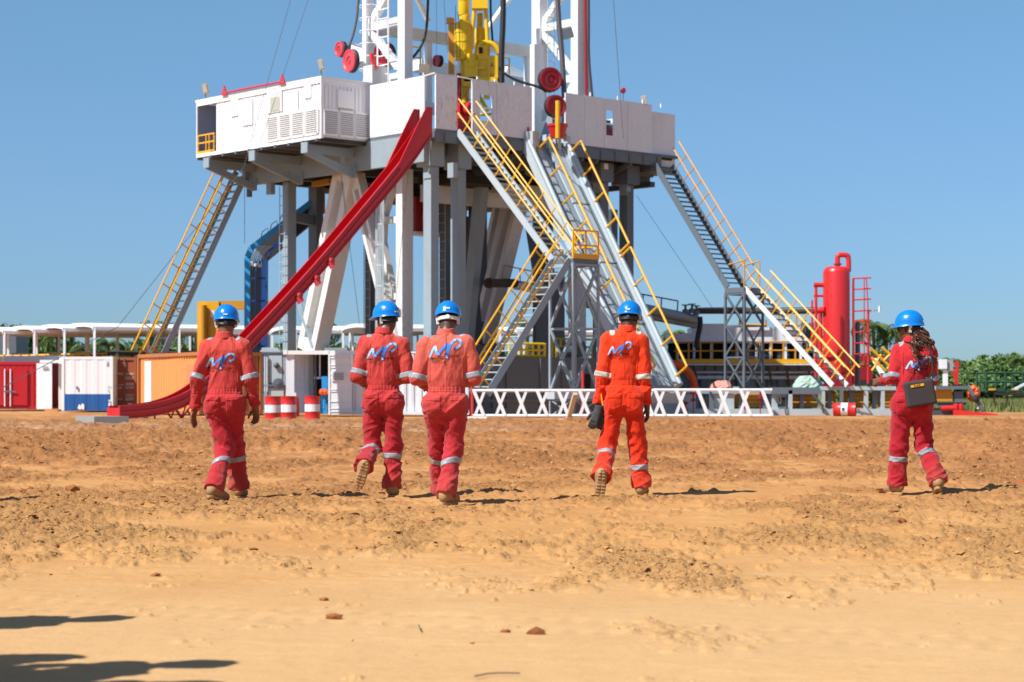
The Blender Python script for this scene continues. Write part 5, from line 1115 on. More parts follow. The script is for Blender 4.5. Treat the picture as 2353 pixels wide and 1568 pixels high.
for y, ch in ((660, 'A'), (770, 'H')):
    text_obj('lettering', ch, 0.24, M['tred'], zt(1425, y + 30, -0.36), (1, 0, 0), (0, 0, 1), td, bold=0.01)
for k in (1, 4):
    m = MB(); zx = 1080 + 25 * k; m.path([zt(1060 + k * 8, 40 + k * 20, -0.42), zt(1055 + k * 14, 300, -0.45), zt(1075 + k * 10, 600, -0.45)], 0.012, 4); m.build('hydraulic_line', M['rubber'], td)

# ================================================================ bits in the ramp opening
rb = thing('mud_bucket', 'bright red two part mud bucket hanging over the top of the pipe ramp', 'bucket', atY(1281, 318, 85.2))
m = MB(); c = atY(1281, 318, 85.2); m.lathe([(0, 0), (0.28, 0), (0.40, 0.45), (0.45, 0.5), (0.45, 0.6), (0, 0.62)], c, ZX, 8); m.build('bucket_shell', M['red'], rb)
MB().tube(atY(1281.5, 318, 84.6), atY(1281.5, 232, 84.6), 0.1, 12).build('yellow_post', M['yellow'], None, smooth=True, label='thin yellow cylinder standing upright over the pipe ramp', cat='cylinder')
m = MB()
for x in (1271, 1293): 
    for k in range(14): q = atY(x, 262 + k * 2.4, 85.2); m.obox(q, V((0.035, 0, 0)), V((0, 0.02, 0)), V((0, 0, 0.022)))
m.build('chain', M['rubber'], rb)
# guy wires and thin lines
def wire(x0, y0, Y0, x1, y1, Y1, r, label, mat='cable'):
    MB().tube(atY(x0, y0, Y0), atY(x1, y1, Y1), r, 4).build('guy_wire', M[mat], None, label=label, cat='cable', group='wires strung from the mast')
wire(668, 0, 84, 560, 385, 80, 0.012, 'left of the two thin wires crossing the white cabin'); wire(560, 385, 80, 270, 752, 74, 0.015, 'thin wire running down left toward the white canopies')
wire(708, 0, 84, 585, 370, 80, 0.012, 'right of the two thin wires crossing the white cabin')
wire(270, 752, 74, -40, 915, 68, 0.015, 'thin rope slanting down across the red container')
wire(1409, -10, 84, 1432, 318, 84, 0.012, 'thin wire hanging in front of the right wall'); wire(1463, 450, 88, 1640, 712, 92, 0.012, 'thin wire slanting right of the pipe ramp')
wire(562, 425, 92, 562, 560, 92, 0.012, 'thin vertical line left of the blue cable tray'); wire(783, 400, 84, 826, 745, 86, 0.010, 'thin green line below the raised slide', 'green')
for i, (x0, y0, x1, y1) in enumerate(((785, 405, 795, 480), (940, 375, 900, 790), (1003, 0, 1003, 150), (1020, 0, 1028, 120))): wire(x0, y0, 84, x1, y1, 84, 0.010, ['short cable loop under the side girder', 'pale rope hanging beside the lagged white upright', 'thin line left of the top drive', 'thin line touching the yellow guide post'][i])
# ================================================================ CONTAINERS AND YARD EQUIPMENT
def corr(m, p, q, z0, z1, nrm, pitch=0.28, dep=0.04, t=0.05):
    """corrugated sheet between p and q, ribs proud along nrm"""
    d = q - p; L = d.length; d.normalize(); n = max(1, int(L / pitch)); pitch = L / n; pts = []
    for k in range(n):
        o = k * pitch
        pts += [(o, 0), (o + pitch * 0.38, 0), (o + pitch * 0.5, dep), (o + pitch * 0.88, dep)]
    pts.append((L, 0)); vs = []
    for s, e in pts:
        b = p + d * s + nrm * e; vs += [V((b.x, b.y, z0)), V((b.x, b.y, z1))]
    fs = [(2 * i, 2 * i + 2, 2 * i + 3, 2 * i + 1) for i in range(len(pts) - 1)]
    m.add(vs, fs)
def container(name, label, c0, d1, L, d2, D, z0, h, mats, corrf=(1, 1, 1, 1), trim=None, group='shipping containers along the edge of the yard'):
    d1, d2 = V(d1).normalized(), V(d2).normalized()
    t = thing(name, label, 'container', V((c0.x, c0.y, z0)), group)
    c = [c0, c0 + d1 * L, c0 + d1 * L + d2 * D, c0 + d2 * D]; nr = [-d2, d1, d2, -d1]
    for i in range(4):
        if not corrf[i]: continue
        m = MB(); p, q = c[i], c[(i + 1) % 4]; dd = (q - p).normalized() * 0.08
        corr(m, p + dd - nr[i] * 0.05, q - dd - nr[i] * 0.05, z0 + 0.14, z0 + h - 0.1, nr[i]); m.build('side_sheet', mats[i], t)
    tm = trim or mats[0]; m = MB()
    for i in range(4):
        p, q = c[i], c[(i + 1) % 4]
        for z in (z0 + 0.07, z0 + h - 0.06): m.beam(V((p.x, p.y, z)), V((q.x, q.y, z)), 0.1, 0.14, side=nr[i])
        m.beam(V((p.x, p.y, z0)), V((p.x, p.y, z0 + h)), 0.13, 0.13, side=nr[i])
    m.build('corner_frame', tm, t)
    m = MB(); m.prism([V((p.x, p.y, z0 + h - 0.05)) for p in c], ZX * 0.03); m.build('roof', tm, t)
    m = MB(); m.prism([V((p.x, p.y, z0 + 0.1)) for p in c], ZX * 0.03); m.build('base', tm, t)
    return t
Yw = 95.4; xw0, xw1 = atY(145, 0, Yw).x, atY(257, 0, Yw).x
cw = container('shipping_container', 'white container with a blue lower band between the open cabin door and the brown container', V((xw0, Yw, 0)), (1, 0, 0), xw1 - xw0, (0, 1, 0), 6.0, 0.08, 2.58, [M['white']] * 4, (0, 1, 1, 1))
zb = 0.98 - 5 * Yw / FPX
m = MB(); corr(m, V((xw0 + 0.06, Yw - 0.03, 0)), V((xw1 - 0.06, Yw - 0.03, 0)), zb, 2.56, V((0, -1, 0)), 0.5, 0.012); m.build('upper_sheet', M['white'], cw)
m = MB(); corr(m, V((xw0 + 0.02, Yw - 0.06, 0)), V((xw1 - 0.02, Yw - 0.06, 0)), 0.09, zb, V((0, -1, 0)), 0.5, 0.012); m.build('lower_sheet', M['cblue'], cw)
p = atY(186, 934, Yw - 0.12); m = MB()
for q in (((-.16, -.1), (-.1, .1), (0, .02), (.02, -.14), (-.06, -.16)), ((.03, -.12), (.0, .08), (.08, .14), (.16, .06), (.15, -.18))): m.prism([p + V((x, 0, z)) for x, z in q], V((0, 0.01, 0)))
m.build('emblem', M['white'], cw)
for y, s in ((906, 'I'), (900, '3'), (893, 'X')): pass
for i, s in enumerate(('T', 'A', '4')): text_obj('lettering', s, 0.16, M['white'], atY(249, 925 + i * 4.2, Yw - 0.12), (1, 0, 0), (0, 0, 1), cw, bold=0.01)
for i, s in enumerate(('TPR', '22', '4G')): text_obj('lettering', s, 0.10, M['ink'], atY(247, 892 + i * 5, Yw - 0.09), (1, 0, 0), (0, 0, 1), cw)
MB().box(atY(243, 0, Yw).x, atY(248, 0, Yw).x, Yw - 0.1, Yw - 0.07, atY(0, 838, Yw).z, atY(0, 829, Yw).z).build('vent', M['cream'], cw)
MB().box(atY(176, 0, Yw).x, atY(180, 0, Yw).x, Yw - 0.1, Yw - 0.07, atY(0, 895, Yw).z, atY(0, 888, Yw).z).build('latch', M['mid'], cw)
# brown door end
Yb = 96.8; xb0 = atY(255, 0, Yb).x; xb1 = atY(311, 0, Yb).x
cb = container('shipping_container', 'rusty brown container showing its door end with white numbers and lock rods', V((xb0, Yb, 0)), (1, 0, 0), xb1 - xb0, (0.1, 1, 0), 6.0, 0.1, 2.55, [M['brown']] * 4, (0, 1, 1, 1))
m = MB(); m.box(xb0 + 0.05, xb1 - 0.06, Yb, Yb + 0.08, 0.2, 2.5)
m.build('door', M['brown'], cb)
for z in (0.75, 1.25, 1.75): MB().box(xb0 + 0.1, xb1 - 0.1, Yb - 0.02, Yb - 0.002, z, z + 0.05).build('door_rib', M['brown'], cb)
for x in (267, 286): p = atY(x, 0, Yb - 0.08); MB().tube(V((p.x, p.y, 0.25)), V((p.x, p.y, 2.6)), 0.032, 8).build('lock_rod', M['mid'], cb)
txt = plain('faded_lettering', (0.75, 0.62, 0.55), 0.8)
for s, x, y, h in (('FSCU 520471 2', 271, 860, 0.21), ('22G1', 287, 870, 0.2), ('MAX. GROSS', 268, 884, 0.1), ('30480', 288, 884, 0.19), ('67200', 288, 891, 0.17), ('TARE', 269, 891, 0.1), ('NET WEIGHT', 268, 910, 0.1), ('28280', 288, 911, 0.2), ('62350', 288, 918, 0.17), ('CU.M', 270, 917, 0.1)):
    text_obj('lettering', s, h * (0.68 if len(s) > 9 else 1), txt, atY(x, y + 2, Yb - 0.012), (1, 0, 0), (0, 0, 1), cb, bold=0.004)
MB().box(atY(294, 0, Yb).x, atY(303, 0, Yb).x, Yb - 0.014, Yb - 0.003, atY(0, 933, Yb).z, atY(0, 927, Yb).z).build('plate', M['panel'], cb)
# orange container
A0 = V((-12.77, 81.5, 0)); dl = V((-0.512, 0.859, 0)).normalized(); dr_ = V((dl.y, -dl.x, 0))
co = container('shipping_container', 'faded orange container with a white vertical stripe behind the red slide', A0, dr_, 2.7, dl, 7.1, 0.05, 2.56, [M['oshade'], M['orange'], M['oshade'], M['orange']], trim=M['oshade'])
ns = -dr_; 
def oside(px, z): 
    u = (px - CX) / FPX; # ray with the container's long side
    t_ = (A0.x * dl.y - A0.y * dl.x) / (u * dl.y - dl.x); return V((u * t_, t_, z))
p, q = oside(333, 0.16), oside(347.5, 0.16)
m = MB(); m.prism([p + ns * 0.012, q + ns * 0.012, q + ns * 0.012 + ZX * 2.15, p + ns * 0.012 + ZX * 2.15], -ns * 0.02); m.build('white_stripe', M['white'], co)
p, q = oside(429, 1.0), oside(452, 1.0)
m = MB(); m.prism([p + ns * 0.008, q + ns * 0.008, q + ns * 0.008 + ZX * 1.1, p + ns * 0.008 + ZX * 1.1], -ns * 0.02); m.build('repaint_patch', paint('salmon_patch', (0.66, 0.22, 0.10), 0.6, 0.2), co)
m = MB()
for k in range(26): f_ = oside(321, 0).lerp(A0, (k + 0.5) / 26); m.obox(f_ + ns * 0.055 + ZX * 2.47, dl * 0.08, ns * 0.006, ZX * 0.012)
m.build('roof_slot', M['brown'], co)
# red container and open cabin
Yr = 101.5; xr0, xr1 = atY(-60, 0, Yr).x, atY(84, 0, Yr).x
cr = container('shipping_container', 'deep red container with two lock rods at the left edge', V((xr0, Yr, 0)), (1, 0, 0), xr1 - xr0, (0, 1, 0), 6, 0.12, 2.38, [M['cred']] * 4, (0, 1, 1, 1))
m = MB(); corr(m, V((xr0, Yr, 0)), V((xr1 - 0.1, Yr, 0)), 0.22, 2.42, V((0, -1, 0)), 0.3, 0.012); m.build('end_sheet', M['cred'], cr)
for x0, x1 in ((-18, 20), (22, 64)):
    MB().box(atY(x0, 0, Yr).x, atY(x1, 0, Yr).x, Yr - 0.12, Yr - 0.05, 0.3, 2.1).build('door', M['cred'], cr)
for x in (13, 26):
    o = MB().tube(V((atY(x, 0, Yr).x, Yr - 0.17, 0.25)), V((atY(x, 0, Yr).x, Yr - 0.17, 2.15)), 0.035, 8).build('lock_rod', M['panel'], cr)
    MB().obox(V((atY(x + 6, 0, Yr).x, Yr - 0.2, 1.0)), V((0.15, 0, 0)), V((0, 0.02, 0)), V((0, 0, 0.03))).build('handle', M['mid'], o)
cab = thing('site_cabin', 'white site cabin standing with its door open beside the red container', 'cabin', V((atY(105, 0, 100).x, 100, 0.1)))
x0, x1, x2, x3 = (atY(v, 0, 100.4).x for v in (86, 121, 127, 146))
MB().box(x0, x1, 100.2, 100.28, 0.12, 2.42).build('door', M['white'], cab)
MB().box(x1 + 0.02, x3 + 0.4, 101.6, 101.7, 0.1, 2.5).build('inner_wall', M['cream'], cab)
MB().box(x1 + 0.3, x3, 100.5, 100.6, 2.4, 2.78).build('lintel', M['white'], cab)
MB().box(x0, x3, 100.9, 104, 2.45, 2.6).build('roof', M['white'], cab)
MB().box(x0 - 2.4, x3 - 0.6, 103, 106, 2.5, 2.85).build('air_unit', M['mid'], cab)
MB().box(x1 + 0.5, x1 + 0.9, 101.0, 101.06, 0.1, 2.4).build('inner_door', M['white'], cab)
o = MB().box(atY(96.5, 0, 100).x, atY(108.5, 0, 100).x, 100.16, 100.195, atY(0, 849.5, 100).z, atY(0, 842.5, 100).z).build('exit_sign', M['signgreen'], cab)
text_obj('lettering', 'EXIT', 0.15, M['cream'], atY(98, 848.5, 100.14), (1, 0, 0), (0, 0, 1), cab, bold=0.004)
MB().box(atY(-60, 0, 112).x, atY(60, 0, 112).x, 112, 115, 0, 3.0).build('grey_tank', M['mid'], None, label='grey tank roof edge above the red container', cat='tank')
m = MB(); m.box(atY(-20, 0, 118).x, atY(37, 0, 118).x, 118, 121, 2, 4.8); m.build('grey_cabin', M['mid'], None, label='plain grey cabin wall under the canopy at the far left', cat='cabin')
# long yellow railing above the containers
m = MB(); pts = [atY(-20, 819, 110), atY(60, 818, 110), atY(200, 813, 108), atY(245, 811, 107)]
m.path(pts, 0.07, 6)
for k in range(14): p = atY(-10 + k * 19, 815, 109); m.tube(V((p.x, p.y, 2.2)), V((p.x, p.y, p.z)), 0.07, 5)
m.build('walkway_railing', M['yellow'], None, label='yellow walkway railing over the containers at far left', cat='railing')
m = MB(); m.path([atY(250, 813, 112), atY(480, 813, 112)], 0.05, 5); m.path([atY(250, 808, 112), atY(480, 808, 112)], 0.05, 5); m.build('walkway_railing', M['ochre'], None, label='duller yellow railing behind the orange container', cat='railing')
# canopies
def canopy(px, Y, w, L, label, zE=4.4, rise=0.24, zp=1.8, dx=0.53, dy=0.85):
    d1 = V((dx, dy, 0)).normalized(); d2 = V((-dy, dx, 0)).normalized(); c0 = V((atY(px, 0, Y).x, Y, 0))
    t = thing('canopy', label, 'canopy', V((c0.x, c0.y, 0)), 'white barrel roofed canopies over the tanks')
    m = MB(); n = 8; vs = []
    for s, ds in ((0, 0), (L, 0)):
        for k in range(n + 1):
            a = math.pi * k / n; p = c0 + d1 * s + d2 * (w / 2 - w / 2 * math.cos(a)); vs.append(V((p.x, p.y, zE + rise * math.sin(a))))
            vs.append(V((p.x, p.y, zE - 0.16 + (rise - 0.04) * math.sin(a))))
    q = 2 * (n + 1)
    for k in range(n):
        i = 2 * k; m_ = [(i, i + 2, q + i + 2, q + i), (i + 1, q + i + 1, q + i + 3, i + 3)]
        m.f += m_; 
        m.f += [(i, i + 1, i + 3, i + 2), (q + i, q + i + 2, q + i + 3, q + i + 1)]
    m.f += [(0, q, q + 1, 1), (2 * n, 2 * n + 1, q + 2 * n + 1, q + 2 * n)]
    m.v = [tuple(v) for v in vs]; m.mi = [0] * len(m.f)
    m.build('roof', M['white'], t)
    npst = max(2, int(L / 3.5))
    for k in range(npst + 1):
        for e in (0, w):
            p = c0 + d1 * (L * k / npst * 0.98 + 0.1) + d2 * e
            MB().box(p.x - 0.06, p.x + 0.06, p.y - 0.06, p.y + 0.06, zp, zE - 0.1).build('post', M['white'], t)
    m = MB()
    for e in (0, w): m.beam(c0 + d2 * e + ZX * (zE - 0.12), c0 + d2 * e + d1 * L + ZX * (zE - 0.12), 0.1, 0.16)
    m.build('eave_beam', M['white'], t)
    m = MB(); m.tube(c0 + d1 * 0.5 + ZX * (zE - 1.3), c0 + d1 * L + ZX * (zE - 1.3), 0.03, 4); m.build('light_line', M['cable'], t)
    return t
names = ['nearest white canopy of the left row, above the white and blue container', 'second white canopy of the left row, left of the nearest one', 'third white canopy of the left row', 'white canopy cut by the left picture edge']
for k in range(4):
    canopy(213 - 69 * k, 103.6 + 2.2 * k, 5.0, 9.5, names[k], dx=0.86, dy=0.50)
for px, Y, L, lb in ((480, 114, 5, 'white canopy just left of the yellow crane frame'), (676, 112, 7, 'white canopy seen under the red slide beside the laddered column'), (800, 112, 6, 'white canopy between the slanting white leg and the second man'),
                     (846, 108, 8, 'white canopy right behind the head of the second man'), (985, 112, 6, 'white canopy between the lagged upright and the third man'), (1188, 114, 8, 'white canopy seen through the lower staircase')):
    canopy(px, Y, 4.0, L, lb, zE=4.5, dx=0.9, dy=0.44)
# tank row body behind the containers (low)
m = MB(); m.box(-24, -9, 108, 114, 0, 2.1); m.build('mud_tank', M['mid'], None, label='low grey tank row under the left canopies', cat='tank')
m = MB(); m.box(-13, 4, 111, 117, 0, 2.2); m.build('mud_tank', M['mid'], None, label='low grey tank row under the middle canopies', cat='tank')
# yellow crane frame
yc = thing('crane_frame', 'yellow crane column with a long orange boom behind the first man', 'crane', atY(480, 905, 96))
x0, x1, x2 = (atY(v, 0, 96).x for v in (453, 503, 625))
MB().box(x0, x1, 96, 97, 0.3, atY(0, 693, 96).z).build('column', M['yellow'], yc)
MB().box(x1 + 0.01, x2, 96.2, 96.9, atY(0, 710, 96).z, atY(0, 691, 96).z).build('boom', M['ochre'], yc)
m = MB(); p = atY(466, 740, 95.8); m.tube(p - ZX * 0.9, p + ZX * 0.8, 0.2, 12); m.build('ram', M['ochre'], yc, smooth=True)
MB().obox(atY(488, 722, 95.98), V((0.1, 0, 0)), V((0, 0.01, 0)), V((0, 0, 0.16))).build('notice', M['white'], yc)
# blue cable tray
bt_ = thing('cable_tray', 'tall blue cable tray bending up toward the rig floor, full of dark cables', 'cable tray', atY(590, 905, 93.5))
def rail(pts, Ys, w_, h_, mat, nm='side_rail'):
    P_ = [atY(x, y, Yv) for (x, y), Yv in zip(pts, Ys)]; m = MB()
    for i in range(len(P_) - 1): m.beam(P_[i], P_[i + 1], w_, h_)
    return m.build(nm, M[mat], bt_)
rail([(568, 905), (569, 592), (578, 570), (718, 463)], (92.5, 92.5, 92.5, 93), 0.28, 0.26, 'sky'); rail([(607, 905), (609, 590), (618, 578), (722, 500)], (94, 94, 94, 94.5), 0.28, 0.28, 'blue')
m = MB(); P1 = [atY(586, 905, 94), atY(590, 612, 94), atY(600, 585, 94), atY(722, 484, 94.5)]
for i in range(3):
    if i != 1: m.beam(P1[i], P1[i + 1], 0.85 if i else 0.72, 0.3, side=V((-0.57, 0.1, 0.82)) if i else V((1, 0.2, 0)))
m.build('cable_bundle', M['rubber'], bt_)
m = MB()
for k in range(7): x = 577 + k * 4.2; m.path(smoothpts([atY(x, 612 + (k * 7) % 13, 93.4), atY(x + 2, 592, 93.2), atY(x + 9 + k, 578, 93.3), atY(x + 22 + k, 566, 93.6)]), 0.03, 5)
m.build('cable_loops', M['cable'], bt_)
for k in range(5): q = atY(571, 640 + 52 * k, 93.2); MB().box(q.x - 0.1, atY(610, 0, 93.2).x, 93.1, 93.2, q.z - 0.04, q.z + 0.04).build('rung', M['blue'], bt_)
for x in (588, 598): q = atY(x, 0, 93.0); MB().box(q.x - 0.03, q.x + 0.03, 92.96, 93.05, 0.3, atY(0, 600, 93).z).build('inner_bar', M['blue'], bt_)
for k in range(4):
    q = atY(600 + k * 21, 545 - k * 17, 92.5); m = MB(); m.path([q, q + ZX * 0.24 + V((0.06, 0, 0)), q + V((0.3, 0, 0.42)), q + V((0.34, 0, 0.2))], 0.02, 4); m.build('lifting_eye', M['cable'], bt_)
m = MB()
for x, y in ((577, 606), (588, 610), (598, 611)): q = atY(x, y, 93); m.lathe([(0, -0.1), (0.1, -0.05), (0.1, 0.05), (0, 0.1)], q, ZX, 8)
m.build('cable_end', M['panel'], bt_, smooth=True)
# white workshop container with open door (middle)
Ym = 79.0; X_ = lambda px, Y=Ym: atY(px, 0, Y).x; Z_ = lambda py, Y=Ym: atY(0, py, Y).z
wk = thing('workshop_container', 'white workshop container with its louvred door open, showing a dark interior and a blue pump', 'container', V((X_(820), 80, 0)), 'shipping containers along the edge of the yard')
MB().box(X_(655), X_(829), Ym - 0.1, Ym + 0.05, Z_(815), Z_(806)).build('roof_rail', M['white'], wk)
for x in (656, 752, 827): MB().box(X_(x) - 0.08, X_(x) + 0.08, Ym - 0.12, Ym + 0.06, Z_(815) - 0.0, Z_(805)).build('corner_casting', M['white'], wk)
MB().box(X_(656), X_(1078), Ym + 0.1, Ym + 2.4, Z_(812), Z_(808)).build('roof', M['white'], wk)
m = MB(); corr(m, V((X_(674), Ym + 0.35, 0)), V((X_(717), Ym + 1.3, 0)), 0.15, 2.5, V((0, -1, 0)), 0.3, 0.05); m.build('side_sheet', M['panel'], wk)
MB().box(X_(716), X_(760), Ym + 1.35, Ym + 1.4, 0.1, 2.5).build('dark_interior', M['black'], wk)
MB().box(X_(716), X_(722), Ym + 0.9, Ym + 1.3, 0.1, 2.5).build('inner_post', M['mid'], wk)
MB().box(X_(730), X_(733), Ym + 0.6, Ym + 0.7, 1.6, 2.5).build('inner_post', M['panel'], wk)
MB().box(X_(718), X_(752), Ym + 0.6, Ym + 0.7, 1.5, 1.58).build('inner_shelf', M['panel'], wk)
o = MB().box(X_(657), X_(676), Ym - 0.0, Ym + 0.08, 0.15, 2.5).build('door', M['panel'], wk)
MB().box(X_(755), X_(809), Ym - 0.12, Ym - 0.04, Z_(953), Z_(815)).build('door_panel', M['white'], wk)
m = MB()
for x in (755.5, 806): m.box(X_(x), X_(x) + 0.06, Ym - 0.15, Ym - 0.121, Z_(953), Z_(815))
for y in (818, 824, 840, 846, 861, 896, 901, 924, 940, 947): m.box(X_(758), X_(805), Ym - 0.145, Ym - 0.121, Z_(y), Z_(y - 1.6))
m.build('door_frame', M['white'], wk)
MB().box(X_(763), X_(794), Ym - 0.17, Ym - 0.123, Z_(876), Z_(853)).build('vent_frame', M['white'], wk)
for k in range(5): MB().box(X_(766), X_(791), Ym - 0.185, Ym - 0.172, Z_(873 - k * 3.6), Z_(871.4 - k * 3.6)).build('vent_slat', M['mid'], wk)
m = MB(); corr(m, V((X_(809), Ym + 0.15, 0)), V((X_(1078), Ym + 0.15, 0)), 0.2, 2.48, V((0, -1, 0)), 0.3, 0.04); m.build('side_sheet', M['panel'], wk)
MB().box(X_(757), X_(1078), Ym - 0.02, Ym + 0.1, 0.08, 0.22).build('bottom_rail', M['panel'], wk)
pu = thing('pump', 'bright blue pump with an orange coupling inside the open workshop container', 'pump', V((X_(745), Ym + 0.3, 0.1)))
m = MB(); m.box(X_(738), X_(752), Ym + 0.2, Ym + 0.6, 1.0, 1.6); m.box(X_(736), X_(751), Ym + 0.1, Ym + 0.6, 0.12, 0.5); m.tube(V((X_(744), Ym + 0.2, 0.3)), V((X_(744), Ym + 0.2, 1.1)), 0.12, 12); m.build('pump_casing', M['sky'], pu)
m = MB()
for x in (739, 748): m.lathe([(0, 0), (0.12, 0), (0.13, 0.1), (0, 0.14)], V((X_(x), Ym + 0.1, 0.98)), V((0, -1, 0)), 14)
m.build('coupling', M['oran'], pu, smooth=True)
hose('service_hose', [(727, 860), (722, 885), (722, 930), (728, 950)], 78.9, 0.035, 'rubber', 'black hose hanging in the doorway of the workshop container')
hose('service_hose', [(1056, 925), (1053, 935), (1054, 950), (1062, 955)], 77.5, 0.05, 'ochre', 'yellow hose curl at the foot of the white container behind the third man')
ex = thing('fire_extinguisher', 'red fire extinguisher standing between the paired drums and the single drum', 'extinguisher', V((X_(685), 78, 0)))
MB().lathe([(0, 0), (0.15, 0), (0.16, 0.1), (0.16, 0.65), (0.09, 0.78), (0, 0.8)], V((X_(685), 78, 0.02)), ZX, 14).build('cylinder', M['tred'], ex, smooth=True)
MB().box(X_(682.5), X_(687), 77.95, 78.05, 0.8, 0.95).build('valve', M['panel'], ex)
# grey machine unit left of it
gm = thing('machine_unit', 'blue grey steel machine unit between the orange container and the white container', 'machine', V((X_(630), 81.5, 0)))
Yg = 81.3; XG = lambda px: atY(px, 0, Yg).x; ZG = lambda py: atY(0, py, Yg).z
MB().box(XG(607), XG(658), Yg, Yg + 1.4, 0.05, ZG(812)).build('casing', M['steel'], gm)
MB().box(XG(603), XG(662), Yg - 0.08, Yg + 1.5, ZG(812), ZG(809)).build('cap', M['mid'], gm)
MB().box(XG(606), XG(655), Yg - 0.14, Yg - 0.01, ZG(888), ZG(884)).build('ledge', M['mid'], gm)
MB().box(XG(618), XG(648), Yg - 0.03, Yg - 0.003, ZG(880), ZG(816)).build('panel', M['pale'], gm)
MB().box(XG(618), XG(652), Yg - 0.05, Yg - 0.003, ZG(948), ZG(891)).build('panel', M['pale'], gm)
m = MB(); m.tube(V((XG(610), Yg - 0.1, 1.0)), V((XG(610), Yg - 0.1, ZG(820))), 0.05, 6); m.tube(V((XG(615), Yg - 0.1, 1.0)), V((XG(615), Yg - 0.1, ZG(820))), 0.05, 6)
for k in range(4): m.tube(V((XG(610), Yg - 0.1, 1.1 + k * 0.4)), V((XG(615), Yg - 0.1, 1.1 + k * 0.4)), 0.03, 5)
m.build('ladder', M['pale'], gm)
m = MB(); m.lathe([(0, 0), (0.1, 0), (0.12, 0.1), (0, 0.16)], V((XG(636), Yg - 0.04, ZG(840))), V((0, -1, 0)), 12); m.build('valve', M['dark'], gm, smooth=True)
MB().lathe([(0, 0), (0.22, 0), (0.22, 0.2), (0, 0.24)], V((XG(640), Yg - 0.3, ZG(882))), V((0.3, -1, 0)), 18).build('motor', M['mid'], gm, smooth=True)
m = MB(); m.prism([V((XG(597), Yg, ZG(809))), V((XG(645), Yg, ZG(809))), V((XG(637), Yg, ZG(799))), V((XG(603), Yg, ZG(799)))], V((0, 0.9, 0))); m.build('hood', M['pale'], gm)
MB().box(XG(812), XG(826), 84, 85, 2.5, ZG(797)).build('tank_fitting', M['pale'], gm)
# pale legs' foot bracket on the container roof
MB().box(X_(693), X_(752), 88.5, 90, 2.3, 2.95).build('leg_foot', M['steel'], rig)
# drums
def drum(px, py, label, lying=False):
    p = gnd(px, py); t = thing('oil_drum', label, 'drum', p, 'red and white oil drums')
    r, h = 0.27, 0.84
    def pr(z0, z1, dz=0): return [(r, z0 + dz), (r, z1 + dz)]
    ax = ZX; c = p
    if lying: ax = V((1, -0.28, 0)).normalized(); c = p + ZX * r - ax * 0.45; h = 0.9
    m = MB(); m.lathe([(0, 0.02), (r * 0.97, 0.02), (r * 1.02, 0.0), (r * 1.02, 0.02), (r, 0.03), (r, h * 0.33), (r * 1.02, h * 0.34), (r, h * 0.35)], c, ax, 28); m.build('red_band', M['tred'], t, smooth=True)
    m = MB(); m.lathe([(r * 1.003, h * 0.351), (r * 1.003, h * 0.649)], c, ax, 28); m.build('white_band', M['white'], t, smooth=True)
    m = MB(); m.lathe([(r, h * 0.65), (r * 1.02, h * 0.66), (r, h * 0.67), (r, h - 0.03), (r * 1.02, h - 0.02), (r * 1.02, h), (r * 0.97, h), (r * 0.96, h - 0.015), (0, h - 0.015)] if not lying else [(r, h * 0.65), (r * 1.02, h * 0.66), (r, h * 0.67), (r, h - 0.03), (r * 1.02, h - 0.02), (r * 1.02, h), (r * 0.97, h), (r * 0.95, h - 0.6), (0, h - 0.6)], c, ax, 28); m.build('red_band', M['tred'], t, smooth=True)
    if lying: MB().obox(c + ax * 0.42 + V((-0.08, -r - 0.003, 0.02)), V((0.05, -0.014, 0)), V((0, 0.004, 0)), V((0, 0, 0.06))).build('emblem', M['blue'], t)
    return t
drum(627, 968.5, 'left drum of the pair of upright red and white drums'); drum(662.5, 967, 'right drum of the pair of upright red and white drums'); drum(718, 965, 'single upright drum with a stained white band right of the pair')
drum(1941, 956.5, 'red and white drum lying on its side in front of the catwalk', True)
m = MB(); p = gnd(672, 968); m.box(p.x, p.x + 0.6, p.y - 0.2, p.y + 0.1, 0, 0.06)
m.build('timber_offcut', M['wood'], None, label='pale timber offcut beside the single drum', cat='timber')
# concrete slab
Ys_ = 58.5; x0, x1, x2 = atY(165, 0, Ys_).x, atY(218, 0, Ys_).x, atY(291, 0, Ys_).x
m = MB(); m.prism([V((x0, Ys_ + 0.5, 0)), V((x1, Ys_ - 0.1, 0)), V((x2, Ys_ + 0.35, 0)), V((x1 - 0.2, Ys_ + 1.6, 0))], ZX * 0.26); m.build('concrete_slab', M['concrete'], None, label='low grey concrete slab lying in front of the end of the slide', cat='slab')
m = MB(); p = gnd(117, 948); m.box(p.x - 0.3, p.x + 0.3, p.y, p.y + 0.3, 0, 0.14); m.build('brick_pile', M['orange'], None, label='small orange block under the open cabin door', cat='block')
# white lattice boom lying on the ground
Yt = 73.6; kt = FPX / Yt; XT = lambda px, dy=0: atY(px, 0, Yt + dy).x
def boom(px0, px1, zoff, label, single=()):
    t = thing('lattice_boom', label, 'lattice boom', V((XT((px0 + px1) / 2), Yt, 0)), 'white lattice booms lying before the rig')
    zt_, zb_ = 1.0 + zoff, 0.1
    for dy, z, r in ((0, zt_, 0.055), (0.7, zt_, 0.05), (0, zb_, 0.055), (0.7, zb_, 0.05)):
        MB().tube(V((XT(px0), Yt + dy, z)), V((XT(px1), Yt + dy, z)), r, 8).build('chord', M['white'], t, smooth=True)
    n = int((px1 - px0) / 47.6)
    for k in range(n + 1):
        x = px0 + 3 + k * (px1 - px0 - 26) / n; 
        MB().beam(V((XT(x), Yt, zt_)), V((XT(x + 23), Yt, zb_)), 0.13, 0.12).build('lacing', M['white'], t)
        if k not in single: MB().beam(V((XT(x + 24), Yt + 0.7, zt_)), V((XT(x + 2), Yt + 0.7, zb_)), 0.1, 0.1).build('lacing', M['white'], t)
    return t
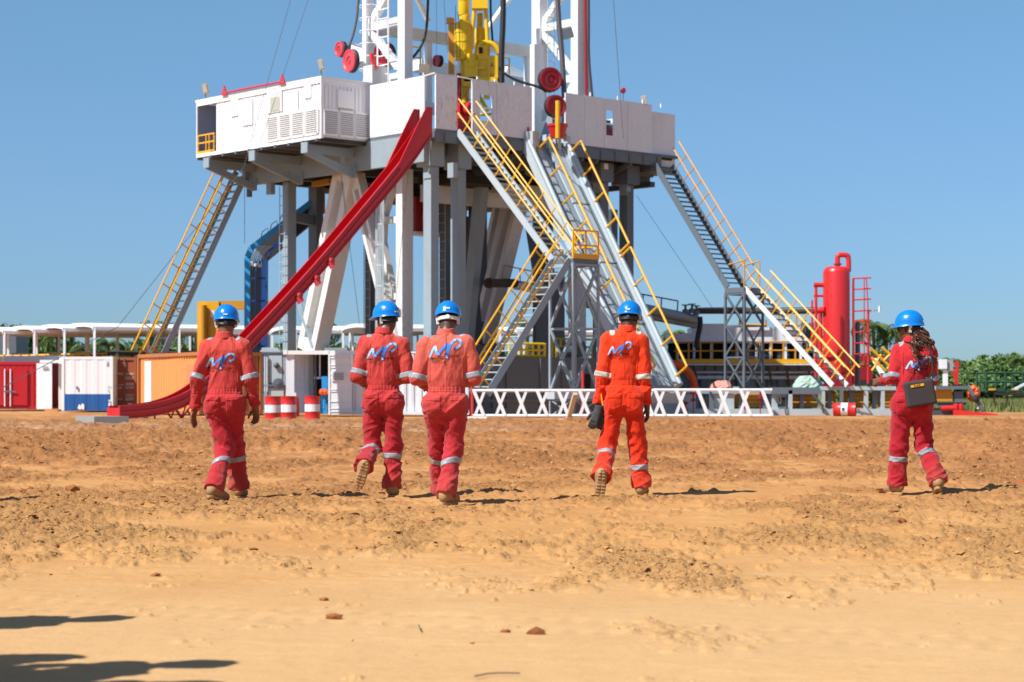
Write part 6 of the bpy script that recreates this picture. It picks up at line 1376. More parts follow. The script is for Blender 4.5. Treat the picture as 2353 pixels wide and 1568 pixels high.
boom(1086, 1500, 0.03, 'white lattice boom on the ground left of the orange suited man')
boom(1502, 1774, 0.05, 'white lattice boom on the ground between the pipe ramp and the catwalk', (2, 5))
m = MB(); m.beam(atY(1322, 905, 72.5), gnd(1306, 962), 0.16, 0.12); m.build('timber_prop', M['wood'], None, label='cream timber prop leaning on the white lattice boom', cat='timber')
m = MB(); p = gnd(1308, 970); m.box(p.x - 0.35, p.x + 0.4, p.y - 0.1, p.y + 0.15, 0.0, 0.12); m.build('timber_sleeper', M['wood'], None, label='cream timber sleeper on the dirt under the leaning prop', cat='timber')
m = MB(); p = gnd(1100, 963); m.box(p.x - 0.4, p.x + 0.3, p.y - 0.05, p.y + 0.15, 0.0, 0.09); m.build('timber_sleeper', M['white'], None, label='white painted sleeper at the left end of the lattice boom', cat='timber')
for px, y0, y1, Y_, lb in ((1339, 853, 902, 75.5, 'thin red post standing behind the lattice boom left of the orange suited man'), (1085, 850, 900, 74.5, 'short red post beside the third man')):
    MB().tube(V((atY(px, 0, Y_).x, Y_, 0)), V((atY(px, 0, Y_).x, Y_, atY(0, y0, Y_).z)), 0.05, 8).build('marker_post', M['tred'], None, label=lb, cat='post')
# catwalk / pipe rack on the right
Yc = 83.5; XC = lambda px: atY(px, 0, Yc).x; ZC = lambda py: atY(0, py, Yc).z
cwk = thing('catwalk', 'long low blue grey catwalk frame with yellow infill panels along the dirt edge', 'catwalk', V((XC(1900), Yc, 0)))
MB().box(XC(1772), XC(1888), Yc, Yc + 0.4, ZC(906), ZC(891)).build('dark_beam', M['mid'], cwk)
MB().box(XC(1885), XC(2150), Yc - 0.02, Yc + 0.3, ZC(897), ZC(888)).build('top_rail', M['pale'], cwk)
MB().box(XC(1400), XC(2062), Yc - 0.05, Yc + 0.5, 0.0, ZC(940)).build('bottom_rail', M['pale'], cwk)
for x, w_ in ((1812, 9), (1888, 8), (1930, 8), (1986, 9), (2025, 8)): MB().box(XC(x), XC(x + w_), Yc + 0.0, Yc + 0.2, ZC(940), ZC(897)).build('upright', M['pale'], cwk)
for x in (1841, 1905, 1955, 2008, 1700, 1755): MB().box(XC(x), XC(x + 9), Yc + 0.35, Yc + 0.5, ZC(940), ZC(897)).build('upright', M['mid'], cwk)
for x0, x1 in ((1690, 1702), (1712, 1752), (1822, 1842), (1852, 1884), (1898, 1928), (1938, 1956), (1965, 2006), (2018, 2024), (2034, 2060)):
    m = MB(); m.box(XC(x0), XC(x1), Yc + 0.8, Yc + 0.85, ZC(938), ZC(899))
    for k in range(4): m.box(XC(x0), XC(x1), Yc + 0.72, Yc + 0.799, ZC(935 - k * 9), ZC(931 - k * 9))
    m.build('infill_panel', M['ochre'], cwk)
for x0, x1 in ((1400, 1600), (1640, 1688), (1775, 1808)):
    MB().box(XC(x0), XC(x1), Yc + 0.2, Yc + 0.7, ZC(944), ZC(906)).build('side_plate', M['pale'], cwk)
for x0, x1 in ((1608, 1628), (1788, 1806), (1560, 1570)): MB().box(XC(x0), XC(x1), Yc + 0.12, Yc + 0.19, ZC(935), ZC(913)).build('opening', M['black'], cwk)
MB().box(XC(1400), XC(1775), Yc + 0.1, Yc + 0.6, ZC(905), ZC(898)).build('top_rail', M['steel'], cwk)
MB().box(XC(1630), XC(1640), Yc, Yc + 0.5, ZC(944), ZC(905)).build('upright', M['mid'], cwk)
MB().box(XC(1772), XC(2060), Yc + 0.45, Yc + 3.0, ZC(893), ZC(890.5)).build('deck', M['mid'], cwk)
m = MB(); m.beam(atY(1868, 908, Yc - 0.2), atY(1892, 935, Yc - 0.2), 0.2, 0.1); m.path([atY(1888, 930, Yc - 0.3), atY(1892, 948, Yc - 0.3), atY(1906, 955, Yc - 0.4)], 0.05, 6); m.build('kicker_arm', M['dark'], cwk)
m = MB(); m.path(smoothpts([atY(1792, 905, Yc - 0.3), atY(1796, 925, Yc - 0.3), atY(1790, 930, Yc - 0.3), atY(1788, 912, Yc - 0.3)]), 0.03, 5); m.build('chain', M['cable'], cwk)
# red valves
for px, py in ((1575, 935), (1593, 912), (1712, 925), (1747, 905)):
    p = atY(px, py, Yc - 0.6); m = MB(); m.lathe([(0, 0), (0.1, 0), (0.1, 0.1), (0.04, 0.12), (0.04, 0.3), (0.12, 0.34), (0.12, 0.4), (0, 0.42)], p - ZX * 0.2, ZX, 10); m.box(p.x - 0.02, p.x + 0.02, p.y - 0.02, p.y + 0.02, 0.0, p.z - 0.1)
    m.build('valve', M['dred'], None, label='%s of the four small dark red valves behind the right lattice boom' % ('leftmost', 'second from left', 'third from left', 'rightmost')[(1575, 1593, 1712, 1747).index(px)], cat='valve', smooth=True)
# tarp mounds
def mound(px0, px1, py, top, Y, mat, label, seed):
    c = atY((px0 + px1) / 2, py, Y); w_ = (px1 - px0) / FPX * Y / 2; h = (py - top) / FPX * Y
    r = random.Random(seed); m = MB(); n = 26; vs = []; rings = 6
    for i in range(rings + 1):
        f = i / rings
        for k in range(n):
            a = 2 * math.pi * k / n; rr = (1 - 0.75 * f ** 2.2) * (0.88 + 0.12 * math.sin(3 * a + seed) + r.uniform(-0.06, 0.06))
            vs.append(V((c.x + math.cos(a) * w_ * rr, c.y + 0.8 + math.sin(a) * 0.7 * rr, c.z + h * min(1, f * 1.15) * (1 + r.uniform(-.08, .08) * (f > 0.5)))))
    vs.append(V((c.x, c.y + 0.8, c.z + h)))
    fs = [(i * n + k, i * n + (k + 1) % n, (i + 1) * n + (k + 1) % n, (i + 1) * n + k) for i in range(rings) for k in range(n)] + [(rings * n + k, rings * n + (k + 1) % n, (rings + 1) * n) for k in range(n)]
    m.add(vs, fs); return m.build('covered_pile', M[mat], None, label=label, cat='covered pile')
mound(1824, 1898, 892, 864, 84.3, 'tarp', 'pile under a pale green tarpaulin on the catwalk left of the red tank', 3)
mound(1634, 1695, 897, 875, 85, 'pinktarp' if 'pinktarp' in M else 'wood', 'low pinkish bundle of sacks behind the lattice boom', 5)
MB().box(atY(1688, 0, 84).x, atY(1698, 0, 84).x, 84, 84.6, 1.0, 1.2).build('green_crate', M['tarp'], None, label='scrap of bright green cover at the end of the sacks', cat='cover')
# long mud tank / building at right
Yh = 98.0; XH = lambda px: atY(px, 0, Yh).x; ZH = lambda py: atY(0, py, Yh).z
mt = thing('mud_tank', 'long grey mud tank building with dark bays and a yellow railed walkway at right', 'tank', V((XH(1720), Yh, 0)))
MB().box(XH(1480), XH(1880), Yh, Yh + 3, 0.0, ZH(838)).build('lower_wall', M['steel'], mt)
for k in range(14): MB().box(XH(1545 + k * 24), XH(1549 + k * 24), Yh - 0.06, Yh - 0.003, 0.1, ZH(842)).build('wall_rib', M['mid'], mt)
for y_, r_ in ((868, 0.1), (856, 0.06)): MB().tube(V((XH(1560), Yh - 0.3, ZH(y_))), V((XH(1875), Yh - 0.3, ZH(y_))), r_, 8).build('wall_pipe', M['panel'], mt, smooth=True)
for x_ in (1610, 1664, 1742, 1786, 1836): MB().box(XH(x_), XH(x_ + 15), Yh - 0.35, Yh - 0.07, 1.2, ZH(862)).build('junction_box', M['mid'] if x_ % 4 else M['dred'], mt)
MB().box(XH(1590), XH(1846), Yh + 0.2, Yh + 3, ZH(788), ZH(752)).build('upper_wall', M['panel'], mt)
MB().box(XH(1540), XH(1590), Yh + 0.2, Yh + 3, ZH(788), ZH(766)).build('upper_wall', M['panel'], mt)
MB().box(XH(1606), XH(1668), Yh + 0.1, Yh + 0.19, ZH(788), ZH(744)).build('upper_plate', M['panel'], mt)
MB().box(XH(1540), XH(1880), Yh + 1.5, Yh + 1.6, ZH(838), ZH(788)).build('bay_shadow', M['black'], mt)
for x in (1556, 1594, 1634, 1664, 1694, 1738, 1770, 1805, 1840): MB().box(XH(x), XH(x + 5), Yh + 0.3, Yh + 0.5, ZH(836), ZH(788)).build('bay_post', M['panel'], mt)
for x, w_, y0, y1 in ((1720, 20, 800, 835), (1760, 26, 806, 835), (1800, 30, 798, 834), (1690, 12, 810, 834)): MB().lathe([(0, 0), (0.3, 0), (0.34, 0.3), (0, 0.5)], V((XH(x), Yh + 0.9, ZH((y0 + y1) / 2))), V((0.3, -1, 0)), 14).build('pump_motor', M['dark'], mt, smooth=True)
MB().box(XH(1556), XH(1880), Yh - 0.9, Yh - 0.8, ZH(836), ZH(826)).build('kick_plate', M['yellow'], mt)
MB().box(XH(1550), XH(1880), Yh - 1.0, Yh + 0.1, ZH(840), ZH(837)).build('walkway', M['panel'], mt)
m = MB(); Yq = Yh - 0.85
for z in (786, 806): m.path([V((XH(1545), Yq, ZH(z + 2))), V((XH(1880), Yq, ZH(z)))], 0.04, 5)
for k in range(13): x = 1552 + k * 27; m.tube(V((XH(x), Yq, ZH(838))), V((XH(x), Yq, ZH(786))), 0.045, 5)
m.build('railing', M['ochre'], mt)
for x in (1590, 1680, 1760, 1800, 1850): MB().beam(V((XH(x), Yh - 0.9, ZH(842))), V((XH(x + 14), Yh - 0.05, ZH(885))), 0.09, 0.09).build('strut', M['mid'], mt)
for x0, x1, y0, y1 in ((1790, 1830, 712, 752), (1700, 1760, 735, 752)):
    m = MB()
    for xx in (x0, x1): m.tube(V((XH(xx), Yh, ZH(y1))), V((XH(xx), Yh, ZH(y0))), 0.05, 5)
    m.tube(V((XH(x0), Yh, ZH(y1 - 4))), V((XH(x1), Yh, ZH(y1 - 4))), 0.08, 5); m.build('roof_rail', M['ochre'], mt)
m = MB()
for k in range(5): m.box(XH(1850 + k * 9), XH(1856 + k * 9), Yh + 0.5, Yh + 1.5, ZH(800), ZH(735 + (k * 13) % 20))
m.build('roof_plant', M['dark'], mt)
m = MB(); p0, p1 = atY(1340, 680, 93), atY(1600, 735, 97); m.tube(p0, p1, 0.24, 14); m.tube(p0 + V((0, 0.3, -0.35)), p1 + V((0, 0.3, -0.25)), 0.18, 10); m.build('flow_line', M['steel'], None, label='thick grey flow line sloping down right behind the pipe ramp', cat='pipe', smooth=True)
m = MB(); p0, p1 = atY(1602, 716, 97), atY(1885, 716, 97); m.tube(p0, p1, 0.13, 10); m.build('header_pipe', M['rustpipe'], None, label='thin brown header pipe running to the red tank', cat='pipe', smooth=True)
m = MB(); m.path([atY(1602, 709, 97), atY(1880, 706, 97)], 0.05, 6); m.build('header_pipe', M['steel'], None, label='thin pale pipe just above the brown header pipe', cat='pipe')
m = MB()
for x0, y0, x1, y1 in ((1478, 677, 1558, 692), (1558, 692, 1556, 716), (1478, 677, 1478, 705), (1520, 685, 1519, 712), (1440, 670, 1478, 677), (1440, 670, 1440, 700)): m.tube(atY(x0, y0, 95), atY(x1, y1, 95), 0.035, 5)
m.build('pipe_railing', M['mid'], None, label='thin grey handrail on top of the thick flow line', cat='railing')
m = MB()
for x, y in ((1575, 722), (1590, 720), (1600, 724)): q = atY(x, y, 96.5); m.lathe([(0, 0), (0.16, 0), (0.16, 0.2), (0.06, 0.25), (0.06, 0.4), (0.2, 0.42), (0.2, 0.46), (0, 0.47)], q, ZX, 10)
m.build('valve_group', M['mid'], None, label='grey valves at the joint of the flow line and header pipe', cat='valves', smooth=True)
hose('service_hose', [(1608, 728), (1610, 745), (1603, 775), (1600, 800)], 95.5, 0.13, 'rubber', 'thick black hose dropping in front of the grey tank wall')
m = MB(); p = atY(1538, 893, 91); pts = [p + V((math.cos(a) * 1.15, -math.sin(a) * 0.2, math.sin(a) * 1.15)) for a in np.linspace(-0.3, math.pi + 0.3, 26)]; m.path(pts, 0.17, 10); m.build('hose_reel', M['oran'], None, label='bright orange ring shaped hose reel behind the foot of the pipe ramp', cat='reel', smooth=True)
MB().lathe([(0, 0), (1.0, 0), (1.0, 0.4), (0, 0.4)], p + V((0, 0.3, 0)), V((0, 1, 0)), 24).build('reel_drum', M['mid'], None, label='grey drum inside the orange reel', cat='drum')
# red tank
Yk = 92.0; XK = lambda px: atY(px, 0, Yk).x; ZK = lambda py: atY(0, py, Yk).z
rt = thing('degasser_tank', 'tall red cylindrical tank with a curved pipe on top at right', 'tank', V((XK(1922), Yk, 1.1)))
c = V((XK(1922), Yk, ZK(862))); H = ZK(612) - c.z; r = 0.62
MB().lathe([(0, 0), (r * 0.8, 0.02), (r, 0.12), (r, H - 0.32), (r * 0.93, H - 0.15), (r * 0.7, H - 0.03), (0, H)], c, ZX, 36).build('shell', M['tred'], rt, smooth=True)
m = MB(); m.path(smoothpts([V((XK(1925), Yk, ZK(616))), V((XK(1924), Yk, ZK(590))), V((XK(1928), Yk, ZK(586))), V((XK(1946), Yk, ZK(586))), V((XK(1950), Yk, ZK(592))), V((XK(1950), Yk, ZK(625)))], 2), 0.12, 14); m.build('vent_pipe', M['tred'], rt, smooth=True)
MB().lathe([(0, 0), (0.19, 0), (0.19, 0.06), (0, 0.06)], V((XK(1924.5), Yk, ZK(609))), ZX, 16).build('flange', M['dred'], rt)
MB().lathe([(0, 0), (0.32, 0), (0.34, 0.05), (0.34, 0.1), (0, 0.13)], V((XK(1904), Yk - 0.55, ZK(805))), V((-0.25, -1, 0)), 24).build('manhole', M['tred'], rt, smooth=True)
m = MB()
for x in (1898, 1928, 1948): m.box(XK(x), XK(x + 4), Yk - 0.5, Yk - 0.4, 1.15, ZK(840))
m.box(XK(1893), XK(1952), Yk - 0.55, Yk + 0.5, 1.1, 1.35); m.box(XK(1926), XK(1929), Yk - 0.68, Yk - 0.6, 1.2, ZK(728)); m.build('skirt', M['dred'], rt)
m = MB(); m.tube(V((XK(1875), Yk, ZK(890))), V((XK(1875), Yk, ZK(650))), 0.07, 8); m.tube(V((XK(1885), Yk, ZK(850))), V((XK(1885), Yk, ZK(715))), 0.1, 8)
for y in (655, 680, 715, 775): m.tube(V((XK(1870), Yk, ZK(y))), V((XK(1892), Yk, ZK(y))), 0.06 if y != 655 else 0.11, 8)
m.tube(V((XK(1866), Yk, ZK(795))), V((XK(1866), Yk, ZK(690))), 0.05, 6)
m.build('side_pipework', M['tred'], rt, smooth=True)
m = MB(); m.lathe([(0, 0), (0.16, 0), (0.16, 0.3), (0, 0.3)], V((XK(1884), Yk - 0.1, ZK(713))), V((1, -1, 0)), 14); m.build('inlet', M['tred'], rt)
m = MB()
for x in (1959, 1993): m.tube(V((XK(x), Yk - 0.2, ZK(882))), V((XK(x), Yk - 0.2, ZK(640 if x == 1959 else 715))), 0.06, 6)
for y in (641, 666, 690, 716, 740, 765, 790, 815, 840): m.tube(V((XK(1957), Yk - 0.2, ZK(y))), V((XK(2000 if y < 720 else 1994), Yk - 0.25, ZK(y - 2))), 0.035, 5)
for x, y0, y1 in ((1983, 641, 840), (1988, 641, 716)): m.tube(V((XK(x), Yk - 0.3, ZK(y0))), V((XK(x + (4 if y1 < 800 else 0)), Yk - 0.3, ZK(y1))), 0.03, 5)
m.build('ladder_cage', M['tred'], rt)
m = MB(); m.tube(V((XK(1975), Yk + 0.5, 1.1)), V((XK(1975), Yk + 0.5, ZK(735))), 0.12, 10); m.build('grey_riser', M['mid'], rt, smooth=True)
m = MB(); m.tube(V((XK(1990), Yk, ZK(717))), V((XK(2022), Yk, ZK(712))), 0.035, 6); m.tube(V((XK(2021), Yk, ZK(718))), V((XK(2021), Yk, ZK(704))), 0.06, 6); m.build('vent_arm', M['panel'], rt)
for x0, x1, y0, y1 in ((1998, 2075, 872, 885), (1995, 2070, 815, 828), (1940, 2050, 840, 884)): 
    MB().box(XK(x0), XK(x1), 95 + x0 % 3, 96 + x0 % 3, ZK(y1), ZK(y0)).build('red_skid_beam', M['dred'] if y0 < 860 else M['under'], None, label='dark red steel beam behind the ladder of the red tank, ' + {872: 'lowest', 815: 'topmost', 840: 'largest'}[y0], cat='beam')
m = MB(); q0, q1 = atY(2010, 828, 88), atY(2043, 886, 87); m.tube(q0, q1, 0.13, 12); m.build('pipe_joint', M['cream'], None, label='pale scuffed pipe leaning left of the woman', cat='pipe', smooth=True)
m = MB()
for a, b_ in (((2000, 800), (2052, 850)), ((2002, 822), (2035, 852)), ((2026, 798), (2062, 830)), ((2010, 838), (2025, 815)), ((2030, 830), (2048, 812)), ((2004, 852), (2018, 832)), ((2040, 848), (2052, 828))): m.tube(atY(a[0], a[1], 87), atY(b_[0], b_[1], 87), 0.06, 6)
m.build('stair_railing', M['yellow'], None, label='pair of yellow stair rails slanting down left of the woman', cat='railing')
MB().box(XK(1998), XK(2052), 90, 91, 0.3, 1.3).build('dark_skid', M['under'], None, label='dark machinery skid left of the woman', cat='skid')
# far right equipment
Ye = 84.0; XE = lambda px: atY(px, 0, Ye).x; ZE = lambda py: atY(0, py, Ye).z
fr = thing('tow_frame', 'dark grey equipment frame with a yellow box and red rollers right of the woman', 'frame', V((XE(2220), Ye, 0)))
MB().box(XE(2120), XE(2230), Ye, Ye + 0.3, ZE(895), ZE(887)).build('top_beam', M['mid'], fr)
MB().beam(atY(2224, 890, Ye), atY(2258, 942, Ye), 0.16, 0.14).build('sloping_beam', M['mid'], fr)
MB().box(XE(2130), XE(2225), Ye + 0.3, Ye + 0.6, ZE(932), ZE(925)).build('lower_beam', M['mid'], fr)
MB().box(XE(2152), XE(2190), Ye + 0.2, Ye + 0.7, ZE(922), ZE(895)).build('yellow_box', M['ochre'], fr)
MB().box(XE(2196), XE(2216), Ye + 0.2, Ye + 0.5, ZE(924), ZE(900)).build('grey_box', M['mid'], fr)
MB().box(XE(2130), XE(2210), Ye - 0.1, Ye + 0.3, 0.0, ZE(938)).build('base_beam', M['dark'], fr)
for x in (2160, 2176, 2195, 2206): MB().lathe([(0, 0), (0.1, 0.0), (0.12, 0.1), (0.12, 0.35), (0, 0.4)], V((XE(x), Ye - 0.15, 0.1 if x > 2190 else 0.3)), ZX if x > 2190 else V((1, 0, 0)), 10).build('roller', M['tred'], fr, smooth=True)
MB().beam(atY(2190, 945, Ye - 0.4), atY(2292, 955, Ye - 0.6), 0.14, 0.12).build('drawbar', M['tred'], fr)
MB().beam(atY(2190, 952, Ye - 0.5), atY(2290, 956, Ye - 0.7), 0.1, 0.1).build('drawbar', M['tred'], fr)
cbx = thing('control_box', 'pale grey control box on a white post right of the woman', 'control box', V((XE(2178), Ye, ZE(887))))
MB().box(XE(2160), XE(2175), Ye - 0.1, Ye + 0.3, ZE(848), ZE(826)).build('cabinet', M['panel'], cbx)
MB().box(XE(2176), XE(2190), Ye, Ye + 0.3, ZE(852), ZE(827)).build('cabinet', M['steel'], cbx)
MB().box(XE(2168), XE(2178), Ye, Ye + 0.15, ZE(887), ZE(850)).build('post', M['white'], cbx)
m = MB(); m.beam(atY(2196, 884, 85), atY(2200, 834, 85), 0.12); m.beam(atY(2185, 834, 85), atY(2202, 834, 85), 0.1); m.beam(atY(2188, 850, 85), atY(2200, 884, 85), 0.18, 0.1); m.beam(atY(2152, 840, 85), atY(2152, 884, 85), 0.1); m.build('red_arm', M['tred'], None, label='red orange lifting arm beside the control box', cat='arm')
m = MB()
for k in range(8): a = k * 0.8; q = atY(2236 + 9 * math.cos(a), 905 + 12 * math.sin(a), 84.6); m.lathe([(0, -0.14), (0.13, -0.1), (0.15, 0.05), (0, 0.14)], q, V((math.cos(a), -0.4, math.sin(a))), 8)
m.build('float_cluster', M['oran'], None, label='cluster of orange red fittings at the right end of the frame', cat='fittings', smooth=True)
MB().lathe([(0, 0), (0.14, 0), (0.16, 0.15), (0, 0.2)], atY(2241, 917, 84), V((0, -1, 0)), 14).build('black_cap', M['rubber'], None, label='round black cap under the orange red fittings', cat='cap', smooth=True)
MB().tube(atY(2247, 940, 84), atY(2251, 925, 84), 0.05, 8).build('white_lamp', M['white'], None, label='small white tube at the end of the sloping beam', cat='tube')
gt = thing('green_trailer', 'dark green railed trailer standing in the grass at the right edge', 'trailer', V((atY(2320, 0, 100).x, 100, 0)))
X9 = lambda px: atY(px, 0, 100).x; Z9 = lambda py: atY(0, py, 100).z
MB().box(X9(2264), X9(2420), 100, 102, Z9(900), Z9(893)).build('bed', M['green'], gt)
MB().box(X9(2285), X9(2420), 100, 102, Z9(908), Z9(902)).build('chassis', M['under'], gt)
m = MB()
for y in (857, 878): m.tube(V((X9(2264), 100, Z9(y))), V((X9(2420), 100, Z9(y))), 0.06, 6); m.tube(V((X9(2264), 102, Z9(y))), V((X9(2420), 102, Z9(y))), 0.06, 6)
for x in (2266, 2310, 2350, 2390): m.tube(V((X9(x), 100, Z9(893))), V((X9(x), 100, Z9(857))), 0.06, 6); m.tube(V((X9(x), 102, Z9(893))), V((X9(x), 102, Z9(857))), 0.06, 6)
m.build('side_rail', M['green'], gt)
for x in (2288, 2318, 2400): MB().box(X9(x), X9(x + 3), 100.4, 100.5, 0, Z9(905)).build('leg', M['brown'], gt)
for x in (2271, 2324): MB().box(X9(x), X9(x + 16), 99.95, 99.99, Z9(897), Z9(893)).build('yellow_tag', M['yellow'], gt)
MB().beam(atY(2330, 895, 99), atY(2360, 880, 99), 0.2, 0.1).build('pale_strut', M['panel'], gt)

# ================================================================ TREES AND HILL
def leafmat(name, c1, c2, c3):
    m, n, l, bs = newmat(name); tc = n.new('ShaderNodeTexCoord').outputs['Object']
    f = noise(n, l, tc, 1.3, 3, 0.6); f2 = noise(n, l, tc, 14, 1, 0.5)
    c = mix(n, l, ramp(n, l, f, [(0.35, 0), (0.65, 1)]), c1, c2)
    l.new(mix(n, l, ramp(n, l, f2, [(0.4, 0), (0.7, 0.8)]), c, c3), bs.inputs['Base Color']); bs.inputs['Roughness'].default_value = 0.6
    return m
LF = leafmat('leaf_green', (0.045, 0.115, 0.018), (0.085, 0.17, 0.03), (0.15, 0.22, 0.05))
LF2 = leafmat('hill_leaf', (0.055, 0.125, 0.025), (0.10, 0.18, 0.035), (0.18, 0.24, 0.06))
LP = leafmat('palm_leaf', (0.03, 0.085, 0.012), (0.06, 0.13, 0.02), (0.20, 0.22, 0.05))
BK = plain('bark', (0.16, 0.12, 0.09), 0.9)
def crown_mesh(seed, w, h, n, leaf, clumps=26, mat=LF, zc=0.55):
    r = np.random.default_rng(seed); cl = r.normal(size=(clumps, 3)); cl /= np.linalg.norm(cl, axis=1)[:, None]; cl *= (r.random(clumps) ** 0.33)[:, None]
    cl *= np.array([w * 0.40, w * 0.40, h * 0.36]); cl[:, 2] += h * zc
    k = r.integers(0, clumps, n); p = r.normal(size=(n, 3)); p /= np.linalg.norm(p, axis=1)[:, None]
    p *= (r.random(n) ** 0.4)[:, None] * r.uniform(0.07, 0.20, clumps)[k][:, None] * np.array([w, w, h * 0.8]); p += cl[k]
    a = r.normal(size=(n, 3)); a /= np.linalg.norm(a, axis=1)[:, None]; b = r.normal(size=(n, 3)); b -= a * (a * b).sum(1)[:, None]; b /= np.linalg.norm(b, axis=1)[:, None]
    s = leaf * r.uniform(0.6, 1.3, n)[:, None]
    v = np.stack([p - a * s, p + b * s * 0.45, p + a * s, p - b * s * 0.45], 1).reshape(-1, 3); v[:, 2] = np.maximum(v[:, 2], 0.05)
    me = bpy.data.meshes.new('crown'); me.from_pydata(v.tolist(), [], np.arange(4 * n).reshape(-1, 4).tolist()); me.materials.append(mat); return me
def trunk_mesh(seed, h, r0, limbs=5):
    r = random.Random(seed); m = MB(); m.path([(0, 0, -0.3), (r.uniform(-.1, .1), 0, h * 0.4), (r.uniform(-.2, .2), 0, h * 0.8)], [r0, r0 * 0.75, r0 * 0.35], 7)
    for i in range(limbs):
        a = r.uniform(0, 6.28); z = h * r.uniform(0.3, 0.55); m.path([(0, 0, z), (math.cos(a) * h * 0.15, math.sin(a) * h * 0.15, z + h * 0.2), (math.cos(a) * h * 0.3, math.sin(a) * h * 0.3, z + h * 0.32)], [r0 * 0.5, r0 * 0.3, r0 * 0.12], 5)
    return m.mesh('trunk', BK)
CR = [crown_mesh(i, 5.5, 5.0, 3400, 0.22, 34) for i in range(3)]; CH_ = [crown_mesh(10 + i, 7.0, 5.0, 4200, 0.27, 44, LF2, 0.42) for i in range(3)]
TK = [trunk_mesh(i, 4.5, 0.18) for i in range(2)]
def palm_mesh(seed, L=2.3, nf=17):
    r = random.Random(seed); m = MB()
    for f in range(nf):
        a = 2 * math.pi * f / nf + r.uniform(-.2, .2); el = r.uniform(-0.1, 1.2); d = V((math.cos(a), math.sin(a), 0)); side = V((-d.y, d.x, 0)); Lf = L * r.uniform(0.8, 1.1)
        prev = V((0, 0, 0)); N_ = 14; ang = el
        for k in range(1, N_ + 1):
            ang -= 0.16 + 0.02 * k * r.uniform(0.4, 1); st = Lf / N_; nx = prev + d * math.cos(ang) * st + ZX * math.sin(ang) * st
            m.add([prev - side * 0.02, prev + side * 0.02, nx + side * 0.02, nx - side * 0.02], [(0, 1, 2, 3)])
            ll = 0.5 * math.sin(math.pi * min(1, k / N_ + 0.12)) + 0.1
            for sg in (-1, 1):
                for h_ in (0, 0.5):
                    b_ = prev.lerp(nx, h_); t_ = b_ + side * sg * ll * 0.75 + d * ll * 0.35 - ZX * ll * (0.35 + r.uniform(0, .25)); m.add([b_, b_ + d * 0.09, t_], [(0, 1, 2)])
            prev = nx
    return m.mesh('crown', LP)
PM = [palm_mesh(i) for i in range(3)]
pt = MB().path([(0, 0, -1), (0.15, 0, 2.5), (0.05, 0.1, 5.2)], [0.2, 0.15, 0.12], 8).mesh('trunk', BK)
def tree(px, py_top, Y, label, kind='tree', s=1.0, i=0, z0=0.0, sx=1.0):
    z = EYE + (HY - py_top) / FPX * Y; x = atY(px, 0, Y).x; rz = (px * 7.3) % 6.28
    if kind == 'palm_tree':
        t = thing('palm_tree', label, 'palm tree', (x, Y, z0), 'palm trees beyond the yard'); hh = z - z0 - 0.9 * s
        o = link('trunk', pt, t, (0, 0, 0), (0, 0, rz), (1, 1, hh / 5.2)); link('crown', PM[i % 3], t, (0, 0, hh), (0, 0, rz), (s, s, s))
    else:
        ms = CH_ if kind == 'shrub' else CR; hh = z - z0; k = hh / 5.0
        t = thing(kind, label, kind, (x, Y, z0), 'trees beyond the yard' if kind == 'tree' else 'bushes on the far rise')
        link('trunk', TK[i % 2], t, (0, 0, 0), (0, 0, rz), (k, k, k)); link('crown', ms[i % 3], t, (0, 0, 0), (0, 0, rz), (k * s * sx, k * s, k))
    return t
where = ['just right of the left picture edge', 'behind the red container', 'over the open cabin', 'over the white and blue container', 'between the first canopies', 'behind the nearest canopy post', 'behind the orange container', 'left of the steep staircase', 'right of the steep staircase', 'beside the yellow crane', 'under the red slide', 'left of the laddered column', 'right of the laddered column', 'beside the white slanting leg', 'behind the second man', 'between the second and third man', 'behind the lower staircase', 'left of the ramp foot']
xs_ = [20, 62, 100, 140, 182, 222, 262, 305, 352, 398, 440, 548, 630, 690, 760, 815, 985, 1225]
tp_ = [738, 768, 776, 765, 778, 785, 780, 778, 770, 775, 778, 775, 780, 772, 776, 780, 785, 780]
for i, (x, tp) in enumerate(zip(xs_, tp_)): tree(x, tp, 150 + (i * 37) % 28, 'bushy green tree ' + where[i], 'tree', 1.15, i)
tree(8, 726, 140, 'tallest dense green tree at the far left edge', 'tree', 1.0, 1)
tree(40, 735, 146, 'dense green tree second from the left edge', 'tree', 0.9, 2)
for i, (x, tp, s, lb) in enumerate(((133, 742, 1.0, 'palm rising above the second canopy'), (250, 762, 1.0, 'low palm behind the nearest canopy'), (345, 716, 1.25, 'tall palm left of the steep staircase'), (375, 745, 1.0, 'palm touching the steep staircase'), (436, 742, 0.9, 'palm left of the yellow crane'), (545, 737, 1.1, 'palm right of the head of the first man'), (738, 742, 0.9, 'palm beside the laddered column'),
                                    (742, 722, 1.1, 'palm beside the foot of the slanting white leg'), (195, 775, 1.0, 'small palm between canopy posts'), (310, 780, 1.0, 'small palm under the nearest canopy'), (1215, 722, 1.0, 'palm seen through the lower staircase'), (1545, 742, 0.9, 'palm just right of the pipe ramp'), (1680, 742, 0.8, 'palm seen through the right lattice tower'))):
    tree(x, tp, 135 + (i * 31) % 24, lb, 'palm_tree', s, i)
for i, (x, tp, s, lb) in enumerate(((2008, 712, 1.3, 'palm just right of the red tank ladder'), (2040, 735, 1.2, 'palm left of the woman, middle one'), (2062, 728, 1.1, 'palm nearest the woman helmet'), (2095, 760, 1.0, 'palm hidden behind the woman'), (2188, 812, 0.8, 'small palm right of the woman'), (2345, 800, 1.2, 'tall thin palm near the right picture edge'))):
    tree(x, tp, 150 + i * 7, lb, 'palm_tree', s, i)
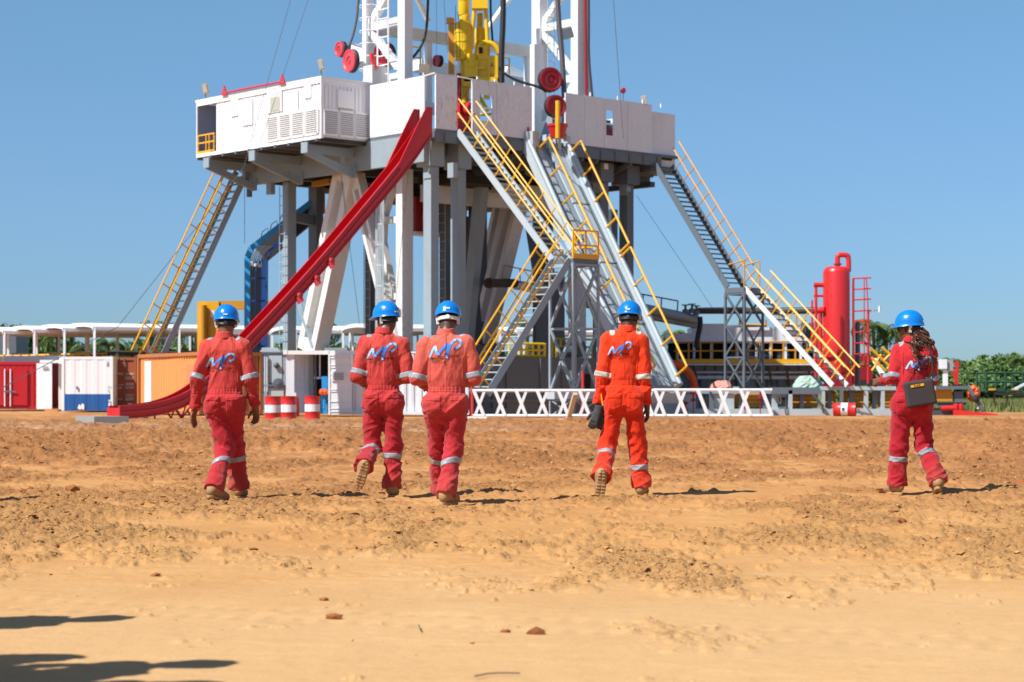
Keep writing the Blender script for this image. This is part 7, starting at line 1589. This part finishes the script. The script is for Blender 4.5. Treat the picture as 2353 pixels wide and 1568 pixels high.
for i, (x, tp, Y_) in enumerate(((2010, 772, 150), (2045, 778, 146), (2075, 788, 150), (2020, 805, 140), (2060, 815, 138), (2100, 800, 152), (2140, 815, 160), (1975, 790, 150), (1995, 830, 138), (2110, 835, 140), (2160, 840, 150))):
    tree(x, tp, Y_, '%s from the left among the bushes massed behind the red tank' % ['third', 'fifth', 'seventh', 'fourth', 'sixth', 'eighth', 'tenth', 'leftmost bush, first', 'second', 'ninth', 'rightmost bush, eleventh'][i], 'shrub', 1.0, i, 0, 1.2)
# green rise on the right
m = MB(); nx, ny = 40, 14; vs = []
for j in range(ny):
    Y_ = 150 + j * 12
    for i in range(nx):
        X_0 = 30 + i * 3.2; f = 1 / (1 + math.exp(-(X_0 / Y_ - 0.232) * 70)); vs.append((X_0, Y_, -0.6 + f * min(1, j / 7) * 4.2 + 0.3 * math.sin(i * 0.7 + j)))
m.add(vs, [(j * nx + i, j * nx + i + 1, (j + 1) * nx + i + 1, (j + 1) * nx + i) for j in range(ny - 1) for i in range(nx - 1)])
gm_, n, l, bs = newmat('hill_grass'); tc = n.new('ShaderNodeTexCoord').outputs['Object']
l.new(ramp(n, l, noise(n, l, tc, 0.35, 6, 0.7), [(0.3, (0.06, 0.11, 0.02)), (0.5, (0.13, 0.17, 0.04)), (0.75, (0.24, 0.22, 0.09))]), bs.inputs['Base Color']); bs.inputs['Roughness'].default_value = 0.9
m.build('hill', gm_, None, kind='structure', smooth=True)
r = random.Random(4); k = 0
desc = ['round', 'broad', 'pale', 'dark', 'tall', 'low', 'loose', 'dense']
for j, Y_ in enumerate((152, 165, 180, 198, 218)):
    for i in range(9):
        X_0 = Y_ * (0.214 + 0.0115 * i) + r.uniform(-1, 1); f = 1 / (1 + math.exp(-(X_0 / Y_ - 0.232) * 70)); jj = (Y_ - 150) / 12; z0 = -0.6 + f * min(1, jj / 7) * 4.2
        ztop = z0 + r.uniform(2.6, 4.4); py = HY - (ztop - EYE) / Y_ * FPX
        tree(CX + X_0 / Y_ * FPX, py, Y_, 'bush on the far rise, %s row, %s from the left' % (['front', 'second', 'middle', 'fourth', 'skyline'][j], ['first', 'second', 'third', 'fourth', 'fifth', 'sixth', 'seventh', 'eighth', 'ninth'][i]), 'shrub', 0.95, k, z0 - 0.3, 1.5); k += 1
# ================================================================ GROUND
def vn3(x, y, z, tab=np.random.default_rng(3).random((32, 32, 32)).astype(np.float32)):
    xi, yi, zi = np.floor(x).astype(int), np.floor(y).astype(int), np.floor(z).astype(int)
    fx, fy, fz = x - xi, y - yi, z - zi; fx = fx * fx * (3 - 2 * fx); fy = fy * fy * (3 - 2 * fy); fz = fz * fz * (3 - 2 * fz)
    r = 0
    for i in (0, 1):
        for j in (0, 1):
            for k in (0, 1):
                r = r + tab[(xi + i) & 31, (yi + j) & 31, (zi + k) & 31] * (fx if i else 1 - fx) * (fy if j else 1 - fy) * (fz if k else 1 - fz)
    return r
def fbm(x, y, z=0.5, o=4, g=0.5):
    s = 0; a = 1; t = 0
    for i in range(o):
        s = s + a * (vn3(x, y, z + i * 7.3 + 0 * x) - 0.5); t += a; a *= g; x, y = x * 2.03 + 5.1, y * 2.03 + 3.7
    return s / t * 2
def ss(a, b, x): t = np.clip((x - a) / (b - a), 0, 1); return t * t * (3 - 2 * t)
def worley(x, y, cell, seed):
    """distance to the nearest random lump centre, its radius and its own random number"""
    gx, gy = np.floor(x / cell), np.floor(y / cell); best = np.full(x.shape, 9.0, np.float32); rnd = np.zeros(x.shape, np.float32)
    for i in (-1, 0, 1):
        for j in (-1, 0, 1):
            cx_, cy_ = gx + i, gy + j; h1 = np.abs(np.sin(cx_ * 127.1 + cy_ * 311.7 + seed) * 43758.5453) % 1; h2 = np.abs(np.sin(cx_ * 269.5 + cy_ * 183.3 + seed * 1.7) * 43758.5453) % 1; h3 = np.abs(np.sin(cx_ * 71.3 + cy_ * 97.7 + seed * 2.3) * 24634.6345) % 1
            d = np.sqrt((x / cell - cx_ - h1) ** 2 + (y / cell - cy_ - h2) ** 2) / (0.25 + 0.45 * h3); u = d < best; best = np.where(u, d, best).astype(np.float32); rnd = np.where(u, h3, rnd).astype(np.float32)
    return best, rnd
def lumps(x, y, cell, seed, gate):
    wx = x + 0.35 * cell * fbm(x / cell * 1.3, y / cell * 1.3, 3.3, 2); wy = y + 0.35 * cell * fbm(x / cell * 1.3, y / cell * 1.3, 8.8, 2)
    d, r = worley(wx, wy, cell, seed); return np.sqrt(np.clip(1 - d * d, 0, 1)) * (0.35 + r) * cell * 0.36 * (gate > (0.9 - r * 0.9)) * (r > 0.1)
PEOPLE_AT = [(-2.60, 18.0), (-1.19, 18.5), (-0.57, 17.2), (1.04, 18.5), (3.80, 18.9)]
def ground_parts(x, y):
    far = 1 - ss(60, 74, y); near = ss(2, 5, y)
    h = 0.05 * fbm(x * 0.22, y * 0.35, 1.5, 3)
    wv = y + 0.10 * x + 0.5 * fbm(x * 0.15, y * 0.2, 9.5, 2)       # wheel tracks and drag marks run across
    tr = fbm(x * 0.10, wv * 1.6, 3.5, 4, 0.6); h = h + 0.018 * tr * (0.5 + ss(8, 14, y))
    mk0 = fbm(x * 0.55 + 3, wv * 0.40, 5.5, 4, 0.62); zone = ss(8.5, 13, y) * 0.27 + ss(20, 40, y) * 0.14
    pm = ss(-0.22, 0.62, mk0 + zone + 0.75 * fbm(x * 1.5, wv * 0.9, 7.7, 5, 0.68) - 0.16)
    bill = 1 - np.abs(fbm(x * 5.5, y * 4.5, 6.5, 5, 0.62)) * 2.4; bill2 = 1 - np.abs(fbm(x * 14, y * 11, 16.5, 3, 0.6)) * 2.2
    c = lumps(x, y, 0.06, 1.0, pm * 0.8) * (1 - ss(20, 30, y)) * (0.40 + 0.3 * ss(9, 13, y)) + lumps(x, y, 0.12, 2.0, pm * 0.62) * ss(7, 11, y) * (1 - ss(40, 55, y)) * 0.42 + lumps(x, y, 0.26, 3.0, pm * 0.60) * ss(20, 32, y) * 0.5
    c = c + pm * (np.clip(bill, 0, 1) ** 1.2 * 0.028 + np.clip(bill2, 0, 1) * 0.014) * (0.8 + 0.7 * ss(14, 30, y))
    c = c + 0.07 * ss(50, 56, y) * (1 - ss(58, 68, y)) * np.clip(fbm(x * 0.35, y * 0.5, 8.5, 5, 0.65) + 0.1, 0, 1) * np.where(x > -3, 1.0, 0.4)
    h = h + (0.003 + 0.004 * ss(8, 14, y)) * fbm(x * 9, y * 9, 2.5, 3, 0.6)
    st = 1 - np.abs(fbm(x * 1.3 + 0.3 * wv, wv * 7.0, 21.5, 4, 0.65)) * 2.6; st = np.clip(st, 0, 1) ** 1.5 * ss(-0.1, 0.35, fbm(x * 0.7, wv * 1.4, 31.5, 3, 0.6) + 0.1)
    c = c + st * (0.007 + 0.013 * ss(8, 13, y) + 0.018 * ss(18, 35, y))
    big = np.clip(fbm(x * 1.4, y * 1.0, 41.5, 5, 0.68) - 0.05, 0, 1) * ss(19, 26, y) * (0.45 + 0.55 * pm); c = c + big * 0.17 * (1 + 0.6 * ss(30, 50, y))
    u = (x * 0.35 + y * 0.94); v_ = (x * 0.94 - y * 0.35)
    for c0_ in (7.9, 8.25): h = h - 0.008 * np.exp(-((u - c0_ - 0.1 * np.sin(v_ * 0.3)) / 0.07) ** 2) * (0.5 + 0.5 * np.sin(v_ * 45)) * near
    pg = np.exp(-((((x - 0.4) / 2.4) ** 2 + ((y - 38.2) / 1.5) ** 2) ** 2)); h = h * (1 - pg) + 0.0 * pg; c = c * (1 - pg)
    for px_, py_ in PEOPLE_AT:
        g = np.exp(-(((x - px_) / 0.45) ** 2 + ((y - py_) / 0.45) ** 2)); h = h * (1 - 0.9 * g) - 0.010 * g; c = c * (1 - 0.85 * g)
    return h * far * near, c * far * near, pm
def ground_h(x, y): h, c, _ = ground_parts(x, y); return h + c
rows = [-400, -150, -60, -25, -10, -3, 1.5, 3.5, 4.8]
y = 5.2
while y < 75: rows.append(y); y *= 1.0032
while y < 4000: y *= 1.06; rows.append(y)
rows = np.array(rows); t_ = np.linspace(-0.285, 0.285, 690); t_ = np.concatenate([[-30, -8, -3, -1.2, -0.7, -0.45, -0.34], t_, [0.34, 0.45, 0.7, 1.2, 3, 8, 30]])
W_ = np.maximum(np.abs(rows), 6.0)
Xg = W_[:, None] * t_[None, :]; Yg_ = np.repeat(rows[:, None], len(t_), 1) + 0 * Xg
Hg, Cg, Pg = ground_parts(Xg, Yg_); Zg = Hg + Cg
# outer columns lie flat; grass and terrain beyond
Zg = Zg * (np.abs(t_)[None, :] < 0.4) - 0.0
gv = np.stack([Xg, Yg_, Zg], -1).reshape(-1, 3)
nr_, nc_ = Xg.shape; idx = np.arange(nr_ * nc_).reshape(nr_, nc_)
gf = np.stack([idx[:-1, :-1], idx[:-1, 1:], idx[1:, 1:], idx[1:, :-1]], -1).reshape(-1, 4)
gme = bpy.data.meshes.new('ground'); gme.vertices.add(len(gv)); gme.vertices.foreach_set('co', gv.astype(np.float32).ravel())
gme.loops.add(gf.size); gme.loops.foreach_set('vertex_index', gf.ravel().astype(np.int32)); gme.polygons.add(len(gf))
gme.polygons.foreach_set('loop_start', np.arange(0, gf.size, 4, dtype=np.int32)); gme.update(calc_edges=True); gme.validate()
gme.polygons.foreach_set('use_smooth', [True] * len(gme.polygons))
for nm_, ar_ in (('crumb', np.clip(Cg / 0.03, 0, 1.5)), ('patch', Pg)):
    at_ = gme.attributes.new(nm_, 'FLOAT', 'POINT'); at_.data.foreach_set('value', ar_.astype(np.float32).ravel())
dm, n, l, bs = newmat('bare_earth'); geo = n.new('ShaderNodeNewGeometry'); pos = geo.outputs['Position']
sx = n.new('ShaderNodeSeparateXYZ'); l.new(pos, sx.inputs[0])
def mrange(src, a, b, lo=0, hi=1):
    q = n.new('ShaderNodeMapRange'); q.inputs[1].default_value = a; q.inputs[2].default_value = b; q.inputs[3].default_value = lo; q.inputs[4].default_value = hi; q.interpolation_type = 'SMOOTHSTEP'; l.new(src, q.inputs[0]); return q.outputs[0]
def mth(op, a, b):
    q = n.new('ShaderNodeMath'); q.operation = op
    for i, v_ in enumerate((a, b)):
        if isinstance(v_, (int, float)): q.inputs[i].default_value = v_
        else: l.new(v_, q.inputs[i])
    return q.outputs[0]
nb = noise(n, l, pos, 0.30, 5, 0.65, (1.3, 0.9, 1)); ns_ = noise(n, l, pos, 1.1, 6, 0.7, (0.9, 0.9, 1)); nf = noise(n, l, pos, 9, 5, 0.7, (0.7, 1, 1)); nv = noise(n, l, pos, 60, 3, 0.7)
yy = mth('ADD', sx.outputs[1], mth('MULTIPLY', mth('SUBTRACT', nb, 0.5), 9))
c = mix(n, l, mrange(yy, 7.5, 13.5), (0.575, 0.35, 0.158), (0.52, 0.265, 0.092))
c = mix(n, l, mrange(sx.outputs[1], 18, 32), c, (0.51, 0.26, 0.098))
# streaks of redder, drier and darker earth
c = mix(n, l, mth('MULTIPLY', ramp(n, l, ns_, [(0.45, 0), (0.70, 0.85)]), mrange(yy, 7, 17, 0.10, 0.75)), c, (0.42, 0.18, 0.062))
c = mix(n, l, mth('MULTIPLY', ramp(n, l, ns_, [(0.25, 0.7), (0.45, 0)]), mrange(sx.outputs[1], 9, 30, 0.6, 0.5)), c, (0.66, 0.42, 0.21))
# pale gravelly strip by the slab
strip = mth('MULTIPLY', mrange(sx.outputs[1], 44, 48), mrange(sx.outputs[1], 60, 57)); strip = mth('MULTIPLY', strip, mrange(sx.outputs[0], 3, -2))
c = mix(n, l, mth('MULTIPLY', strip, ramp(n, l, nf, [(0.35, 0.35), (0.55, 0.9)])), c, (0.60, 0.46, 0.32))
# turned up clods are damper and redder than the dry crust, more so toward the rig
def attr(nm):
    q = n.new('ShaderNodeAttribute'); q.attribute_name = nm; return q.outputs['Fac']
cr_, pa_ = attr('crumb'), attr('patch')
cc_ = mix(n, l, mrange(sx.outputs[1], 9, 26), (0.50, 0.27, 0.10), (0.36, 0.15, 0.052))
c = mix(n, l, mth('MULTIPLY', pa_, mrange(sx.outputs[1], 8, 24, 0.15, 0.50)), c, cc_)
c = mix(n, l, mth('MULTIPLY', mrange(cr_, 0.15, 0.9), ramp(n, l, nf, [(0.35, 0.35), (0.6, 0.95)])), c, cc_)
c = mix(n, l, ramp(n, l, nf, [(0.52, 0), (0.78, 0.35)]), c, (0.40, 0.20, 0.08))
c = mix(n, l, mth('MULTIPLY', ramp(n, l, nv, [(0.60, 0), (0.72, 0.5)]), mrange(pa_, 0, 1, 0.3, 1)), c, (0.25, 0.11, 0.045))
# grass beyond the yard
gg = mth('MULTIPLY', mrange(sx.outputs[1], 92, 108), mrange(mth('DIVIDE', sx.outputs[0], sx.outputs[1]), 0.17, 0.20)); far_ = mrange(sx.outputs[1], 118, 128)
gr = ramp(n, l, nb, [(0.3, (0.09, 0.13, 0.03)), (0.6, (0.20, 0.21, 0.07))])
c = mix(n, l, mth('MAXIMUM', gg, far_), c, gr)
l.new(c, bs.inputs['Base Color']); bs.inputs['Roughness'].default_value = 0.95; bs.inputs['Specular IOR Level'].default_value = 0.15
nq = noise(n, l, pos, 14, 5, 0.75, (0.5, 2.4, 1)); nr1 = mth('ABSOLUTE', mth('SUBTRACT', noise(n, l, pos, 13, 5, 0.7, (0.8, 1.3, 1)), 0.5), 0); nr2 = mth('ABSOLUTE', mth('SUBTRACT', noise(n, l, pos, 34, 4, 0.7, (0.8, 1.2, 1)), 0.5), 0)
rgh = mth('SUBTRACT', 0.6, mth('ADD', mth('MULTIPLY', nr1, 3.2), mth('MULTIPLY', nr2, 1.6)))
hh = mth('ADD', mth('MULTIPLY', nf, 0.35), mth('ADD', mth('MULTIPLY', nv, 0.12), mth('MULTIPLY', nq, 0.45))); hh = mth('ADD', hh, mth('MULTIPLY', rgh, mrange(pa_, 0.0, 0.9, 0.10, 1.0)))
bump(n, l, bs, hh, 0.7, 0.030)
gme.materials.append(dm)
props(link('ground', gme), kind='structure')
# damp flat puddle streak
pm, n, l, bs = newmat('damp_mud'); bs.inputs['Base Color'].default_value = (0.32, 0.125, 0.06, 1); bs.inputs['Roughness'].default_value = 0.55
p0 = gnd(900, 1019)
pts = []
rr = random.Random(2)
for k in range(40):
    a = 2 * math.pi * k / 40; pts.append((0.35 + 2.6 * math.cos(a) * rr.uniform(0.88, 1.05), 38.2 + 1.5 * math.sin(a) * rr.uniform(0.85, 1.1), 0.012))
m = MB(); m.add(pts, [tuple(range(40))]); m.build('mud_puddle', pm, None, kind='structure')
# ---------------------------------------------------------------- loose clods
def cloddata(seed, N_, yr, size, patch, pw=1.0):
    r = np.random.default_rng(seed); y = yr[0] * (yr[1] / yr[0]) ** r.random(N_ * 6); x = (r.random(N_ * 6) * 2 - 1) * 0.30 * y
    mk = ground_parts(x, y)[2]
    keep = r.random(N_ * 6) < ss(patch[0], patch[1], mk) ** pw; x, y = x[keep][:N_], y[keep][:N_]
    s = size * (0.30 + r.pareto(3.2, len(x)).clip(0, 3.0) * 0.5) * (0.55 + y / 22)
    return x, y, s, r

base = np.array([(0, 0, 1), (0.894, 0, 0.447), (0.276, 0.851, 0.447), (-0.724, 0.526, 0.447), (-0.724, -0.526, 0.447), (0.276, -0.851, 0.447), (0.724, 0.526, -0.447), (-0.276, 0.851, -0.447), (-0.894, 0, -0.447), (-0.276, -0.851, -0.447), (0.724, -0.526, -0.447), (0, 0, -1)])
bf = np.array([(0, 1, 2), (0, 2, 3), (0, 3, 4), (0, 4, 5), (0, 5, 1), (1, 6, 2), (2, 7, 3), (3, 8, 4), (4, 9, 5), (5, 10, 1), (2, 6, 7), (3, 7, 8), (4, 8, 9), (5, 9, 10), (1, 10, 6)])
def clods(name, seed, N_, yr, size, patch, mat, pw=1.0):
    x, y, s, r = cloddata(seed, N_, yr, size, patch, pw); k = len(x); z = ground_h(x, y) - s * 0.15
    J = r.uniform(0.45, 1.45, (k, 12, 1)); sc_ = np.stack([s * r.uniform(0.8, 1.7, k), s * r.uniform(0.8, 1.5, k), s * r.uniform(0.4, 0.85, k)], -1)[:, None, :]
    a = r.random(k) * 6.28; ca, sa = np.cos(a)[:, None], np.sin(a)[:, None]; v = base[None] * J * sc_
    vx = v[..., 0] * ca - v[..., 1] * sa; vy = v[..., 0] * sa + v[..., 1] * ca
    v = np.stack([vx + x[:, None], vy + y[:, None], v[..., 2] + z[:, None] + s[:, None] * 0.1], -1).reshape(-1, 3)
    f = (bf[None] + (np.arange(k) * 12)[:, None, None]).reshape(-1, 3)
    me = bpy.data.meshes.new(name); me.from_pydata(v.tolist(), [], f.tolist()); me.materials.append(mat); return props(link(name, me), kind='stuff', label=None)
def clodmat(name, c1, c2):
    m, n, l, bs = newmat(name); pos = n.new('ShaderNodeNewGeometry').outputs['Position']; l.new(mix(n, l, ramp(n, l, noise(n, l, pos, 3, 4, .7), [(0.4, 0), (0.6, 1)]), c1, c2), bs.inputs['Base Color']); bs.inputs['Roughness'].default_value = 1; bs.inputs['Specular IOR Level'].default_value = 0.1
    bump(n, l, bs, noise(n, l, pos, 60, 3, .7), 0.5, 0.01); return m
CM1 = clodmat('pale_clod', (0.48, 0.26, 0.10), (0.36, 0.17, 0.065)); CM2 = clodmat('red_clod', (0.34, 0.135, 0.05), (0.24, 0.085, 0.034))
CM3 = clodmat('sand_crumb', (0.58, 0.36, 0.16), (0.46, 0.26, 0.10))
clods('sand_crumbs', 1, 8000, (5.4, 12), 0.007, (0.05, 0.6), CM3)
clods('pale_clods', 2, 24000, (9, 34), 0.011, (0.1, 0.8), CM1)
clods('red_clods', 3, 9000, (14, 62), 0.013, (0.3, 0.9), CM2)
clods('scattered_red_clods', 4, 150, (7, 30), 0.012, (-1.6, -0.2), CM2)
for i, (px, py, s, lb) in enumerate(((168, 1140, 0.055, 'dark red clod on the left beside a thin shadow'), (766, 1418, 0.026, 'red brown clod in the pale foreground sand left of centre'), (745, 1375, 0.02, 'thin red clod above the foreground clod pair'), (1163, 1449, 0.018, 'smaller left clod of the central foreground pair'), (1232, 1452, 0.028, 'larger right clod of the central foreground pair'), (2345, 1127, 0.08, 'large dark clod at the right picture edge'), (585, 1142 + 120, 0.02, 'tiny red clod below the first man'), (357, 1322, 0.02, 'flat red clod in the left foreground'), (2052, 1188, 0.03, 'red clod right of the centre of the foreground'))):
    p = gnd(px, py); r = np.random.default_rng(i); v = base * r.uniform(0.6, 1.3, (12, 1)) * s * np.array([1.5, 1, 0.7])
    m = MB(); m.add([tuple(q + np.array([p.x, p.y, float(ground_h(np.array([p.x]), np.array([p.y]))[0]) + s * 0.3])) for q in v], [tuple(f) for f in bf])
    m.build('dirt_clod', CM2, None, label=lb, cat='clod', group='single clods on the sand')
for i, (pts, lb) in enumerate((([(1090, 1560), (1130, 1552), (1195, 1552)], 'thin root lying at the bottom edge of the sand'), ([(155, 1254), (180, 1250), (200, 1246)], 'short dark stick on the left sand'), ([(962, 1155 + 278), (966, 1448)], 'tiny upright stalk in the foreground sand'))):
    P_ = [gnd(x, y) + ZX * 0.012 for x, y in pts]
    for q in P_: q.z += float(ground_h(np.array([q.x]), np.array([q.y]))[0])
    m = MB(); m.path(smoothpts(P_, 1) if len(P_) > 2 else P_, 0.003, 5); m.build('twig', BK, None, label=lb, cat='twig')
# grass tufts beyond the yard on the right
r = np.random.default_rng(9); N_ = 9000; y = r.uniform(96, 150, N_); x = y * r.uniform(0.212, 0.30, N_); hgt = r.uniform(0.2, 0.65, N_); a = r.random(N_) * 6.28; w2 = 0.05
v = np.stack([np.stack([x - np.cos(a) * w2, y - np.sin(a) * w2, 0 * x], -1), np.stack([x + np.cos(a) * w2, y + np.sin(a) * w2, 0 * x], -1), np.stack([x + r.uniform(-.15, .15, N_), y, hgt], -1)], 1).reshape(-1, 3)
me = bpy.data.meshes.new('grass'); me.from_pydata(v.tolist(), [], np.arange(3 * N_).reshape(-1, 3).tolist()); me.materials.append(leafmat('grass_blade', (0.14, 0.17, 0.04), (0.10, 0.15, 0.03), (0.28, 0.26, 0.10)))
props(link('grass', me), kind='stuff')
companion(r1[0], -2.33, 6.36, -80, 'companion standing beyond the left edge whose shadow crosses the near sand')
companion(r4[0], -2.86, 6.46, 80, 'tall companion added beyond the left edge to broaden the near shadow')  # this and the next two are extra figures added to broaden the shadow
companion(r3[0], -2.86, 6.16, 100, 'broad companion added beyond the left edge to thicken the near shadow')
companion(r1[0], -2.27, 5.82, -95, 'companion nearest the camera, added beyond the left edge to fill the shadow')
companion(r2[0], -3.02, 7.90, -85, 'companion beyond the left edge whose shadow is the farther one')
companion(r3[0], -5.5, 16.9, -20, 'companion beyond the left edge level with the walking group')
